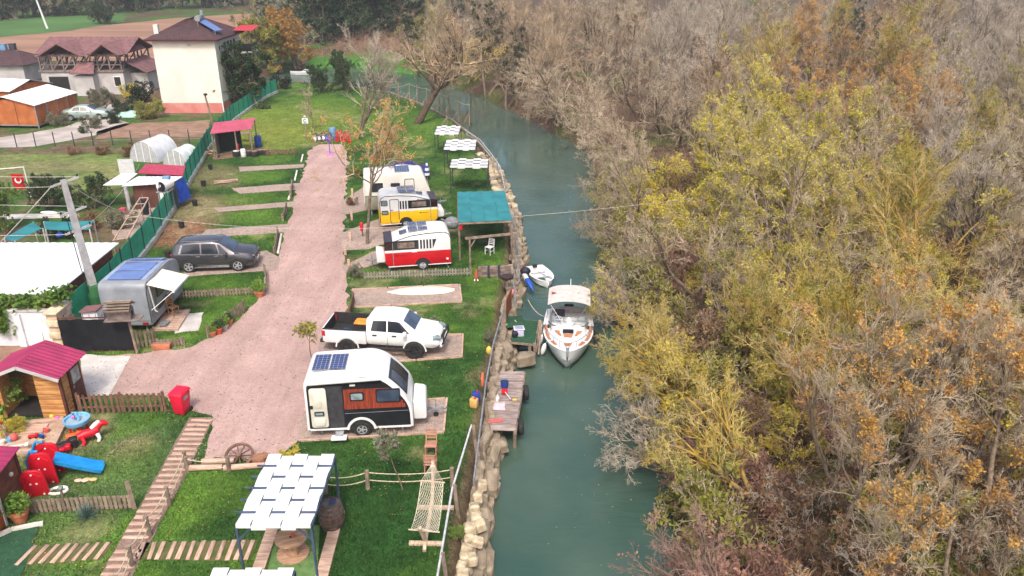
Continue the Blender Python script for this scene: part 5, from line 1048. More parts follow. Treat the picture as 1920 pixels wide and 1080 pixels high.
railing('steel_guard_rail', 'grey steel guard rail above the stone wall beside the plank dock', [(888, 905), (901, 800), (911, 720), (924, 650), (944, 580)], .75, [(897, 830), (907, 750), (921, 665), (941, 590)], galv, .03, grey_wood, flat=True)
railing('thin_railing', 'thin grey railing on the stones between the kayak and the turquoise canopy', [(962, 540), (968, 480), (968, 440), (962, 400)], .8, [(962, 538), (968, 490), (968, 445), (963, 405)], galv, .02, galv)
railing('curved_pipe_rail', 'white curved pipe rail by the water behind the turquoise canopy', [(946, 352), (938, 312), (920, 287), (900, 262), (872, 243)], .7, [(944, 345), (930, 298), (905, 268), (874, 245)], M('white_pipe'), .03, galv, second=.35)
for k, px in enumerate(((860, 218), (842, 208), (824, 200), (800, 192), (782, 186), (768, 182), (748, 184), (730, 190), (880, 225), (838, 232))):
    p = G(px[0], px[1]+6); t = thing('bank_post', f'{ORD[k]} dark post along the bend, seen behind the leaning tree', 'post', p, 0, 'posts along the river bend'); MB().bar((0, 0, -.3), (.05, 0, 1.9), .1, .1).build('upright', grey_wood, t); MB().bar((-.6, -.2, 0), (.02, 0, 1.0), .07, .07).build('brace', grey_wood, t)
m = MB(); pr = [G(p[0], p[1]+6) + Vector((0, 0, 1.85)) for p in ((730, 190), (768, 182), (800, 192), (842, 208), (860, 218), (880, 225))]; [m.tube(sag(a, b_, .12, 4), .014, 4) for a, b_ in zip(pr[:-1], pr[1:])]; tag(m.build('bank_cable', rope_m), 'pale cable strung along the posts of the river bend', 'cable')
panel_r = M('rust_panel', lin((160, 86, 54)), lin((130, 66, 42)), rough=.8, scale=3); p = G(953, 590); t = thing('screen_panel', 'rust brown screen panel standing by the rail above the green dock', 'screen', p, R(80)); bx('board', (0, 0, .55), (1.5, .04, 1.0), panel_r, t); bx('post', (.78, 0, .55), (.09, .09, 1.2), grey_wood, t); bx('post', (-.78, 0, .55), (.09, .09, 1.2), grey_wood, t)

# --- pergolas with woven white strips
steel = M('blue_grey_steel', lin((76, 92, 118)), lin((62, 76, 98)), rough=.5, scale=3); pvc = M('white_pvc_strip', (.74, .74, .76), (.5, .5, .5), rough=.5, scale=2.2, lo=.52, hi=.85); darksteel = M('dark_steel', lin((58, 64, 76)), lin((46, 50, 60)), rough=.6)
def pergola(loc, rz, label, w, d, hgt, ns, nb, mat, group=None, braces=True):
    t = thing('woven_pergola', label, 'pergola', loc, rz, group)
    for sx in (-1, 1):
        for sy in (-1, 1): bx('leg', (sx*(w/2-.03), sy*(d/2-.03), hgt/2-.03), (.06, .06, hgt-.06), mat, t)
        bx('side_beam', (sx*(w/2-.03), 0, hgt-.06), (.06, d, .08), mat, t)
    for sy in (-1, 1): bx('end_beam', (0, sy*(d/2-.03), hgt-.055), (w-.12, .06, .07), mat, t)
    if braces:
        for sx in (-1, 1): MB().bar((sx*(w/2-.04), -d/2+.03, hgt-.5), (sx*(w/2-.42), -d/2+.03, hgt-.1), .045, .045).build('brace', mat, t)
    ys = [-d/2 + d*(k+1)/(nb+1) for k in range(nb)]
    for y in ys: MB().bar((-w/2-.16, y, hgt+.02), (w/2+.02, y, hgt+.02), .045, .045).build('crossbar', mat, t)
    sw = (w-.06)/ns
    for i in range(ns):
        P = []; N = 8*(nb+1)
        for k in range(N+1):
            y = -d/2-.02 + (d+.04)*k/N; ph = (y+d/2)/d*(nb+1); z = hgt+.02 + .034*math.cos(math.pi*(ph-1))*(1 if i % 2 else -1)
            x0 = -w/2+.03+i*sw; P.append([(x0+.004, y, z), (x0+sw-.004, y, z)])
        P = [[(P[0][q][0], P[0][q][1]-.005, P[0][q][2]-.12) for q in (0, 1)]] + P
        MB().grid(P).build('strip', pvc, t, solid=.008, smooth=70)
    return t
a, b_, c, d = G(442, 984, 2.3), G(586, 986, 2.3), G(628, 856, 2.3), G(500, 856, 2.3)
pergola(((a.x+b_.x+c.x+d.x)/4, (a.y+c.y)/2, 0), 0, 'large white woven strip pergola over the cable spool table', 2.08, 3.18, 2.3, 5, 5, steel)
f = G(390, 1068, 2.3); pergola((f.x+1.15, f.y-1.6, 0), 0, 'white woven pergola cut off at the bottom edge of the view', 2.08, 3.18, 2.3, 5, 5, steel)
for k, (a, b_, c, d, lab) in enumerate((((811, 237), (858, 236), (869, 250), (822, 251), 'farthest of the three small woven pergolas by the water'), ((833, 263), (886, 261), (898, 279), (838, 279), 'middle one of the three small woven pergolas by the water'), ((843, 300), (914, 297), (918, 312), (846, 313), 'nearest of three small woven pergolas, just behind the turquoise canopy'))):
    q = [G(*p, 2.0) for p in (a, b_, c, d)]; cx = sum((p for p in q), Vector())/4; pergola((cx.x, cx.y, 0), 0, 'small white woven pergola, ' + lab, (q[2]-q[3]).length, (q[0].y+q[1].y-q[2].y-q[3].y)/2, 2.0, 5, 4, darksteel, 'three small pergolas by the water')
# --- turquoise canopy
turq = M('turquoise_mesh', lin((46, 128, 136)), lin((38, 112, 120)), rough=.9, scale=1.2, bump=.2, bscale=60)
q = [G(*p, 2.3) for p in ((858, 360), (946, 358), (961, 413), (859, 417))]; c0 = sum((p for p in q), Vector())/4; c0.z = 0
t = thing('shade_canopy', 'turquoise mesh shade canopy on wooden posts behind the red caravan', 'canopy', c0)
for k in range(4):
    P = []
    for i in range(5):
        f0 = (k + i/4*.985)/4; a_, b_ = q[0].lerp(q[1], f0)-c0, q[3].lerp(q[2], f0)-c0
        P.append([a_.lerp(b_, j/6) + Vector((0, 0, .02*math.sin(i*2.2+j*1.3+k) + .03*abs(i-2)/2 - (.1 if j in () else 0))) for j in range(7)])
    MB().grid(P).build('fabric_strip', turq, t, solid=.012, smooth=60)
for k in range(4): p = q[k]-c0; MB().cyl((p.x*.97, p.y*.97, 0), (p.x*.97, p.y*.97, 2.26), .06, n=8).build('post', grey_wood, t)
for a_, b_ in ((0, 1), (1, 2), (2, 3), (3, 0)): MB().bar(q[a_]-c0 - Vector((0, 0, .07)), q[b_]-c0 - Vector((0, 0, .07)), .07, .09).build('beam', grey_wood, t)
bx('red_box', (q[3]-c0 + Vector((.15, -.02, -.3))), (.16, .1, .22), red_p, t)
# --- wooden frame with one beam
a_ = G(882, 508); b_ = G(966, 497); t = thing('beam_frame', 'bare wooden frame with one long beam beside the white chair', 'frame', a_); d = b_-a_
for p in (Vector(), d): MB().cyl(p, p + Vector((0, 0, 1.85)), .055, n=8).build('post', grey_wood, t)
MB().bar(Vector((-.25, 0, 1.9)), d + Vector((.25, .02, 1.9)), .1, .12).build('beam', grey_wood, t); MB().bar((.02, 0, 1.4), (.3, .03, 1.84), .05, .05).build('brace', grey_wood, t)
# --- chairs
def chair(loc, rz, label, mat, sc=1., cat='chair'):
    t = thing('chair', label, cat, loc, rz); t.scale = (sc,)*3
    bx('seat', (0, 0, .44), (.42, .42, .035), mat, t, bevel=.012)
    for x in (-1, 1): MB().bar((x*.18, -.18, 0), (x*.18, -.17, .43), .035, .035).build('leg', mat, t); MB().bar((x*.18, .2, 0), (x*.18, .17, .44), .035, .035).build('leg', mat, t); MB().bar((x*.18, .17, .44), (x*.19, .24, .88), .035, .03).build('back_post', mat, t); bx('stretcher', (x*.18, 0, .2), (.025, .34, .025), mat, t)
    for z in (.58, .68, .78, .86): bx('back_slat', (0, .19+(z-.44)*.12, z), (.37, .02, .05), mat, t)
    return t
chair(G(918, 476), R(-35), 'white chair standing on the lawn below the beam frame', white)
pinkw = M('pinkish_wood', lin((190, 140, 118)), lin((160, 112, 94)), rough=.8, scale=3, rnd=.1)
chair(G(809, 852), R(0), 'pinkish wooden chair facing the camera beside the young grey tree', pinkw); chair(G(808, 886), R(178), 'pinkish wooden chair with its back turned, just behind the hammock', pinkw)
# --- hammock
t = thing('hammock_stand', 'heavy wooden hammock stand on two cross feet', 'stand', (G(797, 1022).x+.05, 20, 0), R(-1.5)); hw = M('hammock_timber', lin((206, 186, 164)), lin((172, 150, 128)), rough=.8, scale=3, stretch=(6, 1, 6))
for y, w in ((-.95, 1.05), (.72, 1.15)): bx('cross_foot', (.02 if y < 0 else .12, y, .06), (w, .12, .12), hw, t, bevel=.01)
bm_ = [(0, -1.3, .08), (0, -.9, .18), (0, .0, .24), (.0, .72, .3), (.0, 1.15, .75), (.0, 1.35, 1.42)]; 
for a_, b_ in zip(bm_[:-1], bm_[1:]): MB().bar(a_, (b_[0], b_[1], b_[2]), .1, .12).build('main_beam', hw, t)
MB().bar((0, -.95, .15), (-.1, -1.3, .95), .09, .1).build('front_arm', hw, t)
t2 = thing('hammock', 'cream rope net hammock hung on the wooden stand', 'hammock', t.location, R(-1.5)); net = M('cream_rope', lin((222, 216, 196)), lin((196, 188, 166)), rough=.9)
A0, A1, B0, B1 = Vector((-.38, -1.22, .8)), Vector((.42, -1.28, .78)), Vector((-.32, .78, 1.05)), Vector((.38, .74, 1.03))
for a_, b_ in ((A0, A1), (B0, B1)): d = (b_-a_)*.08; MB().cyl(a_-d, b_+d, .022, n=8).build('spreader_bar', hw, t2)
def npt(u, v): p = A0.lerp(A1, u).lerp(B0.lerp(B1, u), v); p.z -= .42*4*v*(1-v)*(.55+.45*math.sin(math.pi*u)); return p
m = MB(); NU, NV = 12, 24
for k in range(-NV//2, NU+1):
    for sg in (1, -1):
        pts = []
        for j in range(NV+1):
            u = (k + j*.5)/NU if sg > 0 else 1-(k + j*.5)/NU
            if -1e-6 <= u <= 1+1e-6: pts.append(npt(u, j/NV))
        if len(pts) > 2: m.tube(pts, .007, 3, cap=False)
for u in (0, 1): m.tube([npt(u, j/10) for j in range(11)], .012, 4)
m.build('net', net, t2); m = MB()
for k in range(NU+1): m.tube([npt(k/NU, 1), (0, 1.34, 1.36)], .006, 3, cap=False); m.tube([npt(k/NU, 0), (-.1, -1.31, .94)], .006, 3, cap=False)
m.build('suspension_cords', net, t2)
# --- turf mat with timber edges, cable spool, barrel under the pergola
turf = M('bright_turf', lin((108, 140, 84)), lin((92, 124, 70)), rough=1, scale=5, bump=.3, bscale=90)
sheet('turf_mat', [(520, 985), (600, 985), (594, 1090), (498, 1090)], .02, turf, amp=0)
for a_, b_, lab in (((512, 975), (470, 1095), 'left'), ((642, 962), (606, 1100), 'right')):
    A_, B_ = G(*a_), G(*b_); t = thing('timber_edging', f'pale timber boards along the {lab} side of the turf mat', 'edging', A_)
    for k in range(3): p0, p1 = A_.lerp(B_, k/3)-A_, A_.lerp(B_, (k+.985)/3)-A_; MB().bar(p0 + Vector((.1 if lab == 'left' else -.1, 0, .05)), p1 + Vector((.1 if lab == 'left' else -.1, 0, .05)), .36, .09).build('board', timber, t)
sp = M('spool_wood', lin((196, 160, 130)), lin((160, 122, 96)), rough=.85, scale=2.5, stretch=(1, 7, 1), bump=.2)
t = thing('cable_spool_table', 'wooden cable spool used as a table under the woven pergola', 'table', G(550, 1040), .3)
for z in (.03, .62):
    for k in range(5):   # boards of each disc
        y0, y1 = -.47+k*.188+.002, -.47+(k+1)*.188-.002; xx = lambda y: math.sqrt(max(0, .47**2-min(.4699**2, y*y)))
        ysn = [y0+(y1-y0)*q/4 for q in range(5)]; poly = [(xx(y), y) for y in ysn] + [(-xx(y), y) for y in ysn[::-1]]; MB().prism(poly, z, z+.05, 'z').build('disc_board', sp, t)
MB().lathe([(.2, .08), (.2, .62)], 16).build('drum', sp, t, smooth=40); MB().lathe([(0, .672), (.05, .672)], 10).build('bolt_hole', black_r, t)
m = MB(); m.lathe([(.0, 0), (.06, 0), (.06, .06), (.05, .06)], 10); tag(m.build('ash_tray', M('terracotta_red', lin((196, 90, 62)), rough=.7), loc=G(549, 1005, .67) + Vector((0, 0, .003))), 'small orange ashtray on the cable spool table', 'ashtray')
oak = M('oak_staves', lin((116, 88, 74)), lin((84, 62, 52)), rough=.8, scale=3, stretch=(6, 6, .7), bump=.2, rnd=.1); hoop = M('iron_hoop', lin((120, 116, 116)), lin((88, 84, 84)), rough=.6, metal=.5)
t = thing('wine_barrel', 'upright brown oak barrel with iron hoops beside the woven pergola', 'barrel', G(624, 988))
rb = lambda z: .29 + .1*math.sin(math.pi*min(1, max(0, z/.95)))
for k in range(20):
    a0, a1 = 2*math.pi*k/20+.012, 2*math.pi*(k+1)/20-.012; MB().grid([[(rb(z)*math.cos(a), rb(z)*math.sin(a), z) for a in (a0, (a0+a1)/2, a1)] for z in (0, .12, .3, .48, .66, .84, .95)]).build('stave', oak, t, solid=.02, smooth=50)
for z in (.06, .2, .34, .6, .75, .89): MB().lathe([(rb(z-.025)+.004, z-.025), (rb(z-.025)+.014, z-.025), (rb(z+.025)+.014, z+.025), (rb(z+.025)+.004, z+.025)], 28).build('hoop', hoop, t, smooth=40)
MB().lathe([(0, .9), (.29, .9)], 24).build('lid', oak, t); m = MB(); m.grid([[(i*.06-.02, j*.06-.05, .93+random.uniform(0, .05)) for j in range(5)] for i in range(4)]); tag(m.build('blue_cloth', M('navy_cloth', lin((62, 66, 104)), rough=.9), loc=t.location.copy(), smooth=60, solid=.01), 'crumpled dark blue cloth on top of the oak barrel', 'cloth')
# --- rope barriers
def rope_fence(label, pxs, h_=.75, double=True):
    t = thing('rope_barrier', label, 'rope fence', (0, 0, 0)); pts = [G(*p) for p in pxs]
    for p in pts: MB().cyl(p - Vector((0, 0, .1)), p + Vector((random.uniform(-.03, .03), 0, h_)), .075, .07, n=9).build('post', grey_wood, t)
    for a_, b_ in zip(pts[:-1], pts[1:]):
        for z in ((h_-.08, h_-.38) if double else (h_-.08,)): MB().tube(sag(a_ + Vector((0, 0, z)), b_ + Vector((0, 0, z)), .12), .018, 5).build('rope', rope_m, t, smooth=60)
rope_fence('rope barrier on short posts between the woven pergola and the hammock', [(612, 925), (690, 917), (848, 912)])
rope_fence('rope barrier on short posts along the stepping plank path', [(350, 880), (318, 948), (282, 1005), (248, 1062), (222, 1120)])
rope_fence('rope barrier along the log edging beside the wagon wheel', [(352, 884), (430, 884)], .6)
# log edging and wagon wheel
t = thing('log_edging', 'peeled logs edging the gravel beside the wagon wheel', 'log', (0, 0, 0))
for a_, b_ in (((352, 882), (418, 880)), ((420, 882), (500, 876)), ((380, 870), (440, 868))): MB().cyl(G(*a_) + Vector((0, 0, .1)), G(*b_) + Vector((0, 0, .1)), .11, .1, n=9).build('log', timber, t, smooth=60)
wm_ = M('old_dark_wood', lin((122, 92, 78)), lin((92, 68, 58)), rough=.85, scale=4); p = G(444, 876)
t = thing('wagon_wheel', 'old wooden wagon wheel leaning on the logs behind the woven pergola', 'wheel', p, 0); t.rotation_euler = (R(-64), 0, R(3))
MB().lathe([(.42, -.035), (.5, -.035), (.5, .035), (.42, .035), (.42, -.035)], 28, (0, 0, .45), RX).build('rim', wm_, t, smooth=40); MB().lathe([(0, -.09), (.09, -.09), (.09, .09), (0, .09)], 12, (0, 0, .45), RX).build('hub', wm_, t)
for k in range(10): a = math.pi*2*k/10; MB().bar((.06*math.cos(a), 0, .45+.06*math.sin(a)), (.44*math.cos(a), 0, .45+.44*math.sin(a)), .035, .045, up=(0, 1, 0)).build('spoke', wm_, t)
for k, px in enumerate(((486, 868), (496, 866))): tag(link('field_stone', rock_mesh(31+k, M('brown_stone', lin((160, 116, 88)), lin((128, 92, 72)), rough=.9, scale=4)), None, G(*px) + Vector((0, 0, .15)), (0, 0, k), (.5, .4, .35)), ('brown field stone beside the wagon wheel', 'brown field stone leaning at the far corner of the woven pergola')[k], 'stone')
# --- picket fences
def picket(label, pxs, hgt, gap, mat, pw_=.07, rails=(.3, .8), post=True, world=False, lean=0., flip=0, name='picket_fence', pointed=True, tt=.018, psz=.08):
    pts = [Vector(p) for p in pxs] if world else [G(*p) for p in pxs]; t = thing(name, label, 'fence', pts[0])
    poly = [(-pw_/2, 0), (pw_/2, 0), (pw_/2, hgt-(pw_*.5 if pointed else 0))] + ([(0, hgt)] if pointed else []) + [(-pw_/2, hgt-(pw_*.5 if pointed else 0))]
    me = MB().prism(poly, -tt/2, tt/2).mesh('picket', mat)
    for a_, b_ in zip(pts[:-1], pts[1:]):
        d = b_-a_; L = d.length; an = math.atan2(d.y, d.x); nn = Vector((-math.sin(an), math.cos(an), 0)); n_ = max(2, int(L/gap)); o_ = a_-pts[0]
        for k in range(n_): link('picket', me, t, o_ + d*((k+.5)/n_) - nn*.03 + Vector((0, 0, .04)), (0, random.uniform(-.03, .03), an))
        for f_ in rails: MB().bar(o_ + Vector((0, 0, hgt*f_+.04)), o_ + d + Vector((0, 0, hgt*f_+.04)), .03, .06).build('rail', mat, t)
        if post:
            np_ = max(1, round(L/1.9))
            for k in range(np_+1): p = o_ + d*(k/np_) + nn*.05; MB().cyl(p - Vector((0, 0, .2)), p + Vector((0, 0, hgt*1.08)), psz/2, n=8).build('post', mat, t)
    return t
brownw = M('brown_picket', lin((128, 96, 78)), lin((98, 72, 60)), rough=.85, scale=3, stretch=(4, 4, 1), rnd=.22)
picket('dark brown picket fence between the log shed and the red bin', [(150, 776), (310, 772)], .82, .19, brownw, .1, pointed=False, psz=.11)
picket('low grey picket fence on the lawn between the toy slide and the agave', [(58, 962), (250, 953)], .5, .14, grey_wood, .1, pointed=False, rails=(.2, .85)); tall = G(253, 955); t = thing('fence_post', 'tall leaning post at the path end of the low grey fence', 'post', tall); MB().bar((0, 0, -.2), (-.12, .1, 1.0), .11, .11).build('upright', grey_wood, t)
lm = G(123, 952); t = thing('garden_lamp', 'small solar garden lamp on the low grey fence post', 'lamp', lm); MB().cyl((0, 0, 0), (0, 0, .75), .04, n=7).build('post', grey_wood, t); MB().box((0, 0, .78), (.14, .14, .06)).build('lamp_head', galv, t, bevel=.01)
gp = M('grey_picket', lin((150, 144, 132)), lin((120, 114, 104)), rough=.9, scale=4, rnd=.2)
picket('grey picket fence running in front of the red caravan', [(683, 524), (884, 516)], .42, .155, gp, .09, rails=(.25, .7))
picket('picket fence along the lawn behind the grey caravan toward the terracotta planter', [(330, 560), (482, 552)], .42, .15, grey_wood, .09, rails=(.25, .7))
picket('picket fence holding flower pots at the bend of the gravel road', [(392, 634), (460, 584)], .6, .13, grey_wood, .08)
picket('weathered picket fence beside the black gate', [(250, 655), (294, 648)], .85, .16, grey_wood, .09, pointed=True); picket('short picket fence with a flower trough at the road edge', [(296, 652), (345, 648)], .4, .13, grey_wood, .08, rails=(.3, .75))
for k, (px, lab) in enumerate((((500, 548, 498, 512), 'beside the dark brown car'), ((516, 478, 522, 440), 'across the end of the lawn behind the dark brown car'), ((531, 415, 538, 392), 'at the road end of the third lawn strip'), ((546, 373, 549, 350), 'at the road end of the second lawn strip'))):
    picket(f'short weathered board fence {lab}', [(px[0], px[1]), (px[2], px[3])], .5, .11, grey_wood, .09, pointed=False, rails=(.3, .8))
picket('short brown board fence between the pickup and the gravel road', [(656, 600), (664, 566)], .55, .11, brownw, .09, pointed=False)
picket('low brown picket fence running from the pink roofed shelter', [(500, 292), (556, 289)], .45, .28, brownw, .14, pointed=False)
# white kerb posts at the ends of the lawn strips
wht = M('white_kerb', lin((226, 222, 214)), lin((200, 194, 186)), rough=.8)
for k, (a_, b_, lab) in enumerate((((565, 304), (568, 291), 'beside the pink roofed shelter'), ((553, 339), (557, 321), 'of the first lawn strip'), ((541, 375), (547, 360), 'of the second lawn strip'), ((530, 415), (537, 394), 'of the third lawn strip'), ((521, 476), (528, 440), 'behind the dark brown car'))):
    A_, B_ = G(*a_), G(*b_); t = thing('kerb_board', f'white board lying at the road end {lab}', 'board', A_); MB().bar((0, 0, .05), B_-A_ + Vector((0, 0, .05)), .12, .1).build('board', wht, t, bevel=.01)
for k, (px, lab) in enumerate((((655, 505), 'beside the thorny bush'), ((657, 452), 'left of the red caravan hitch'), ((660, 413), 'left of the yellow caravan'), ((661, 368), 'left of the cream caravan'), ((648, 478), 'by the road near the red canister'))):
    t = thing('marker_post', f'short pale marker post on the grass verge {lab}', 'post', G(*px)); bx('post', (0, 0, .3), (.14, .1, .6), timber, t, bevel=.01)
# edging timbers round the pads
for k, (poly, lab) in enumerate(((PADS[5], 'the pad with the upturned hull'), (PADS[6], 'the pickup pad'), (PADS[7], 'the white and black caravan pad'))):
    t = thing('pad_edging', f'thin timber edging round {lab}', 'edging', (0, 0, 0)); q = [G(*p) for p in poly]
    seq = [(0, 1), (1, 2), (2, 3)] if k < 2 else [(1, 2), (2, 3), (3, 0)]
    for a_, b_ in seq:
        n_ = max(1, int((q[b_]-q[a_]).length/1.6))
        for j in range(n_): MB().bar(q[a_].lerp(q[b_], j/n_) + Vector((0, 0, .03)), q[a_].lerp(q[b_], (j+.96)/n_) + Vector((0, 0, .03)), .07, .1).build('board', timber, t)
# ================================================================ buildings and gardens left of the camp
cream_w = M('cream_render', lin((230, 221, 212)), lin((218, 208, 199)), rough=.9, scale=.5, bump=.08, bscale=8); redbase = M('red_plinth', lin((196, 112, 106)), lin((204, 142, 134)), rough=.9, scale=.8)
rooftile = M('maroon_roof', lin((84, 58, 60)), lin((66, 48, 52)), rough=.7, scale=2, rnd=.08); redroof = M('red_brown_tile', lin((132, 94, 94)), lin((110, 78, 80)), rough=.8, scale=2, rnd=.1); greywall = M('grey_render', lin((196, 192, 192)), lin((172, 168, 168)), rough=.95, scale=.6)
magenta = M('magenta_sheet', lin((158, 46, 88)), lin((138, 40, 78)), rough=.5, scale=1.2); pinkroof = M('pink_red_sheet', lin((184, 84, 106)), lin((168, 74, 94)), rough=.6, scale=1.5); orangew = M('orange_panel', lin((190, 112, 62)), lin((166, 92, 50)), rough=.6, scale=1.2, rnd=.08); roofwhite = M('white_sheet_roof', (.8, .82, .84), (.72, .75, .77), rough=.5, scale=.8)
darkin = M('dark_inside', (.015, .014, .014), (.025, .022, .02), rough=.9); oldtimber = M('grey_old_timber', lin((136, 120, 114)), lin((104, 92, 88)), rough=.9, scale=3, rnd=.15); logm = M('orange_log', lin((200, 148, 92)), lin((166, 114, 66)), rough=.7, scale=2.5, stretch=(.8, 5, 5), rnd=.12)
def slope_roof(parent, name, p, mat, n=14, amp=.02, thick=.03, run='u'):
    """corrugated sheet spanning four corners p0 (low a) p1 (low b) p2 (high b) p3 (high a); ribs run from low to high"""
    p = [Vector(k) for k in p]; nrm = (p[1]-p[0]).cross(p[3]-p[0]).normalized(); nrm = nrm if nrm.z > 0 else -nrm; P = []
    for i in range(n*2+1):
        f = i/(n*2); o = nrm*(amp if i % 2 else 0); P.append([p[0].lerp(p[1], f)+o, p[3].lerp(p[2], f)+o])
    return MB().grid(P).build(name, mat, parent, solid=thick)
def hip(parent, x0, x1, y0, y1, z, zr, rx0, rx1, ry0, ry1, mat, over=.5):
    """hip roof in four ribbed planes"""
    a, b_, c, d = (x0-over, y0-over, z), (x1+over, y0-over, z), (x1+over, y1+over, z), (x0-over, y1+over, z); e, f, g, h_ = (rx0, ry0, zr), (rx1, ry0, zr), (rx1, ry1, zr), (rx0, ry1, zr)
    for q in ((a, b_, f, e), (b_, c, g, f), (c, d, h_, g), (d, a, e, h_)): slope_roof(parent, 'roof_plane', q, mat, 22, .035, .04)
# --- three-storey cream house
hx0, hx1, hy0, hy1, hz = -36.9, -30.6, 85.2, 93.4, 7.5
t = thing('cream_house', 'tall cream rendered house with a maroon hip roof and red painted base', 'house', (0, 0, 0))
bx('wall', ((hx0+hx1)/2, (hy0+hy1)/2, (1.05+hz)/2), (hx1-hx0, hy1-hy0, hz-1.05), cream_w, t); bx('plinth', ((hx0+hx1)/2, (hy0+hy1)/2, .53), (hx1-hx0-.02, hy1-hy0-.02, 1.06), redbase, t)
hip(t, hx0, hx1, hy0, hy1, hz, hz+1.75, -34.1, -33.4, 88, 90.5, rooftile, .6); bx('fascia', ((hx0+hx1)/2, (hy0+hy1)/2, hz-.08), (hx1-hx0+1.1, hy1-hy0+1.1, .14), M('maroon_fascia', lin((110, 48, 58)), rough=.6), t)
MB().box((hx0+.45, hy0+.6, hz+.75), (.45, .45, 1.3)).build('chimney', cream_w, t)
bx('vent', ((hx0+hx1)/2+.6, hy0-.01, hz-.55), (.4, .04, .2), greywall, t); bx('corner_pipe', (hx1+.06, hy0+.05, 3.7), (.1, .1, 7.2), white, t)
for k in range(4): f = bx('window', (hx1+.02, hy0+3.2+k*1.0, hz-1.1), (.06, .85, 1.2), white, t); bx('pane', (hx1+.055, hy0+3.2+k*1.0, hz-1.1), (.02, .68, 1.05), glass_d, f)
f = bx('window', (hx1+.02, hy0+1.4, hz-1.0), (.05, .4, .6), white, t); bx('pane', (hx1+.05, hy0+1.4, hz-1.0), (.02, .28, .46), glass_d, f)
bl_ = bx('balcony', (hx1+1.0, hy1-1.2, hz-2.0), (2.0, 2.4, .18), concrete, t); bx('parapet', (hx1+1.0, hy1-2.35, hz-1.5), (2.0, .08, .8), black_p, bl_); bx('parapet', (hx1+1.95, hy1-1.2, hz-1.5), (.08, 2.3, .8), black_p, bl_)
for y in (hy1-2.3, hy1-.1): bx('balcony_post', (hx1+1.92, y, hz-.7), (.1, .1, 2.4), oldtimber, bl_)
slope_roof(bl_, 'balcony_roof', ((hx1+.3, hy1-2.7, hz+.35), (hx1+2.4, hy1-2.7, hz+.3), (hx1+2.4, hy1+.2, hz+.6), (hx1+.3, hy1+.2, hz+.65)), M('bright_red_sheet', lin((186, 52, 62)), rough=.6), 8)
t = thing('solar_water_heater', 'solar water heater with a blue panel on the cream house roof', 'heater', (-32.3, 87.4, hz+.55)); MB().bar((0, 0, 1.15), (1.9, -.6, .15), 1.2, .06).build('collector', blue_s, t)
MB().cyl((-.15, -.7, 1.35), (-.15, .6, 1.35), .3, n=12).build('tank', galv, t, smooth=50); MB().cyl((.1, .1, 1.6), (.1, .1, 2.1), .22, n=10).build('header_tank', galv, t, smooth=50)
m = MB(); [m.bar(a, b_, .05, .05) for a, b_ in (((-.2, -.6, 0), (-.2, -.6, 1.3)), ((-.2, .5, 0), (-.2, .5, 1.3)), ((1.6, -1, -.3), (1.6, -1, .3)), ((-.2, -.6, .2), (1.6, -.6, 0)))]; m.build('stand', galv, t)
# --- unfinished house: render below, open timber frame, tiled gables above
t = thing('unfinished_house', 'unfinished house with an open timber upper storey under red tiled gables', 'house', (0, 0, 0)); ux0, ux1, uy0, uy1 = -55.5, -45.8, 96.5, 104.5
bx('wall', ((ux0+ux1)/2, (uy0+uy1)/2, 1.3), (ux1-ux0, uy1-uy0, 2.6), greywall, t); bx('floor_slab', ((ux0+ux1)/2, (uy0+uy1)/2, 2.68), (ux1-ux0+.3, uy1-uy0+.3, .16), oldtimber, t)
for x, w, z0_, z1_ in ((-53.5, 2.8, .1, 2.2), (-49.6, 1.1, .2, 2.2), (-46.6, .9, .9, 2.1)): f = bx('window', (x, uy0-.01, (z0_+z1_)/2), (w, .06, z1_-z0_), white if w < 2 else greywall, t); bx('pane', (x, uy0-.045, (z0_+z1_)/2), (w*.82, .02, (z1_-z0_)*.86), darkin, f)
rg = random.Random(8); xsp = [ux0+.1+(ux1-ux0-.2)*k/7 for k in range(8)]
for y in (uy0+.1, uy1-.1):
    for k, x in enumerate(xsp):
        bx('timber_post', (x, y, 3.55), (.15, .15, 1.6), oldtimber, t)
        if k < 7 and k != 3: MB().bar((x+.08, y, 2.8), (xsp[k+1]-.08, y, 4.3), .09, .12).build('timber_brace', oldtimber, t)
    MB().bar((ux0-.3, y, 4.42), (ux1+.3, y, 4.42), .15, .17).build('timber_beam', oldtimber, t)
    bx('timber_rail', ((ux0+ux1)/2, y+.02, 3.4), (ux1-ux0, .08, .1), oldtimber, t)
for k in range(8): MB().bar((xsp[k], uy0+.4, 2.8), (xsp[k]+rg.uniform(-1, 1), (uy0+uy1)/2, 5.4), .11, .13).build('timber_rafter', oldtimber, t)
for x in (ux0+.1, ux1-.1):
    for k in range(1, 4): bx('timber_post', (x, uy0+k*2, 3.55), (.14, .14, 1.6), oldtimber, t)
def gable(parent, x0, x1, y0, y1, z, zr, axis, mat, ov=.6):
    if axis == 'x': ym = (y0+y1)/2; qs = (((x0-ov, y0-ov, z), (x1+ov, y0-ov, z), (x1+ov, ym, zr), (x0-ov, ym, zr)), ((x1+ov, y1+ov, z), (x0-ov, y1+ov, z), (x0-ov, ym, zr), (x1+ov, ym, zr)))
    else: xm = (x0+x1)/2; qs = (((x0-ov, y1+ov, z), (x0-ov, y0-ov, z), (xm, y0-ov, zr), (xm, y1+ov, zr)), ((x1+ov, y0-ov, z), (x1+ov, y1+ov, z), (xm, y1+ov, zr), (xm, y0-ov, zr)))
    for q in qs: slope_roof(parent, 'roof_plane', q, mat, 18, .045, .1)
gable(t, ux0, ux1, uy0+1.2, uy1, 4.45, 6.0, 'x', redroof); gable(t, -54.6, -50.4, uy0-.4, uy1-2, 4.45, 5.9, 'y', redroof, .5); gable(t, -48.6, -46, uy0-.6, uy1-2, 4.5, 5.8, 'y', redroof, .5)
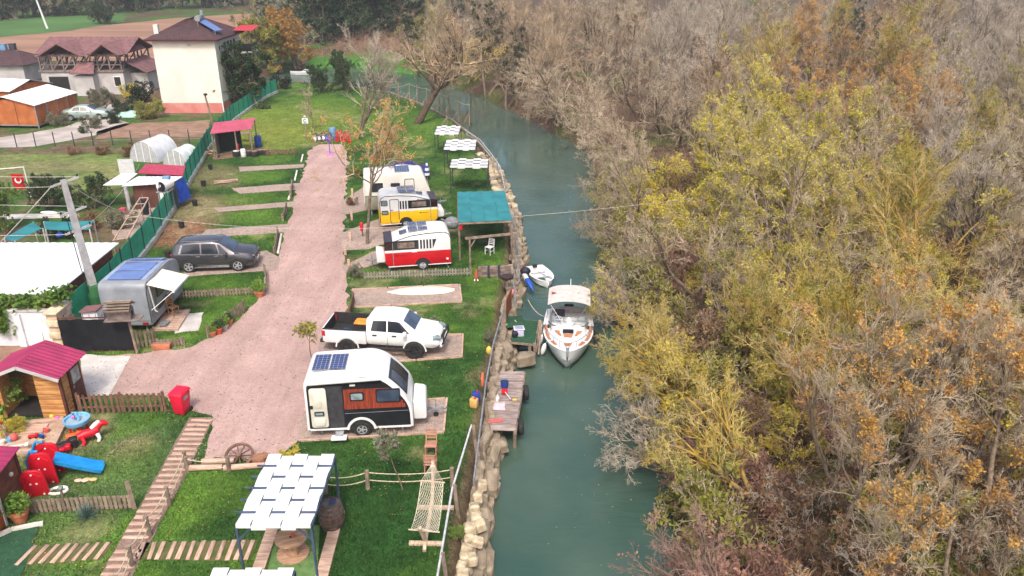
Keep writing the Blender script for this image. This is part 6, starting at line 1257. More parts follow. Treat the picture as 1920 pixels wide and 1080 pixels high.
slope_roof(t, 'bay_roof', ((-51.4, uy0-1.4, 2.5), (-48.6, uy0-1.4, 2.5), (-49, uy0+.2, 3.6), (-51, uy0+.2, 3.6)), redroof, 8, .04, .08); slope_roof(t, 'side_roof', ((ux1+2.4, uy0+1, 2.3), (ux1+2.4, uy1-1, 2.3), (ux1-.1, uy1-1, 3.6), (ux1-.1, uy0+1, 3.6)), redroof, 8, .04, .08)
bx('bay', (-50, uy0-.5, 1.15), (2.2, 1.2, 2.3), greywall, t); bx('side_room', (ux1+1, (uy0+uy1)/2+.4, 1.1), (2, 5, 2.2), greywall, t)
t = thing('low_house', 'low house with a dark red hip roof behind the orange sheds', 'house', (0, 0, 0)); bx('wall', (-66, 108, 1.1), (7, 6, 2.2), greywall, t); hip(t, -69.5, -62.5, 105, 111, 2.2, 3.6, -67.5, -64.5, 108, 108.4, rooftile)
# --- orange panel sheds with white roofs
def panel_shed(label, c, rz, w, d, h_):
    t = thing('panel_shed', label, 'shed', c, rz); z0_ = .35; np_ = max(2, round(d/2)); nw = max(2, round(w/1.9))
    for s in (-1, 1):
        for k in range(np_): y0_ = -d/2+d*k/np_; bx('panel', (s*w/2, y0_+d/np_/2, z0_+(h_-z0_)/2), (.06, d/np_-.05, h_-z0_), orangew, t)
        for k in range(np_+1): bx('steel_post', (s*(w/2+.03), -d/2+d*k/np_, h_/2), (.09, .09, h_), galv, t)
        for k in range(nw): x0_ = -w/2+w*k/nw; hh = lambda x: h_ + .7*(1-abs(x)/(w/2)); MB().prism([(x0_+.03, z0_), (x0_+w/nw-.03, z0_), (x0_+w/nw-.03, hh(x0_+w/nw)-.02), (x0_+.03, hh(x0_)-.02)], s*d/2-.03, s*d/2+.03).build('panel', orangew, t)
    bx('floor_frame', (0, 0, z0_-.06), (w+.1, d+.1, .1), galv, t)
    for s in (-1, 1): slope_roof(t, 'roof_sheet', ((s*(w/2+.25), -s*(d/2+.25), h_-.05), (s*(w/2+.25), s*(d/2+.25), h_-.05), (0, s*(d/2+.25), h_+.75), (0, -s*(d/2+.25), h_+.75)), roofwhite, 10, .03)
    return t
panel_shed('orange panel shed with a white gable roof beside the pale green car', (-48.6, 81.2, 0), R(-4), 5.8, 7.0, 2.3); panel_shed('long orange shed with a white roof behind the nearer orange one', (-58, 89, 0), R(75), 5.5, 13, 2.4)
# --- green mesh fence on a low concrete base
gmesh = M('green_mesh', lin((56, 178, 142)), lin((46, 158, 126)), rough=.9, scale=2, bump=.3, bscale=40, rnd=.06)
t = thing('green_mesh_fence', 'long green mesh fence on dark posts with a low concrete base', 'fence', (0, 0, 0))
for a, b_ in zip(FENCE[1:-1], FENCE[2:]):
    L_ = (b_-a).length; n_ = max(1, round(L_/1.9)); d = (b_-a)/n_; nn = Vector((d.y, -d.x, 0)).normalized()
    for k in range(n_):
        p = a + d*k; P = [[p + d*(i/4) + Vector((0, 0, z)) - nn*(.03*math.sin(math.pi*i/4)+.01*random.random()) for z in (.3, .8, 1.3, 1.62+random.uniform(-.02, .02))] for i in range(5)]
        MB().grid(P).build('mesh_panel', gmesh, t, solid=.012, smooth=60); MB().cyl(p - Vector((0, 0, .2)), p + nn*.05 + Vector((0, 0, 1.8)), .03, n=7).build('post', darksteel, t)
        MB().bar(p + Vector((0, 0, .1)), p + d*.985 + Vector((0, 0, .1)), .22, .36).build('base_block', concrete, t)
MB().cyl(FENCE[-1], FENCE[-1] + Vector((0, 0, 1.8)), .03, n=7).build('post', darksteel, t)
for a, b_ in zip(FENCE[:1], FENCE[1:2]):
    for k in range(3): p = a.lerp(b_, k/3); q = a.lerp(b_, (k+1)/3); MB().grid([[p.lerp(q, i/4) + Vector((0, 0, z)) for z in (.1, .9, 1.65)] for i in range(5)]).build('mesh_panel', gmesh, t, solid=.012)
# --- white roofed building, wall with vine, gate
t = thing('white_roofed_building', 'long building with a flat white sheet roof behind the utility pole', 'building', (0, 0, 0))
bx('wall', (-27.5, 36.6, .95), (13, 5.4, 1.9), M('brown_wood_wall', lin((140, 84, 62)), lin((112, 66, 50)), rough=.8, scale=2, stretch=(1, 1, 4)), t)
slope_roof(t, 'roof_sheet', ((-34.5, 33.3, 1.95), (-20.8, 33.3, 1.95), (-20.75, 39.7, 2.1), (-34.5, 39.7, 2.1)), roofwhite, 30, .025, .05); bx('fascia', (-27.6, 33.26, 1.88), (13.6, .05, .16), oldtimber, t)
for y in (34.5, 37.2): bx('window_frame', (-20.98, y, 1.1), (.06, 1.4, 1.2), M('brown_frame', lin((120, 70, 48)), rough=.7), t)
t = thing('garden_wall', 'white rendered garden wall below the grape vine', 'wall', (0, 0, 0)); bx('wall', (-24.6, 32.1, .85), (8.2, .2, 1.7), M('white_render', lin((226, 226, 232)), lin((208, 208, 214)), rough=.9, scale=.9), t); bx('coping', (-24.6, 32.1, 1.73), (8.25, .3, .06), concrete, t)
for x in (-27.5, -24.7, -21.9): bx('buttress', (x, 31.95, .8), (.3, .12, 1.6), M('white_render'), t)
gsoil = G(40, 660); sheet('flower_bed', [(-60, 650), (100, 648), (100, 668), (60, 690), (-60, 720)], .012, soil_m, amp=.1)
stonew = M('cream_block', lin((226, 206, 180)), lin((200, 176, 150)), rough=.9, scale=3, bump=.3, rnd=.12); t = thing('gate_pillar', 'cream stone block pillar between the white wall and the black gate', 'pillar', (-20.15, 32.2, 0), 0)
for k in range(6):
    for j in range(3): bx('block', (random.uniform(-.01, .01), (j-1)*.42+(.06 if k % 2 else -.06), .15+k*.29), (.5, .41, .275), stonew, t, bevel=.015)
bx('cap', (0, 0, 1.8), (.62, 1.42, .09), stonew, t, bevel=.02)
t = thing('tiled_pillar', 'small white pillar with a red tiled cap behind the black gate', 'pillar', (-18.9, 32.6, 0)); bx('body', (0, 0, .75), (.7, .5, 1.5), M('white_render'), t)
for k in range(6): MB().bar((-.4, -.3+k*.115, 1.53), (.4, -.3+k*.115, 1.6), .1, .05).build('tile', redroof, t)
ga, gb = G(123, 661), G(252, 659); t = thing('sliding_gate', 'wide gate covered with black sheeting beside the stone pillar', 'gate', ga); d = gb-ga; blk = M('black_sheeting', lin((13, 14, 20)), lin((24, 26, 34)), rough=.6, scale=2, bump=.6, bscale=5)
P = [[d*(i/24) + Vector((0, -.02*math.sin(i*1.9)-.012*math.sin(j*2+i), .1+1.5*j/8)) for j in range(9)] for i in range(25)]; MB().grid(P).build('sheeting', blk, t, solid=.01, smooth=60)
rust = M('rusty_steel', lin((110, 60, 54)), lin((84, 48, 44)), rough=.7)
for p, q in ((Vector((0, .04, .06)), d + Vector((0, .04, .06))), (Vector((0, .04, 1.66)), d + Vector((0, .04, 1.66))), (Vector((0, .04, 0)), Vector((0, .04, 1.7))), (d + Vector((0, .04, 0)), d + Vector((0, .04, 1.7)))): MB().bar(p, q, .05, .05).build('frame_bar', rust, t)
for k in range(12): MB().bar(d*(k/11) + Vector((0, .04, 1.66)), d*(k/11) + Vector((0, .04, 1.82)), .02, .02).build('spike', rust, t)
t = thing('sandwich_board', 'small framed board leaning by the stone pillar', 'board', G(98, 648), .3); bx('panel', (0, 0, .4), (.5, .03, .55), white, t); m = MB(); [m.bar(a, b_, .04, .04) for a, b_ in (((-.27, 0, 0), (-.27, .1, .75)), ((.27, 0, 0), (.27, .1, .75)), ((-.27, .1, .72), (.27, .1, .72)))]; m.build('frame', rust, t)
# --- utility pole with arms, lamp and wires
conc = M('pole_concrete', lin((178, 176, 178)), lin((154, 152, 154)), rough=.9, scale=3, bump=.2); pb = Vector((-20.1, 35.4, 0)); pt = pb + Vector((-.42, .1, 6.7))
t = thing('utility_pole', 'tall grey concrete utility pole with three crossarms and a street lamp', 'pole', pb); m = MB(); m.tube([(0, 0, -.3), pt-pb], [.26, .15], 4); m.build('shaft', conc, t); up = (pt-pb).normalized()
arms = []
for z, r_ in ((6.6, .62), (5.2, .6), (4.3, .6)): c = up*z; dd = Vector((.85, .5, .25)).normalized(); MB().bar(c - dd*r_*.9, c + dd*r_*1.1, .09, .09).build('crossarm', conc, t); arms.append((pb+c-dd*r_*.9, pb+c+dd*r_*1.1)); [MB().cyl(c+dd*q, c+dd*q+Vector((0, 0, .16)), .04, n=6).build('insulator', black_r, t) for q in (-r_*.8, r_)]
lp = MB(); lp.tube([up*5.1, up*5.1 + Vector((-.4, -.1, .12)), up*5.1 + Vector((-.6, -.15, .1))], .03, 6); lp.build('lamp_arm', galv, t); MB().sphere((0, 0, 0), (.38, .13, .07), 12, 6).build('lamp_head', white, t, loc=up*5.1 + Vector((-.95, -.2, .12)), smooth=60, rot=(0, .12, .25))
m = MB(); m.tube([up*4.9 + Vector((-.2, -.22, 0)), up*2.5 + Vector((-.19, -.25, 0)), Vector((-.1, -.3, .3))], .022, 5); m.build('down_cable', black_r, t); MB().lathe([(.35, 0), (.38, .5), (.3, 1.0), (.27, 1.05)], 10, (0, 0, .5)).build('green_wrap', M('green_wrap', lin((46, 104, 62)), rough=.8), t)
wire_m = M('pale_wire', lin((196, 190, 182)), lin((170, 164, 158)), rough=.7)
for k, (a, b_, sg, lab) in enumerate(((arms[0][0], Vector((-48, 39, 6.6)), .5, 'upper wire running left from the utility pole'), (arms[0][1], Vector((-48, 42, 6.7)), .5, 'uppermost wire running left from the tip of the pole arm'), (arms[1][0], Vector((-48, 39, 5.3)), .5, 'middle wire running left from the utility pole'), (arms[1][1], Vector((-48, 42, 5.4)), .5, 'second middle wire running left from the utility pole'), (arms[2][0], Vector((-48, 39, 4.2)), .5, 'lowest wire running left from the utility pole'),
        (pt, Vector((-21.6, 44, 2.2)), .3, 'twisted cable from the pole top to the green fence'), (Vector((-21.6, 44, 2.2)), Vector((-2.2, 43.2, 2.2)), .7, 'sagging cable across the gravel road to the turquoise canopy'), (arms[0][0], Vector((-25.5, 33.2, 2.1)), .1, 'pale stay cable from the pole down over the white roof'), (pb+up*4.2, Vector((-26.4, 55.5, 2.2)), .4, 'thin cable from the pole to the red roofed shack'), (Vector((-2.2, 43.2, 2.2)), Vector((30, 52, 4)), .6, 'cable crossing the river from the turquoise canopy into the wood'))):
    m = MB(); m.tube(sag(a, b_, sg, 12), .022 if 'twisted' in lab or 'stay' in lab else .012, 4); tag(m.build('overhead_wire', wire_m, smooth=60), lab, 'wire')
# --- bird house
t = thing('bird_house', 'large grey plank bird house on a post beside the black gate', 'bird house', G(258, 664), .12); MB().cyl((0, 0, 0), (-.08, 0, 1.75), .06, n=8).build('post', grey_wood, t); bx('tray', (-.25, 0, 1.76), (1.5, .6, .05), oldtimber, t); bx('house_wall', (-.35, 0, 2.0), (.95, .5, .42), oldtimber, t)
for s in (-1, 1):
    for k in range(4): y0_ = s*(.04+k*.11); MB().bar((-.92, y0_+s*.05, 2.55-k*.085), (.18, y0_+s*.05, 2.55-k*.085), .115, .025).build('roof_plank', grey_wood, t)
MB().prism([(-.25, 2.2), (.25, 2.2), (0, 2.52)], -.8, .1, 'x').build('gable', oldtimber, t); bx('entrance', (.13, 0, 2.02), (.02, .16, .2), darkin, t)
# --- log shed with magenta roof
t = thing('log_shed', 'orange log shed with a magenta corrugated roof and open front', 'shed', (0, 0, 0)); sx0, sx1, sy0, sy1 = -19.3, -16.95, 26.05, 27.55
for k in range(9): z = .12+k*.205; MB().bar((-17.85, sy0, z), (sx1+.04, sy0, z), .12, .2).build('log', logm, t, bevel=.03); MB().bar((sx1, sy0+.07, z), (sx1, sy0+.5, z), .12, .2).build('log', logm, t, bevel=.03); 
for k in range(9): z = .12+k*.205; MB().bar((sx0, sy0, z), (sx0, sy1, z), .12, .2).build('log', logm, t)
bx('back_wall', ((sx0+sx1)/2, sy1, .95), (sx1-sx0, .1, 1.9), logm, t); bx('inner_floor', ((sx0+sx1)/2, (sy0+sy1)/2, .06), (sx1-sx0-.1, sy1-sy0-.1, .1), darkin, t)
MB().prism([(sx0, 1.9), (sx1, 1.9), ((sx0+sx1)/2, 2.36)], sy0-.02, sy0+.06).build('gable_board', darkin, t); bx('corner_post', (sx1+.07, sy0-.05, .95), (.1, .1, 1.9), M('dark_red_wood', lin((92, 50, 42)), rough=.7), t)
brd = M('dark_red_wood'); dd_ = bx('door', (sx1+.03, sy0+1.0, .92), (.07, .82, 1.75), brd, t, bevel=.01); bx('pane', (sx1+.07, sy0+1.0, 1.35), (.02, .55, .6), glass_g, dd_)
for a, b_ in ((.35, .3), (.35, .75)): bx('door_panel', (sx1+.07, sy0+.82+(b_-.3)*.8, .45), (.02, .26, .5), brd, dd_, bevel=.01)
bx('handle', (sx1+.09, sy0+.7, .95), (.05, .03, .14), chrome, dd_)
xm = (sx0+sx1)/2-.05
slope_roof(t, 'roof_sheet', ((sx1+.25, sy0-.35, 1.88), (sx1+.25, sy1+.3, 1.88), (xm, sy1+.3, 2.42), (xm, sy0-.35, 2.42)), magenta, 10, .04, .02); slope_roof(t, 'roof_sheet', ((sx0-.35, sy1+.3, 1.84), (sx0-.35, sy0-.35, 1.84), (xm, sy0-.35, 2.42), (xm, sy1+.3, 2.42)), magenta, 10, .04, .02)
MB().bar((sx1+.24, sy0-.37, 1.83), (xm, sy0-.37, 2.37), .03, .12).build('barge_board', greywall, t); MB().bar((sx0-.34, sy0-.37, 1.79), (xm, sy0-.37, 2.37), .03, .12).build('barge_board', greywall, t)
# --- brown cabin cut by the frame edge
t = thing('brown_cabin', 'brown timber cabin with an orange door at the picture edge by the slide', 'cabin', (-15.95, 21.35, 0), R(7)); cw = M('brown_cladding', lin((126, 76, 56)), lin((100, 58, 44)), rough=.8, scale=2, rnd=.12)
for k in range(9): bx('plank', (0, -.72, .1+k*.19), (.05, 1.34, .185), cw, t)
bx('side_wall', (-1.55, 0, .88), (3.1, .06, 1.75), cw, t); bx('door', (0, -1.95, .86), (.07, .95, 1.65), M('orange_door', lin((196, 104, 44)), rough=.6), t, bevel=.01); bx('door_frame', (.015, -1.43, .88), (.1, .09, 1.75), white, t); bx('door_frame', (.015, -2.47, .88), (.1, .09, 1.75), white, t); bx('corner_post', (0, .02, .88), (.12, .12, 1.75), brd, t)
bx('wall_lamp', (.06, -.5, 1.25), (.08, .1, .1), white, t); slope_roof(t, 'roof_sheet', ((.14, -3.2, 1.76), (.14, .25, 1.76), (-3, .25, 2.2), (-3, -3.2, 2.2)), magenta, 14, .02, .03)
sheet('carpet_patch', [(-60, 1110), (-30, 1000), (76, 984), (44, 1075), (10, 1110)], .03, astro, amp=.02); q0, q1 = G(0, 1000), G(82, 984); t = thing('white_kerb', 'white kerb strip between the brown cabin and the green carpet', 'kerb', q0); MB().bar((-.6, -.9, .06), (0.3, .08, .06), .14, .12).build('block', wht, t); MB().bar((.3, .1, .06), q1-q0 + Vector((0, 0, .06)), .12, .12).build('block', wht, t)
# --- camp kitchen with pink roof
t = thing('camp_kitchen', 'open camp kitchen shelter with a faded pink sheet roof by the green fence', 'shelter', (0, 0, 0)); q = [G(*p, 2.1) for p in ((394, 252), (470, 243))] + [G(*p, 2.5) for p in ((479, 222), (401, 231))]
slope_roof(t, 'roof_sheet', q, pinkroof, 9, .02, .04)
for k in (0, 1, 2, 3): p = q[k].lerp((q[0]+q[2])/2, .06); MB().cyl((p.x, p.y, 0), (p.x, p.y, q[k].z-.05), .06, n=7).build('post', grey_wood, t)
p = q[0].lerp(q[1], .6); MB().cyl((p.x, p.y, 0), (p.x, p.y, 2.1), .06, n=7).build('post', grey_wood, t)
a, b_ = q[3].lerp(q[2], .05), q[3].lerp(q[2], .62); MB().bar((a.x, a.y-.3, 1.1), (b_.x, b_.y-.3, 1.1), .06, 2.1).build('back_wall', M('dark_green_tarp', (.012, .02, .014), (.02, .03, .02), rough=.9), t); a = q[0]; b_ = q[3]; MB().bar((a.x+.25, a.y+.2, 1.0), (b_.x+.25, b_.y-.2, 1.0), .05, 1.9).build('side_wall', oldtimber, t)
p = G(458, 268); bx('table_top', (p.x, p.y+.4, .8), (1.1, .6, .06), grey_wood, t); [bx('table_leg', (p.x+sx*.48, p.y+.4, .4), (.06, .5, .8), grey_wood, t) for sx in (-1, 1)]; bx('red_extinguisher', (q[0].lerp(q[1], .62) + Vector((0, .05, -1.3))), (.16, .14, .5), red_p, t, bevel=.04); MB().bar((q[0].x+.3, q[0].y+.1, .35), (q[1].x-.9, q[1].y+.1, .35), .05, .06).build('low_rail', grey_wood, t)
def drum(loc, label, mat, r=.29, h_=.9, lid=None, cat='barrel', nm='plastic_barrel', grp=None):
    t = thing(nm, label, cat, loc, 0, grp); MB().lathe([(r*.9, 0), (r, .05), (r, h_*.3), (r*1.04, h_*.33), (r, h_*.36), (r, h_*.64), (r*1.04, h_*.67), (r, h_*.7), (r*.97, h_*.95), (r*.8, h_)], 16).build('body', mat, t, smooth=40); MB().lathe([(r*.82, h_), (r*.82, h_+.03), (0, h_+.035)], 14).build('lid', lid or mat, t); return t
bluep = M('blue_bucket'); drum(G(485, 276), 'tall blue barrel standing beside the camp kitchen', bluep, .3, 1.0); drum(G(444, 293), 'black tub with a white lid in front of the camp kitchen', black_r, .32, .45, white); drum(G(457, 294), 'white canister beside the black tub at the camp kitchen', white, .22, .65)
for k, (px, lab) in enumerate((((467, 292), 'leftmost'), ((478, 293), 'second'), ((489, 290), 'third'), ((499, 290), 'rightmost'))): drum(G(*px), f'{lab} dark tyre planter in the row by the camp kitchen', black_r, .3, .42, soil_m, 'planter', 'tyre_planter', 'tyre planters by the camp kitchen')
# sign with a letter C, drums, hose reels and hoop at the end of the road
t = thing('notice_sign', 'white notice sign with a black letter C on a wooden post', 'sign', G(576, 262)); bx('post', (0, 0, .8), (.12, .1, 1.6), grey_wood, t); bx('board', (0, -.07, 1.75), (.55, .03, .5), white, t); m = MB()
pts = [(.13*math.cos(a), 1.77+.13*math.sin(a)) for a in [math.pi*(.3+1.4*k/10) for k in range(11)]]
for a, b_ in zip(pts[:-1], pts[1:]): m.bar((a[0], -.092, a[1]), (b_[0], -.092, b_[1]), .05, .01, up=(0, 1, 0))
m.box((0, -.092, 1.56), (.36, .01, .03)); m.build('lettering', black_p, t); bx('lamp', (0, -.05, 2.15), (.2, .1, .12), white, t); MB().cyl((0, 0, 1.6), (0, -.02, 2.1), .02, n=5).build('lamp_stem', galv, t)
for k, (px, lab) in enumerate((((592, 267), 'leftmost'), ((600, 266), 'second'), ((608, 265), 'third'), ((617, 265), 'rightmost'))):
    t = drum(G(*px), f'{lab} grey waste drum with a white disc, end of the gravel road', M('grey_drum', lin((88, 96, 102)), rough=.6), .27, .75, black_r, 'bin', 'waste_drum', 'waste drums at the end of the road'); MB().lathe([(0, 0), (.17, 0)], 12, (0, -.285, .4), RX).build('white_disc', white, t)
drum(G(625, 262), 'light blue bin right of the grey waste drums', M('light_blue_plastic', lin((110, 150, 190)), rough=.5), .3, 1.1, None, 'bin', 'blue_bin')
for k, (px, lab) in enumerate((((637, 266), 'left red hose reel stand behind the orange leaved tree'), ((651, 268), 'right red hose reel stand behind the orange leaved tree'))):
    t = thing('hose_reel', lab, 'hose reel', G(*px)); MB().lathe([(.15, -.1), (.36, -.1), (.36, -.06), (.2, -.05), (.2, .05), (.36, .06), (.36, .1), (.15, .1)], 18, (0, 0, .75), RX).build('reel', M('faded_red', lin((176, 64, 66)), lin((150, 50, 54)), rough=.6), t, smooth=30); [MB().bar((sx*.3, 0, 0), (0, 0, .8), .06, .3).build('leg', red_p, t) for sx in (-1, 1)]
t = thing('toy_hoop', 'purple toy basketball hoop standing on the gravel', 'hoop', G(619, 291)); pur = M('purple_plastic', lin((96, 70, 206)), rough=.5); MB().lathe([(.34, 0), (.3, .08), (.05, .12)], 14).build('base', M('pink_plastic', lin((220, 120, 190)), rough=.5), t); MB().cyl((0, 0, .1), (0, 0, 1.3), .035, n=8).build('pole', pur, t); bx('backboard', (0, -.03, 1.45), (.5, .04, .4), pur, t, bevel=.02)
# --- polytunnels
film = M('tunnel_film', lin((226, 228, 234)), lin((206, 208, 216)), rough=.35, scale=1.5, alpha=.86)
def tunnel(label, c, rz, r, L_, hh):
    t = thing('polytunnel', label, 'greenhouse', c, rz); A = [math.pi*k/12 for k in range(13)]; nb = max(2, round(L_/1.2))
    for k in range(nb): MB().grid([[(r*math.cos(a), -L_/2+L_*(k+j/2*.99)/nb, hh*math.sin(a)+.02*math.sin(5*a+k+j)) for a in A] for j in range(3)]).build('film_panel', film, t, smooth=60)
    for k in range(nb+1): MB().tube([(r*1.005*math.cos(a), -L_/2+L_*k/nb, hh*1.005*math.sin(a)) for a in A], .012, 4).build('hoop', white, t)
    MB().prism([(r*.98*math.cos(a), hh*.98*math.sin(a)) for a in A], -L_/2+.02, -L_/2+.03).build('end_film', M('end_film', lin((210, 210, 214)), lin((190, 190, 196)), rough=.4, alpha=.6), t); MB().prism([(r*.98*math.cos(a), hh*.98*math.sin(a)) for a in A], L_/2-.03, L_/2-.02).build('end_film', film, t)
    for k in (-.5, 0, .5): MB().bar((r*k, -L_/2+.01, 0), (r*k, -L_/2+.01, hh*math.sqrt(1-k*k)), .05, .04).build('end_strut', white, t)
tunnel('larger white polytunnel beyond the red roofed shack', G(276, 305) + Vector((0, 1.6, 0)), R(-12), 1.3, 2.9, 1.7); tunnel('smaller white polytunnel close to the green fence', G(330, 312) + Vector((.1, 1.2, 0)), R(-10), 1.05, 2.2, 1.3)
# --- garden shack, tank, tarp
t = thing('garden_shack', 'garden shack with a red sheet roof and a white lean-to roof', 'shack', (0, 0, 0)); q = [G(*p, 1.9) for p in ((258, 326), (343, 330))] + [G(*p, 2.2) for p in ((348, 312), (274, 308))]; slope_roof(t, 'red_roof', q, M('crimson_sheet', lin((170, 62, 86)), lin((150, 54, 76)), rough=.6), 9, .02, .04)
q2 = [G(*p, 1.75) for p in ((228, 349), (322, 343))] + [G(*p, 1.88) for p in ((342, 331), (258, 331))]; slope_roof(t, 'white_roof', q2, roofwhite, 10, .02, .04); q3 = [G(*p, 1.75) for p in ((193, 347), (232, 346))] + [G(*p, 1.9) for p in ((258, 325), (228, 325))]; slope_roof(t, 'side_roof', q3, roofwhite, 5, .015, .04)
w0, w1, w2, w3 = q2[0], q2[1], q[2], q[3]; shk = M('shack_brown', lin((104, 66, 56)), lin((80, 50, 44)), rough=.9, scale=2)
MB().prism([(w0.x+.5, w0.y+.4), (w1.x-.2, w1.y+.4), (w2.x-.3, w2.y-.2), (w3.x+.3, w3.y-.2)], 0, 1.7, 'z').build('wall', shk, t); MB().cyl((w0.x+.15, w0.y+.2, 0), (w0.x+.15, w0.y+.2, 1.72), .14, n=9).build('stone_post', conc, t); bx('white_panel', (w1.x-.55, w1.y-.3, .9), (.5, .1, 1.8), white, t); bx('grey_panel', (w1.x+.05, w1.y-.1, .9), (.5, .1, 1.8), M('slate_panel', lin((74, 82, 96)), rough=.6), t)
tp = M('blue_tarp', lin((30, 74, 176)), lin((24, 60, 150)), rough=.5, scale=3, bump=.5, bscale=4); a, b_ = q2[1], q2[2]; P = [[a.lerp(b_, i/6) + Vector((.1+.25*j/4+.05*math.sin(i*2+j), 0, -.05-1.4*j/4)) for j in range(5)] for i in range(7)]; MB().grid(P).build('blue_tarp', tp, t, solid=.01, smooth=60)
p = G(302, 352, 1.9); t = thing('water_tank', 'black and white water tank on a stand beside the garden shack', 'tank', p); MB().cyl((0, 0, .05), (.2, .9, .1), .36, n=16).build('drum', white, t, smooth=40); MB().cyl((-.012, -.03, .05), (0, .0, .05), .35, n=16).build('drum_end', black_p, t); bx('header', (.15, .7, .5), (.45, .35, .18), M('light_blue_plastic'), t, bevel=.03); [bx('stand_leg', (x, y, -1.1), (.06, .06, 1.85), galv, t) for x in (-.25, .35) for y in (0, .8)]; bx('stand_top', (.05, .4, -.3), (.8, 1.0, .05), galv, t); g = MB(); [g.box((-.12+.1*k, -.045, .08+.06*(k % 2)), (.05, .01, .16)) for k in range(3)]; g.build('white_marks', white, t)
t = thing('grey_board', 'pale grey board propped beside the larger polytunnel', 'board', G(240, 328)); MB().bar((-.6, 0, .65), (.6, 0, .65), .05, 1.2).build('panel', M('pale_board', lin((206, 206, 210)), rough=.8), t)
t = thing('vine_trellis', 'slanting wooden vine trellis in the shack yard', 'trellis', (0, 0, 0)); a0, a1, b0, b1 = G(212, 452, 1.5), G(262, 372, 1.8), G(238, 448, 1.5), G(278, 372, 1.8)
for a, b_ in ((a0, a1), (b0, b1)): MB().bar(a, b_, .06, .06).build('beam', timber, t); [MB().cyl((p.x, p.y, 0), p, .04, n=6).build('post', grey_wood, t) for p in (a, b_)]
for k in range(7): MB().bar(a0.lerp(a1, k/6) + Vector((0, 0, .05)), b0.lerp(b1, k/6) + Vector((0, 0, .05)), .04, .04).build('slat', timber, t)
t = thing('hung_garment', 'dark navy garment hanging at the trellis in the shack yard', 'garment', G(275, 412)); MB().prism(rpoly([(-.22, .35, .05), (.22, .35, .05), (.28, 1.4, .1), (-.28, 1.4, .1)], 3), -.1, .1).build('cloth', M('navy_cloth_dark', (.012, .014, .03), rough=.9), t, bevel=.04); MB().cyl((0, 0, 1.38), (0, 0, 1.75), .012, n=5).build('hanger', galv, t)
t = thing('stool', 'bright pink plastic stool in the shack yard', 'stool', G(232, 402)); bx('seat', (0, 0, .42), (.34, .34, .04), M('hot_pink', lin((226, 64, 120)), rough=.5), t, bevel=.01); [MB().bar((x*.15, y*.15, 0), (x*.12, y*.12, .42), .06, .06).build('leg', M('hot_pink'), t) for x in (-1, 1) for y in (-1, 1)]
# --- turquoise shades, flag
for k, (px, lab) in enumerate(((((82, 415), (175, 413), (168, 430), (85, 430)), 'flat turquoise garden shade left of the utility pole'), (((62, 416), (80, 428), (28, 452), (8, 446)), 'slanting turquoise garden shade by the yellow green conifer'))):
    q = [G(*p, 2.0 if i < 2 or k else 1.9) for i, p in enumerate(px)]; c0 = sum(q, Vector())/4; c0.z = 0; t = thing('sun_sail', lab, 'sun sail', c0)
    P = [[q[0].lerp(q[1], i/6).lerp(q[3].lerp(q[2], i/6), j/3)-c0 - Vector((0, 0, .05*math.sin(math.pi*i/6))) for j in range(4)] for i in range(7)]; MB().grid(P).build('cloth', turq, t, solid=.012, smooth=60)
    for p in q: MB().cyl((p.x-c0.x, p.y-c0.y, 0), p-c0, .04, n=6).build('post', concrete, t)
    for i in range(2): p = q[3].lerp(q[2], .3+.4*i)-c0; MB().sphere((0, 0, 0), (.22, .22, .16), 10, 6).build('hanging_lantern', white if i else bluep, t, loc=p - Vector((0, 0, .35)), smooth=60); MB().cyl(p - Vector((0, 0, .25)), p, .008, n=4).build('lantern_cord', galv, t)
t = thing('flag_frame', 'white pipe frame carrying a small red flag', 'frame', G(30, 372)); m = MB(); m.tube([(-.9, 0, 0), (-.9, 0, 2.1), (.9, 0.3, 2.2), (.9, .3, .0)], .05, 6); m.build('pipe', white, t)
t = thing('crescent_flag', 'red flag with a white crescent and star hanging in the pipe frame', 'flag', G(41, 366)); MB().grid([[(-.42+.84*i/6, .03*math.sin(i*1.5), .45+1.1*j/4) for j in range(5)] for i in range(7)]).build('cloth', red_p, t, solid=.01, smooth=60)
MB().prism([(.03+.24*math.cos(a), 1.12+.24*math.sin(a)) for a in [math.pi*(.75+1.5*k/14) for k in range(15)]] + [(.06+.17*math.cos(a), 1.18+.17*math.sin(a)) for a in [math.pi*(2.2-1.4*k/14) for k in range(15)]], -.07, -.06).build('crescent', white, t); MB().prism([((.09 if k % 2 == 0 else .035)*math.sin(math.pi*k/5), .9+(.09 if k % 2 == 0 else .035)*math.cos(math.pi*k/5)) for k in range(10)], -.07, -.06).build('star', white, t)
# --- track fence, far poles, field boxes, wooden pole, tarp, wood pile
t = thing('wire_fence', 'row of thin dark fence posts with wire along the grey track', 'fence', (0, 0, 0)); fp = [G(x, 277-.02*x) for x in range(-40, 400, 36)]
for p in fp: MB().cyl(p, p + Vector((0, 0, 1.3)), .045, n=5).build('post', darksteel, t)
for z in (.5, 1.1): [MB().cyl(a + Vector((0, 0, z)), b_ + Vector((0, 0, z)), .008, n=3).build('wire', galv, t) for a, b_ in zip(fp[:-1], fp[1:])]
for px, h_, lab in (((89, 54), 8.2, 'thin white power pole standing in the far green field'), ((253, 16), 6, 'white power pole in front of the far trees')): t = thing('power_pole', lab, 'pole', G(*px)); MB().tube([(0, 0, 0), (-1.4 if px[0] < 100 else 0, 0, h_)], [.22, .14], 6).build('shaft', white, t); MB().bar((-2.0 if px[0] < 100 else -.6, 0, h_-.4), (-.8 if px[0] < 100 else .6, 0, h_-.3), .1, .1).build('crossarm', white, t)
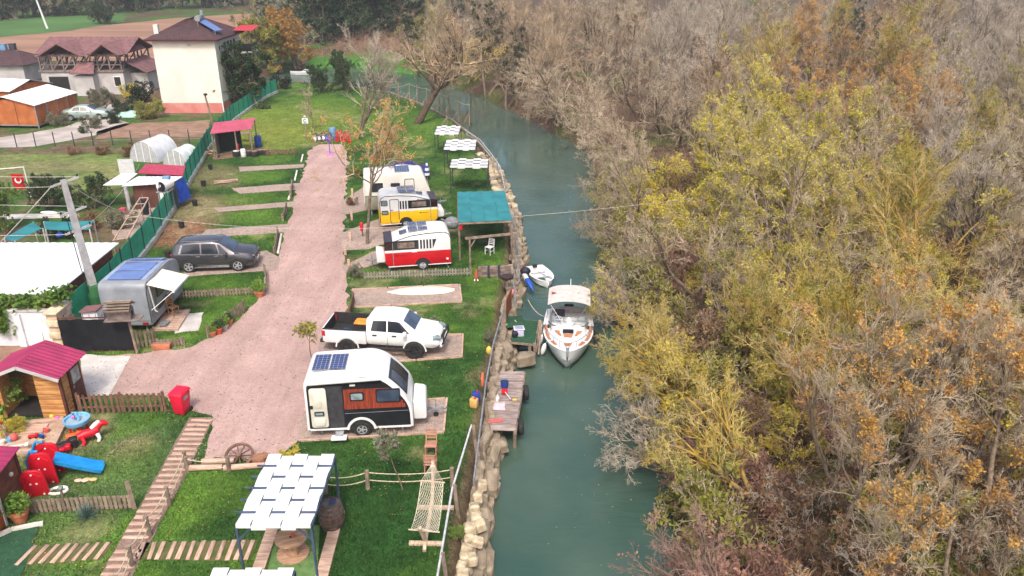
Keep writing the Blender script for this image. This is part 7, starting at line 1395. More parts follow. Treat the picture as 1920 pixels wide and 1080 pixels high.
t = thing('wooden_pole', 'weathered wooden pole with a lamp beside the cream house', 'pole', G(398, 228)); MB().cyl((0, 0, 0), (-.35, 0, 2.7), .1, .08, n=8).build('shaft', grey_wood, t); MB().sphere((0, 0, 0), (.22, .2, .12), 8, 6).build('lamp', black_r, t, loc=(-.25, -.1, 2.72))
for px, lab, mt in (((8, 95), 'white box at the edge of the ploughed field', M('light_blue_plastic')), ((25, 94), 'dark grey box at the edge of the ploughed field', darksteel)): t = thing('field_box', lab, 'box', G(*px)); bx('body', (0, 0, .5), (.9, .8, 1.0), mt, t, bevel=.05); bx('lid', (0, 0, 1.04), (1.0, .9, .07), mt, t)
m = MB(); P = [[(i*.5-1.7, j*.45-.9, .05+(.45+.12*math.sin(i*2.1+j))*(1 if 0 < i < 7 and 0 < j < 4 else 0)) for j in range(5)] for i in range(8)]; m.grid(P); tag(m.build('plastic_sheet', M('mint_sheet', lin((170, 206, 190)), lin((150, 190, 176)), rough=.5), loc=G(252, 218), smooth=60), 'crumpled mint green plastic sheet lying behind the soil bed', 'tarpaulin')
t = thing('firewood_heap', 'heap of split firewood behind the green fence', 'firewood', G(372, 288)); 
for k in range(46): a = random.uniform(0, 3.1); c = Vector((random.uniform(-1.2, 1.2), random.uniform(-.7, .7), 0)); c.z = .08+max(0, .5-.35*c.length)*random.random(); d = Vector((math.cos(a), math.sin(a), random.uniform(-.2, .2)))*.22; MB().cyl(c-d, c+d, .06, n=5).build('log', timber if k % 2 else grey_wood, t)
t = thing('pole_bundle', 'tied heap of pale poles lying on the lawn strip', 'poles', G(424, 343), R(20)); 
for k in range(14): MB().cyl((-.75+random.uniform(-.15, .15), random.uniform(-.28, .28), .06+.05*(k % 4)), (.75+random.uniform(-.15, .15), random.uniform(-.28, .28), .06+.05*(k % 4)), .04, n=5).build('pole', timber if k % 3 else grey_wood, t)
for k, (px, lab) in enumerate((((395, 318), 'farthest'), ((382, 349), 'second farthest'), ((366, 386), 'middle'), ((341, 427), 'second nearest'), ((316, 484), 'nearest'))): t = thing('black_planter', f'{lab} small black planter in the row along the green fence', 'planter', G(*px), 0, 'black planters along the green fence'); MB().lathe([(.15, 0), (.19, .42), (.17, .42)], 10).build('pot', black_r, t, smooth=40); MB().lathe([(0, .38), (.17, .38)], 10).build('soil', soil_m, t)
# --- small things around the lawns
def pot(loc, label, mat, r=.18, h_=.28, plant=None, sh='lathe'):
    t = thing('potted_plant', label, 'plant', loc); MB().lathe([(r*.7, 0), (r, h_*.8), (r*1.1, h_*.8), (r*1.1, h_), (r*.9, h_)], 14).build('pot', mat, t, smooth=40); MB().lathe([(0, h_-.03), (r*.92, h_-.03)], 12).build('soil', soil_m, t)
    if plant:
        rg_ = np.random.default_rng(int(abs(loc[0]*100))); k = 420; P = rg_.normal(0, 1, (k, 3)); P = P/np.linalg.norm(P, axis=1)[:, None]*rg_.uniform(.3, 1, (k, 1))*np.array([r*1.5, r*1.5, r*1.5]) + np.array([0, 0, h_+r]); V, F = leaf_quads(rg_, P, P, r*.5); link('leaves', fast_mesh('leaves', V, F, [MATS[plant]], smooth=False), t)['kind'] = 'stuff'
    return t
terra = M('terracotta', lin((196, 122, 88)), lin((176, 104, 74)), rough=.85, scale=4)
pot(G(40, 977), 'large terracotta pot with a leafy yellow green plant by the brown cabin', terra, .27, .42, 'leaf_lightgreen'); pot(G(487, 556), 'square-looking terracotta planter with low greens at the road corner', terra, .26, .32, 'leaf_lightgreen')
pot(G(400, 630), 'leftmost terracotta flower pot by the picket fence at the bend', terra, .16, .26, 'leaf_lightgreen'); pot(G(411, 626), 'red brown flower pot, second from the fence end at the bend', M('red_terracotta', lin((186, 86, 60)), rough=.8), .18, .32, 'leaf_green'); pot(G(421, 617), 'pale stone pot with green leaves, third at the bend fence', concrete, .2, .2, 'leaf_lightgreen'); pot(G(431, 609), 'terracotta flower pot farthest along the fence at the bend', terra, .16, .28, 'leaf_green')
t = thing('flower_trough', 'terracotta trough on the road edge before the short picket fence', 'planter', G(304, 654), .05); MB().prism(rpoly([(-.36, .0, .04), (.36, 0, .04), (.42, .28, .04), (-.42, .28, .04)], 2), -.14, .14).build('trough', terra, t, bevel=.02); bx('soil', (0, 0, .27), (.74, .22, .03), soil_m, t)
t = thing('wheelie_bin', 'bright red wheelie bin with a closed lid at the gravel edge', 'bin', G(343, 774), R(-12)); rb_ = M('red_bin', lin((214, 30, 62)), lin((196, 24, 54)), rough=.45, scale=1.5)
m = MB(); m.add([(-.21, -.24, .06), (.21, -.24, .06), (.21, .22, .06), (-.21, .22, .06), (-.27, -.32, .92), (.27, -.32, .92), (.27, .3, .92), (-.27, .3, .92)], [(0, 1, 2, 3), (4, 5, 6, 7), (0, 1, 5, 4), (1, 2, 6, 5), (2, 3, 7, 6), (3, 0, 4, 7)]); m.build('body', rb_, t, bevel=.03); m = MB(); m.add([(-.3, -.36, .93), (.3, -.36, .93), (.3, .34, .96), (-.3, .34, .96), (-.24, -.2, 1.02), (.24, -.2, 1.02), (.24, .26, 1.06), (-.24, .26, 1.06)], [(0, 1, 2, 3), (4, 5, 6, 7), (0, 1, 5, 4), (1, 2, 6, 5), (2, 3, 7, 6), (3, 0, 4, 7)]); m.build('lid', rb_, t, bevel=.02); bx('sticker', (.262, -.02, .74), (.01, .26, .14), galv, t); MB().cyl((-.26, .36, .9), (.26, .36, .9), .02, n=6).build('handle', rb_, t); [MB().cyl((x-.03, .22, .1), (x+.03, .22, .1), .1, n=12).build('wheel', black_r, t) for x in (-.22, .22)]
t = thing('folded_parasol', 'closed blue and white striped parasol behind the yellow caravan', 'parasol', G(801, 362) + Vector((0, .5, 0))); MB().cyl((0, 0, 0), (0, 0, 2.3), .025, n=7).build('pole', galv, t)
for k in range(6): z0_ = 1.2+k*.18; rr = lambda z: .02+.17*min(1, (2.3-z)/.9); MB().lathe([(rr(z0_), z0_), (rr(z0_+.18), z0_+.18)], 10).build('stripe', bluep if k % 2 else white, t, smooth=50)
t = thing('kettle_grill', 'black round barbecue grill on legs by the river rail', 'grill', G(951, 540)); MB().lathe([(.1, .45), (.3, .55), (.34, .68), (.3, .68)], 14).build('bowl', M('grill_black', lin((60, 46, 46)), rough=.7), t, smooth=40); MB().lathe([(0, .66), (.3, .66)], 14).build('ash_bed', greywall, t); [MB().bar((.25*math.cos(a), .25*math.sin(a), 0), (.18*math.cos(a), .18*math.sin(a), .55), .03, .03).build('leg', grey_wood, t) for a in (.5, 2.6, 4.7)]
t = thing('plank_bench', 'stack of long planks with dark hoses draped over it', 'planks', G(897, 519)); L_ = G(958, 517)-G(897, 519)
for k in range(4): MB().bar(Vector((0, .05*k, .08+.13*k)), L_ + Vector((0, .05*k, .08+.13*k)), .3-.03*k, .12).build('plank', oldtimber if k % 2 else grey_wood, t)
for f_ in (.3, .62): m = MB(); [m.tube([L_*f_ + Vector((.06*j, .22, .1)), L_*f_ + Vector((.03*j, .12, .58)), L_*(f_+.01*j) + Vector((0, -.14, .56)), L_*f_ + Vector((.05*j, -.24, .1)), L_*(f_+.08) + Vector((0, -.35, .03))], .03, 5) for j in range(3)]; m.build('hose', M('dark_hose', lin((46, 48, 66)), rough=.6), t, smooth=60)
t = thing('wood_carving', 'small carved wooden figure leaning at the fence end', 'carving', G(893, 527)); m = MB(); m.tube([(0, .1, 0), (0, .12, .3), (0, .2, .62)], [.13, .12, .06], 8); m.build('body', panel_r, t, smooth=60); m = MB(); [m.bar((x, -.05, .02), (x*.6, .08, .14), .05, .05) for x in (-.09, .09)]; m.build('feet', white, t)
for px, lab, mat, s in (((985, 515), 'dark navy bag hanging on the bank beside the kayak', M('navy_bag'), .3), ((962, 553), 'pale red cushion on the stones by the grill', M('pale_red', lin((220, 130, 130)), rough=.8), .22)): m = MB(); m.sphere((0, 0, s*.7), (s, s*.8, s*.8), 10, 7); tag(m.build('bank_bag', mat, loc=G(*px, .0), smooth=60), lab, 'bag')
for px, lab, mat, z in (((917, 657), 'yellow buoy float hanging on the guard rail', M('yellow_plastic'), .55), ((905, 712), 'orange life ring hanging on the guard rail', M('life_ring', lin((230, 120, 86)), rough=.6), .55)):
    m = MB(); p = G(*px, z)
    if 'ring' in lab: m.lathe([(.2, -.05), (.28, -.05), (.32, 0), (.28, .05), (.2, .05), (.17, 0), (.2, -.05)], 18, (0, 0, 0), Matrix.Rotation(math.pi/2, 3, 'Y'))
    else: m.sphere((0, 0, 0), (.13, .13, .2), 10, 8)
    tag(m.build('rail_float', mat, loc=p, smooth=60), lab, 'float')
t = thing('fire_canister', 'red canister on a post beside the road left of the red caravan', 'extinguisher', G(680, 444)); MB().cyl((0, 0, 0), (0, 0, .9), .04, n=6).build('post', grey_wood, t); MB().lathe([(.1, .45), (.11, .9), (.05, 1.0), (0, 1.02)], 10, (0, -.12, 0)).build('canister', red_p, t, smooth=40)
t = thing('wooden_deck', 'pinkish plank deck beside the grey caravan step', 'deck', (0, 0, 0)); q = [G(*p) for p in ((310, 588), (358, 583), (334, 622), (288, 622))]
for i in range(4):
    for j in range(3): MB().prism([tuple((q[0].lerp(q[1], (i+a)/4).lerp(q[3].lerp(q[2], (i+a)/4), (j+b_)/3))[:2]) for a, b_ in ((.02, .02), (.98, .02), (.98, .98), (.02, .98))], 0.02, .12, 'z').build('deck_tile', timber, t)
sheet('gravel_patch', [(345, 592), (386, 587), (372, 620), (325, 626)], .016, concrete, amp=.12)
chair(G(327, 590, .12), R(60), 'wooden folding chair standing on the deck by the grey caravan', M('honey_wood', lin((176, 126, 84)), rough=.7), .95); t = thing('camp_stool', 'dark blue folding camp stool under the awning', 'stool', G(338, 546)); bx('seat', (0, 0, .42), (.42, .36, .04), M('navy_bag'), t); [MB().bar((-.2, y, 0), (.2, y, .41), .03, .03).build('leg', darksteel, t) for y in (-.16, .16)]; [MB().bar((.2, y, 0), (-.2, y, .41), .03, .03).build('leg', darksteel, t) for y in (-.14, .14)]
# --- trash-covered propeller bag at the turquoise canopy corner
m = MB(); m.sphere((0, 0, .0), (.5, .35, .4), 12, 8); m.cyl((0, 0, 0), (-.7, 0, .25), .05, n=6); tag(m.build('outboard_cover', M('grey_cover', lin((138, 142, 148)), lin((110, 114, 120)), rough=.8, scale=5), loc=G(848, 418, 1.0), smooth=60), 'grey cloth cover over the hitch behind the red caravan', 'cover')
# ================================================================ playground
sandm = M('sand', lin((190, 164, 142)), lin((164, 138, 118)), rough=1, scale=3, bump=.4, bscale=20); tr = M('toy_red', lin((206, 22, 44)), lin((188, 18, 38)), rough=.4, scale=2); tb = M('toy_blue', lin((36, 146, 212)), lin((30, 132, 198)), rough=.4); tlb = M('toy_light_blue', lin((120, 186, 224)), lin((104, 170, 210)), rough=.45); tw = M('toy_white', lin((236, 232, 224)), lin((220, 214, 206)), rough=.45); ty = M('toy_yellow', lin((238, 190, 60)), rough=.5); tp_ = M('toy_pink', lin((214, 110, 190)), rough=.5); tg = M('toy_orange', lin((226, 110, 60)), rough=.5); tk = M('toy_black', (.02, .022, .025), rough=.5); tgr = M('toy_green', lin((170, 206, 130)), rough=.5)
sheet('sand_pit', [(-40, 800), (128, 786), (96, 848), (-40, 856)], .014, sandm, amp=.05)
t = thing('sand_pit_border', 'pinkish timber border of the sand pit before the log shed', 'edging', (0, 0, 0))
for a, b_ in (((127, 786), (97, 846)), ((98, 850), (40, 852)), ((40, 852), (-30, 856)), ((20, 800), (126, 788))): MB().bar(G(*a) + Vector((0, 0, .07)), G(*b_) + Vector((0, 0, .07)), .2, .16).build('board', timber, t, bevel=.01)
t = thing('sand_board', 'flat pale board lying in the sand pit', 'board', G(60, 806), .1); bx('panel', (0, 0, .05), (1.0, .6, .04), timber, t)
# climbing slide
o = G(72, 926); t = thing('toy_slide', 'red climbing frame with a bright blue slide and white feet', 'slide', o, R(12))
def arch_panel(x, y, w, h_, nm='side_panel'):
    pl = rpoly([(x-w/2, 0, .04), (x+w/2, 0, .04), (x+w/2*.86, h_, .3), (x-w/2*.86, h_, .3)], 6); p = MB().prism(pl, y-.05, y+.05).build(nm, tr, t, bevel=.02)
    for u, v in ((-.3, .08), (.3, .08), (0, .85), (-.1, .5), (.12, .5)): MB().lathe([(0, .008), (.035, .008), (.035, 0)], 8, (x+u*w, y-.052, v*h_), RX).build('knob', tw, p)
    MB().tube([(x-w*.36, y-.055, .15), (x-w*.32, y-.055, h_*.75), (x, y-.055, h_*.93), (x+w*.32, y-.055, h_*.75), (x+w*.36, y-.055, .15)], .02, 5).build('rib', tr, p); return p
arch_panel(0, -.1, .82, 1.0); arch_panel(.1, .5, .82, 1.25); arch_panel(.1, 1.15, .85, 1.2)
bx('platform', (.1, .8, .6), (.65, .6, .06), tr, t, bevel=.02)
for k in range(3): bx('step', (-.35-.12*(2-k), .75, .15+.2*k), (.2, .5, .08), tr, t, bevel=.02)
for s in (0, .56): MB().tube([(-.3, .55+s, .4), (-.32, .55+s, .95), (-.15, .55+s, 1.3), (.08, .55+s, 1.28)], .05, 7).build('hand_rail', tb, t, smooth=60)
P = []
for k in range(11): f_ = k/10; x = .35+1.45*f_; z = .62*(1-f_)**1.15+.1; P.append([(x, .58, z+.16), (x, .6, z), (x, .85, z-.02), (x, 1.1, z), (x, 1.12, z+.16)])
MB().grid(P).build('slide_chute', tb, t, solid=.03, smooth=50)
for x, y in ((.62, -.02), (-.55, -.08)): MB().tube([(x+.24*math.cos(a)*1.2, y+.18*math.sin(a), .05) for a in [2*math.pi*k/12 for k in range(13)]], .055, 6, cap=False).build('foot_ring', tw, t, smooth=60)
# water table
t = thing('water_table', 'round light blue toy water table on red legs by the log shed', 'toy table', G(150, 812)); MB().lathe([(.1, .46), (.4, .46), (.46, .6), (.46, .64), (.4, .63), (.38, .52), (0, .51)], 22).build('basin', tlb, t, smooth=40); MB().lathe([(0, .555), (.38, .555)], 20).build('water', M('toy_water', lin((150, 176, 190)), rough=.5), t)
for a in (.6, 2.2, 3.8, 5.4): MB().bar((.3*math.cos(a), .3*math.sin(a), 0), (.25*math.cos(a), .25*math.sin(a), .48), .08, .08).build('leg', tr, t)
MB().tube([(-.12, .05, .55), (-.12, .05, .85), (.05, .0, .9), (.1, -.02, .6)], .045, 6).build('water_tower', tlb, t, smooth=60); bx('scoop', (-.1, .0, .7), (.12, .1, .1), tp_, t, bevel=.02)
# ride-on pony, generic
t = thing('ride_on_pony', 'red and white toy ride-on animal tipped on the grass', 'toy', G(173, 826), R(35)); m = MB(); m.tube([(-.42, 0, .3), (-.2, 0, .34), (.1, 0, .34), (.28, 0, .42)], [.12, .17, .16, .12], 10); m.build('body', tr, t, smooth=60); m = MB(); m.tube([(.22, 0, .42), (.36, 0, .58), (.46, 0, .6), (.6, 0, .5)], [.1, .12, .12, .07], 10); m.build('head', tr, t, smooth=60); MB().tube([(.05, 0, .5), (.2, 0, .6), (.36, 0, .71)], [.07, .09, .06], 8).build('mane', tw, t, smooth=60)
for x, y, m_ in ((-.3, -.16, tr), (-.3, .16, tr), (.2, -.17, tw), (.2, .17, tw)): MB().tube([(x, y*.6, .28), (x+.04, y*1.2, .14), (x-.02, y*1.5, .03)], [.08, .065, .06], 8).build('leg', m_, t, smooth=60)
# toy vehicles and small toys
def truck(loc, rz, label, a, b_, s=1.):
    t = thing('toy_truck', label, 'toy', loc, rz); t.scale = (s,)*3; bx('bed', (-.1, 0, .12), (.32, .2, .1), a, t, bevel=.02); bx('cab', (.14, 0, .15), (.16, .2, .18), b_, t, bevel=.03); [MB().cyl((x, y-.02, .06), (x, y+.02, .06), .06, n=10).build('wheel', tk, t) for x in (-.16, .14) for y in (-.11, .11)]
truck(G(141, 821), R(30), 'orange and pink toy truck beside the pony', tg, tg, 1.1); truck(G(128, 840), R(35), 'black toy truck with a red cab near the slide', tk, tk, 1.5); truck(G(120, 848), R(20), 'red toy truck next to the black one', tr, tr, 1.2); truck(G(118, 861), R(-20), 'small red and blue toy car beside the chute', tr, tb, .8); truck(G(64, 821), R(10), 'small red toy truck in the sand pit', tr, tr, .7)
def ball(px, r, label, mat): m = MB(); m.sphere((0, 0, r), r, 12, 9); tag(m.build('ball', mat, loc=G(*px) + Vector((0, 0, .014)), smooth=80), label, 'ball')
ball((28, 826), .14, 'coral red ball in the sand pit', M('coral', lin((222, 96, 92)), rough=.5)); ball((51, 796), .09, 'pale green ball at the log shed step', tgr); ball((109, 790), .1, 'purple pink toy ball on the sand pit border', tp_); ball((99, 785), .1, 'yellow toy ball on the sand pit border', ty)
for px, lab, mat in (((5, 834), 'white toy bucket at the edge of the sand pit', tw), ((88, 811), 'coral toy bucket lying in the sand', M('coral')), ((79, 823), 'dark blue toy bucket in the sand', bluep), ((76, 833), 'yellow toy bucket in the sand', ty), ((106, 858), 'purple toy bucket beside the slide', pur), ((133, 835), 'pale green toy cup near the black truck', tgr), ((19, 829), 'turquoise toy cup beside the coral ball', tlb)): bucket(G(*px) + Vector((0, 0, .015)), lab, mat, .1, .16, mat)
t = thing('toy_rake', 'white toy rake lying at the sand pit border', 'toy', G(35, 844), R(18)); MB().bar((-.3, 0, .2), (.25, 0, .2), .05, .03).build('handle', tw, t); MB().box((.3, 0, .2), (.12, .22, .05)).build('head', tw, t, bevel=.01)
t = thing('toy_spade', 'red and wood toy spade sticking in the sand', 'toy', G(12, 822)); MB().cyl((0, 0, 0), (-.14, .1, .6), .02, n=6).build('handle', timber, t); bx('grip', (-.15, .1, .62), (.14, .06, .1), tr, t)
for px, lab, mat in (((154, 903), 'pale pink doll shaped toy lying on the grass', M('doll_pink', lin((226, 190, 170)), rough=.6)), ((170, 901), 'tan flat toy lying on the grass beside the chute', M('doll_tan', lin((206, 180, 130)), rough=.6))): m = MB(); [m.sphere((x, 0, .05), (.14, .1, .05), 8, 5) for x in (-.12, .1)]; tag(m.build('flat_toy', mat, loc=G(*px), smooth=60), lab, 'toy')
# agave
rg = random.Random(5); t = thing('agave', 'spiky blue green agave in front of the low grey fence', 'plant', G(163, 972)); ag = M('agave_leaf', lin((88, 112, 104)), lin((66, 88, 82)), rough=.6, scale=3)
for k in range(40):
    a = k*2.4; e = .25+1.2*(k/40); L_ = rg.uniform(.4, .6); d = Vector((math.cos(a)*math.cos(e), math.sin(a)*math.cos(e), math.sin(e))); s = Vector((-math.sin(a), math.cos(a), 0))*.022; b_ = Vector((0, 0, .04)); MB().add([b_-s, b_+s, b_+d*L_*.55+s*1.0, b_+d*L_ - Vector((0, 0, .03)), b_+d*L_*.55-s*1.0], [(0, 1, 2, 3, 4)]).build('leaf', ag, t, solid=.006)
# ================================================================ trees, hedges and bushes on the camp side
def T(px, *a, z=0, **k): return G(*px)
plant_tree('leaning_tree', 'big bare brown tree leaning from the river bend over the water', 'leaning', G(778, 232), R(5), 1.12, 'bark_dark', 'twig_brown', 'leaf_brown', 0)
plant_tree('orange_tree', 'small tree with thin orange brown leaves beside the cream caravan', 'camp', G(688, 458), R(130), 1.12, 'bark', 'twig', 'leaf_orange', 0)
plant_tree('grey_tree', 'bare pale grey tree on the lawn behind the orange leaved one', 'vase', G(672, 262), R(10), 1.2, 'bark', 'twig_grey', None)
plant_tree('grey_sapling', 'thin bare sapling beside the notice sign', 'upright', G(590, 245), R(80), .6, 'bark', 'twig', None)
plant_tree('weeping_tree', 'round dark green weeping tree at the river bend', 'farbush', G(654, 170), 0, .82, 'bark', 'twig_brown', 'leaf_green', 0, sz=1.25)
plant_tree('bushy_tree', 'low dark green bushy tree left of the weeping tree', 'farbush', G(607, 172), 1, .72, 'bark', 'twig_brown', 'leaf_green', 0)
plant_tree('round_bush', 'dark round bush at the end of the green fence', 'shrub', G(528, 166), 1, 1.4, 'bark', 'twig_brown', 'leaf_dark', 0, cat='bush')
plant_tree('house_tree', 'full green tree beside the cream house wall', 'farbush', G(456, 197), 2, 1.5, 'bark', 'twig_brown', 'leaf_green', 0)
plant_tree('autumn_tree', 'golden orange tree behind the cream house', 'farbush', G(560, 122), .4, 1.75, 'bark', 'twig_brown', 'leaf_orange', 0)
plant_tree('autumn_tree', 'yellow brown tree right beside the balcony of the cream house', 'farbush', G(508, 126), 1.4, 1.5, 'bark', 'twig_brown', 'leaf_olive', 0)
plant_tree('conifer', 'yellow green conifer at the picture edge above the white roof', 'farbush', G(16, 436), 0, .62, 'bark', 'twig_brown', 'leaf_lightgreen', 0, sz=1.4)
for px, s, lab, lf, key in (((85, 392), .72, 'dark olive fruit tree left of the utility pole', 'leaf_green', 'leafy'), ((178, 392), .66, 'dark olive fruit tree between the pole and the shack', 'leaf_green', 'leafy'), ((185, 212), .75, 'young grey green tree behind the pale green car', 'leaf_grey', 'leafy'), ((240, 215), 1.5, 'dark green round shrub beside the mint sheet', 'leaf_dark', 'shrub'), ((285, 222), 1.7, 'light olive shrub before the cream house', 'leaf_olive', 'shrub'), ((268, 190), 1.9, 'dark evergreen shrub beside the cream house corner', 'leaf_dark', 'shrub'), ((246, 186), 1.5, 'yellow shrub before the unfinished house', 'leaf_yellow', 'shrub'), ((172, 240), 1.1, 'grey green shrub in front of the pale green car', 'leaf_grey', 'shrub'), ((158, 250), .6, 'small spiky green shrub at the track edge', 'leaf_green', 'shrub'),
        ((215, 230), 1.0, 'low dark shrub at the end of the soil bed', 'leaf_dark', 'shrub'), ((230, 428), 1.1, 'grey green shrub in the shack yard', 'leaf_grey', 'shrub'), ((165, 432), 1.0, 'dry brown vine bush behind the white roof', 'leaf_brown', 'shrub'), ((110, 448), 1.2, 'dark hedge bush under the flat turquoise shade', 'leaf_dark', 'shrub'), ((668, 520), .62, 'thorny grey green bush at the end of the red caravan fence', 'leaf_grey', 'shrub'), ((665, 330), .7, 'bare twiggy bush left of the cream caravan', 'leaf_olive', 'shrub'), ((660, 385), .5, 'dry brown bush on the verge by the cream caravan', 'leaf_brown', 'shrub'), ((880, 462), .8, 'olive grey young tree behind the beam frame', 'leaf_grey', 'young'),
        ((826, 640), .55, 'small grey green sapling on the lawn beside the pickup bonnet', 'leaf_grey', 'young'), ((545, 862), .42, 'little yellow flowering bush at the corner of the gravel', 'leaf_yellow', 'shrub'), ((920, 640), .4, 'grey green weed clump by the guard rail', 'leaf_grey', 'shrub'), ((-4, 772), 1.2, 'green lemon bush before the log shed opening', 'leaf_lightgreen', 'shrub'), ((20, 812), .6, 'yellowing low plants at the sand pit corner', 'leaf_yellow', 'shrub'), ((855, 1005), .3, 'green weed tuft between the pipe rail and stones', 'leaf_lightgreen', 'shrub'), ((110, 236), 1.2, 'low brambly bush below the orange shed', 'leaf_grey', 'shrub'), ((250, 292), .9, 'dark bramble heap behind the larger polytunnel', 'leaf_brown', 'shrub'), ((140, 290), .7, 'dry reddish bush along the grey track', 'leaf_red', 'shrub'), ((195, 290), .7, 'dry brown bush along the grey track', 'leaf_brown', 'shrub')):
    plant_tree('shrub' if key == 'shrub' else 'small_tree', lab, key, G(*px), px[0]*.7, s, 'bark', 'twig_brown' if key != 'young' else 'twig', lf, 0, cat='bush' if key == 'shrub' else 'tree')
plant_tree('young_tree', 'young staked tree with dry grey leaves in front of the white caravan', 'young', G(757, 918), .6, 1.05, 'bark', 'twig_grey', 'leaf_grey', 0)
plant_tree('drooping_sapling', 'sapling with drooping olive leaves behind the pickup tail', 'young', G(592, 690), 2.1, 1.15, 'bark', 'twig_brown', 'leaf_olive', 1)
# hedge of yellow green along the house plinth
undergrowth('hedge_row', 'yellow green hedge row along the red base of the cream house', 500, 9000, lambda x, y: (x > -41) & (x < -31.2) & (y > 82.2) & (y < 83.6), 41, 'twig_brown', 'leaf_lightgreen', .5, .16) if False else None
# grape vine on the wall
rgv = np.random.default_rng(9); t = thing('grape_vine', 'yellow green grape vine trailing over the white garden wall', 'vine', (0, 0, 0)); stem = [(-26.5, 32.4, 1.95), (-24.8, 32.3, 2.05), (-23.2, 32.2, 2.15), (-21.8, 32.2, 2.1), (-20.4, 32.2, 2.25), (-19.6, 32.4, 2.5)]; MB().tube(stem, .03, 5).build('stem', grey_wood, t)
k = 1500; P = np.array([Vector(stem[i]).lerp(Vector(stem[i+1]), f) for i, f in zip(rgv.integers(0, 5, k), rgv.uniform(0, 1, k))]) + rgv.normal(0, .16, (k, 3)); P2 = np.stack([rgv.normal(-22.6, .2, 320), rgv.normal(31.85, .08, 320), rgv.uniform(.7, 2., 320)], 1); V, F = leaf_quads(rgv, np.concatenate([P, P2]), rgv.normal(0, 1, (k+320, 3)), .17, .8, .9); link('leaves', fast_mesh('leaves', V, F, [MATS['leaf_lightgreen']], smooth=False), t)['kind'] = 'stuff'
# --- wooded margin behind the fields and the river bend: each tree on its own
far = random.Random(21); kinds = [('dark green far tree', 'leaf_green', 'farbush', 0), ('bare brown far tree', None, 'broad', 0), ('olive far tree', 'leaf_olive', 'broad', 1), ('pale grey far tree', None, 'vase', 0), ('grey green far tree', 'leaf_grey', 'farbush', 0), ('rust tinted far tree', 'leaf_brown', 'broad', 1)]
ROWS = [((600, 78), (760, 66), 13, 'just behind the bright green far bank lawn', (0, 0, 4, 0, 1), 2.3), ((490, 60), (900, 30), 26, 'in the second row behind the river bend', (0, 1, 2, 4, 1, 3), 2.2), ((470, 22), (930, -2), 28, 'in the rear row behind the river bend', (1, 3, 1, 2, 5), 2.1), ((-60, 40), (460, 8), 28, 'along the back edge of the green field', (0, 4, 0, 1, 5, 0), 2.4), ((-80, 22), (470, -8), 28, 'in the rear row beyond the green field', (1, 3, 5, 1, 0), 2.4), ((780, 100), (900, 92), 5, 'on the bank beyond the leaning tree', (1, 5, 0, 1), 1.5), ((455, 112), (560, 92), 5, 'between the cream house and the far lawn', (2, 5, 1), 1.3), ((10, 14), (900, -28), 29, 'high up along the skyline', (1, 3, 4, 0), 2.6)]
for a, b_, n_, where, ks, sc in ROWS:
    for k in range(n_):
        f_ = (k + far.uniform(.2, .8))/n_; px = (a[0]+(b_[0]-a[0])*f_, a[1]+(b_[1]-a[1])*f_); lab, lf, key, li = kinds[far.choice(ks)]; p = G(*px); p += Vector((far.uniform(-2, 2), far.uniform(-3, 3), 0)); p.z = 0
        plant_tree('far_tree', f'{lab}, {ORD[k]} from the left {where}', key, p, far.uniform(0, 6), sc*far.uniform(.8, 1.15)*(.75 if key in ('broad', 'vase') else 1), 'bark', 'twig_brown' if far.random() < .6 else 'twig', lf, li, 'trees behind the fields')
for px, s, lab in (((185, 45), 1.4, 'dark round tree alone at the edge of the green field'), ((196, 44), 1.0, 'smaller dark tree beside the lone tree of the green field'), ((130, 30), .8, 'low dark bush on the green field border')): plant_tree('field_tree', lab, 'leafy', G(*px), px[0], s, 'bark', 'twig_brown', 'leaf_green', 0)
# dry brush on the far bank
undergrowth('far_brush', 'dry pinkish brush behind the far bank lawn', 2500, 5000, lambda x, y: (y > 128) & (y < 150) & (x > -32) & (x < -2), 43, 'twig_red', 'leaf_brown', 2.2, .25)

# fallen leaves on the lawns and the water, loose stones on the gravel
rgl = np.random.default_rng(77); xs = rgl.uniform(-17, 0, 6000); ys = 15 + 40*rgl.uniform(0, 1, 6000)**1.5; ok = inside(xs, ys, CAMP) & (fbm(xs, ys, 3, 61) > .5); xs, ys = xs[ok], ys[ok]
wx_, wy_ = rgl.uniform(0, 6, 500), rgl.uniform(16, 60, 500); okw = inside(wx_, wy_, RIVER) & (wx_ > 2.5 + 1.5*rgl.uniform(-1, 1, 500)); P = np.concatenate([np.stack([xs, ys, np.full(len(xs), .045)], 1), np.stack([wx_[okw], wy_[okw], np.full(okw.sum(), WZ+.006)], 1)])
V, F = leaf_quads(rgl, P, rgl.normal(0, 1, P.shape)*np.array([3, 3, 0]), .075, 0); V[:, 2] = np.repeat(P[:, 2], 4) + rgl.uniform(-.004, .012, len(V)); tag(link('fallen_leaves', fast_mesh('fallen_leaves', V, F, [MATS['leaf_orange'], MATS['leaf_grey']], rgl.integers(0, 2, len(F)), False)), 'pale fallen leaves scattered over the lawns and the river', 'leaves', kind='stuff')
k = 9000; xs = rgl.uniform(-18, -4, k); ys = 23 + 46*rgl.uniform(0, 1, k)**1.4; RD = pxy(ROADPX); ok = (inside(xs, ys, RD) & (rgl.uniform(0, 1, k) < .5)) | (dist_line(xs, ys, RD, True) < .35); ok &= inside(xs, ys, CAMP); xs, ys = xs[ok], ys[ok]; k = len(xs); s_ = rgl.uniform(.012, .05, k)
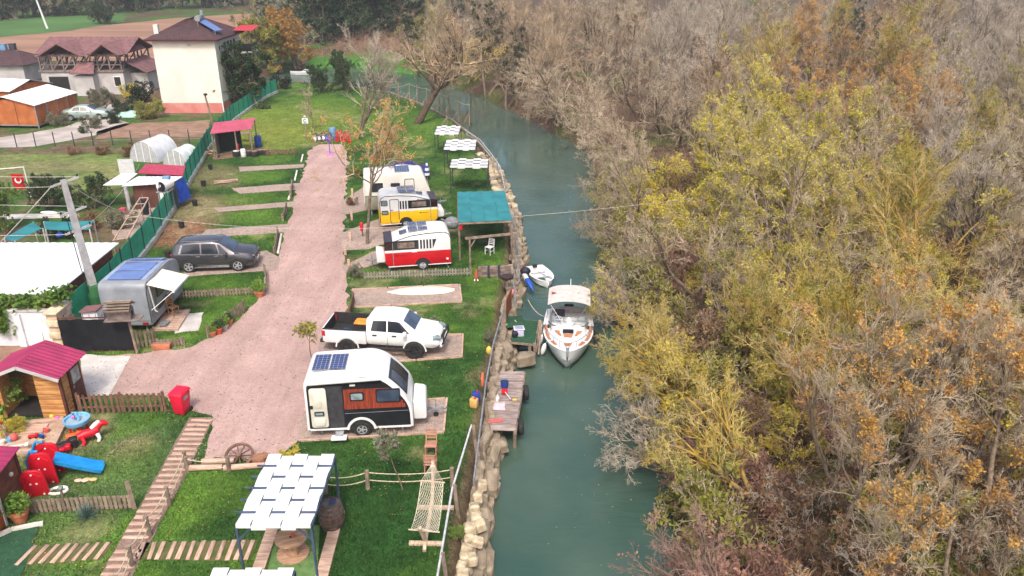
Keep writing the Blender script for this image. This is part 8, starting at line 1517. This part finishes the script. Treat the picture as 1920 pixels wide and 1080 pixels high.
o8 = np.array([[1, 0, 0], [-1, 0, 0], [0, 1, 0], [0, -1, 0], [0, 0, .6], [0, 0, -.6]]); f8 = np.array([[0, 2, 4], [2, 1, 4], [1, 3, 4], [3, 0, 4], [2, 0, 5], [1, 2, 5], [3, 1, 5], [0, 3, 5]]); V = (np.stack([xs, ys, np.full(k, .018)], 1)[:, None] + o8[None]*s_[:, None, None]*rgl.uniform(.6, 1.2, (k, 6, 1))).reshape(-1, 3); F = (f8[None] + (np.arange(k)*6)[:, None, None]).reshape(-1, 3)
tag(link('loose_stones', fast_mesh('loose_stones', V, F, [M('gravel_stone', lin((176, 156, 146)), lin((136, 118, 112)), rough=.95, scale=3)], smooth=False)), 'loose stones scattered over the gravel road and its edges', 'gravel', kind='stuff')
# ================================================================ thin air haze over the whole scene
hm = bpy.data.materials.new('haze_air'); hm.use_nodes = True; hn = hm.node_tree.nodes; hn.remove(hn['Principled BSDF']); pv = hn.new('ShaderNodeVolumePrincipled'); pv.inputs['Color'].default_value = (.86, .9, .95, 1); pv.inputs['Density'].default_value = .0006; pv.inputs['Anisotropy'].default_value = .2
hm.node_tree.links.new(pv.outputs[0], hn['Material Output'].inputs['Volume'])
tag(MB().box((0, 292, 10.2), (720, 664, 26.0)).build('haze', hm), 'thin pale haze in the air over the valley', 'haze', kind='stuff')
# ================================================================ grass blades over the lawns
def grass_field(name, label, n, ymin, ymax, h, seed):
    rng = np.random.default_rng(seed); xs = rng.uniform(-26, 1, n*3); ys = ymin + (ymax-ymin)*rng.uniform(0, 1, n*3)**1.4
    ok = inside(xs, ys, CAMP) & (dist_line(xs, ys, LB) > 1.0)
    for pl in SHEETS:
        b = np.array(pl)
        if b[:, 1].min() > ymax or b[:, 0].max() < -30: continue
        ok &= ~inside(xs, ys, pl) | (rng.uniform(0, 1, n*3) < .03)
    ok &= fbm(xs, ys, 2.6, 5) < .68
    xs, ys = xs[ok][:n], ys[ok][:n]; k = len(xs); z = ground_z(xs, ys)
    a = rng.uniform(0, 6.28, k); w = .014 + .01*rng.uniform(0, 1, k); hh = h*rng.uniform(.4, 1.3, k)*(.5 + fbm(xs, ys, 1.5, 8)); ln = rng.normal(0, .45, (k, 2))*hh[:, None]
    P = np.stack([xs, ys, z], 1); dx = np.stack([np.cos(a)*w, np.sin(a)*w, 0*a], 1)
    V = np.stack([P-dx, P+dx, P + np.stack([ln[:, 0], ln[:, 1], hh], 1)], 1).reshape(-1, 3); F = np.arange(3*k).reshape(-1, 3)
    # the colour of the lawn each blade grows in
    ix = np.clip(np.searchsorted(gx, xs)-1, 0, nx-2); iy = np.clip(np.searchsorted(gy, ys)-1, 0, ny-2); c = lawn[ix, iy]*(.75 + .7*rng.uniform(0, 1, k))[:, None]
    me = fast_mesh(name, V, F, [grass_m], smooth=False)
    at = me.color_attributes.new('col', 'FLOAT_COLOR', 'POINT'); at.data.foreach_set('color', np.repeat(np.concatenate([c, np.ones((k, 1))], 1), 3, 0).astype(np.float32).ravel())
    tag(link(name, me), label, 'grass', kind='stuff')
grass_m = bpy.data.materials.new('grass_blades'); grass_m.use_nodes = True; vcol_material(grass_m, [(3, .2)], 1, rough=.7, bump=0)
grass_field('grass', 'short green grass of the campsite lawns near the hammock and caravans', 170000, 14, 46, .075, 51)
grass_field('grass', 'mown grass of the far lawns between the gravel road and the river', 90000, 46, 104, .09, 52)
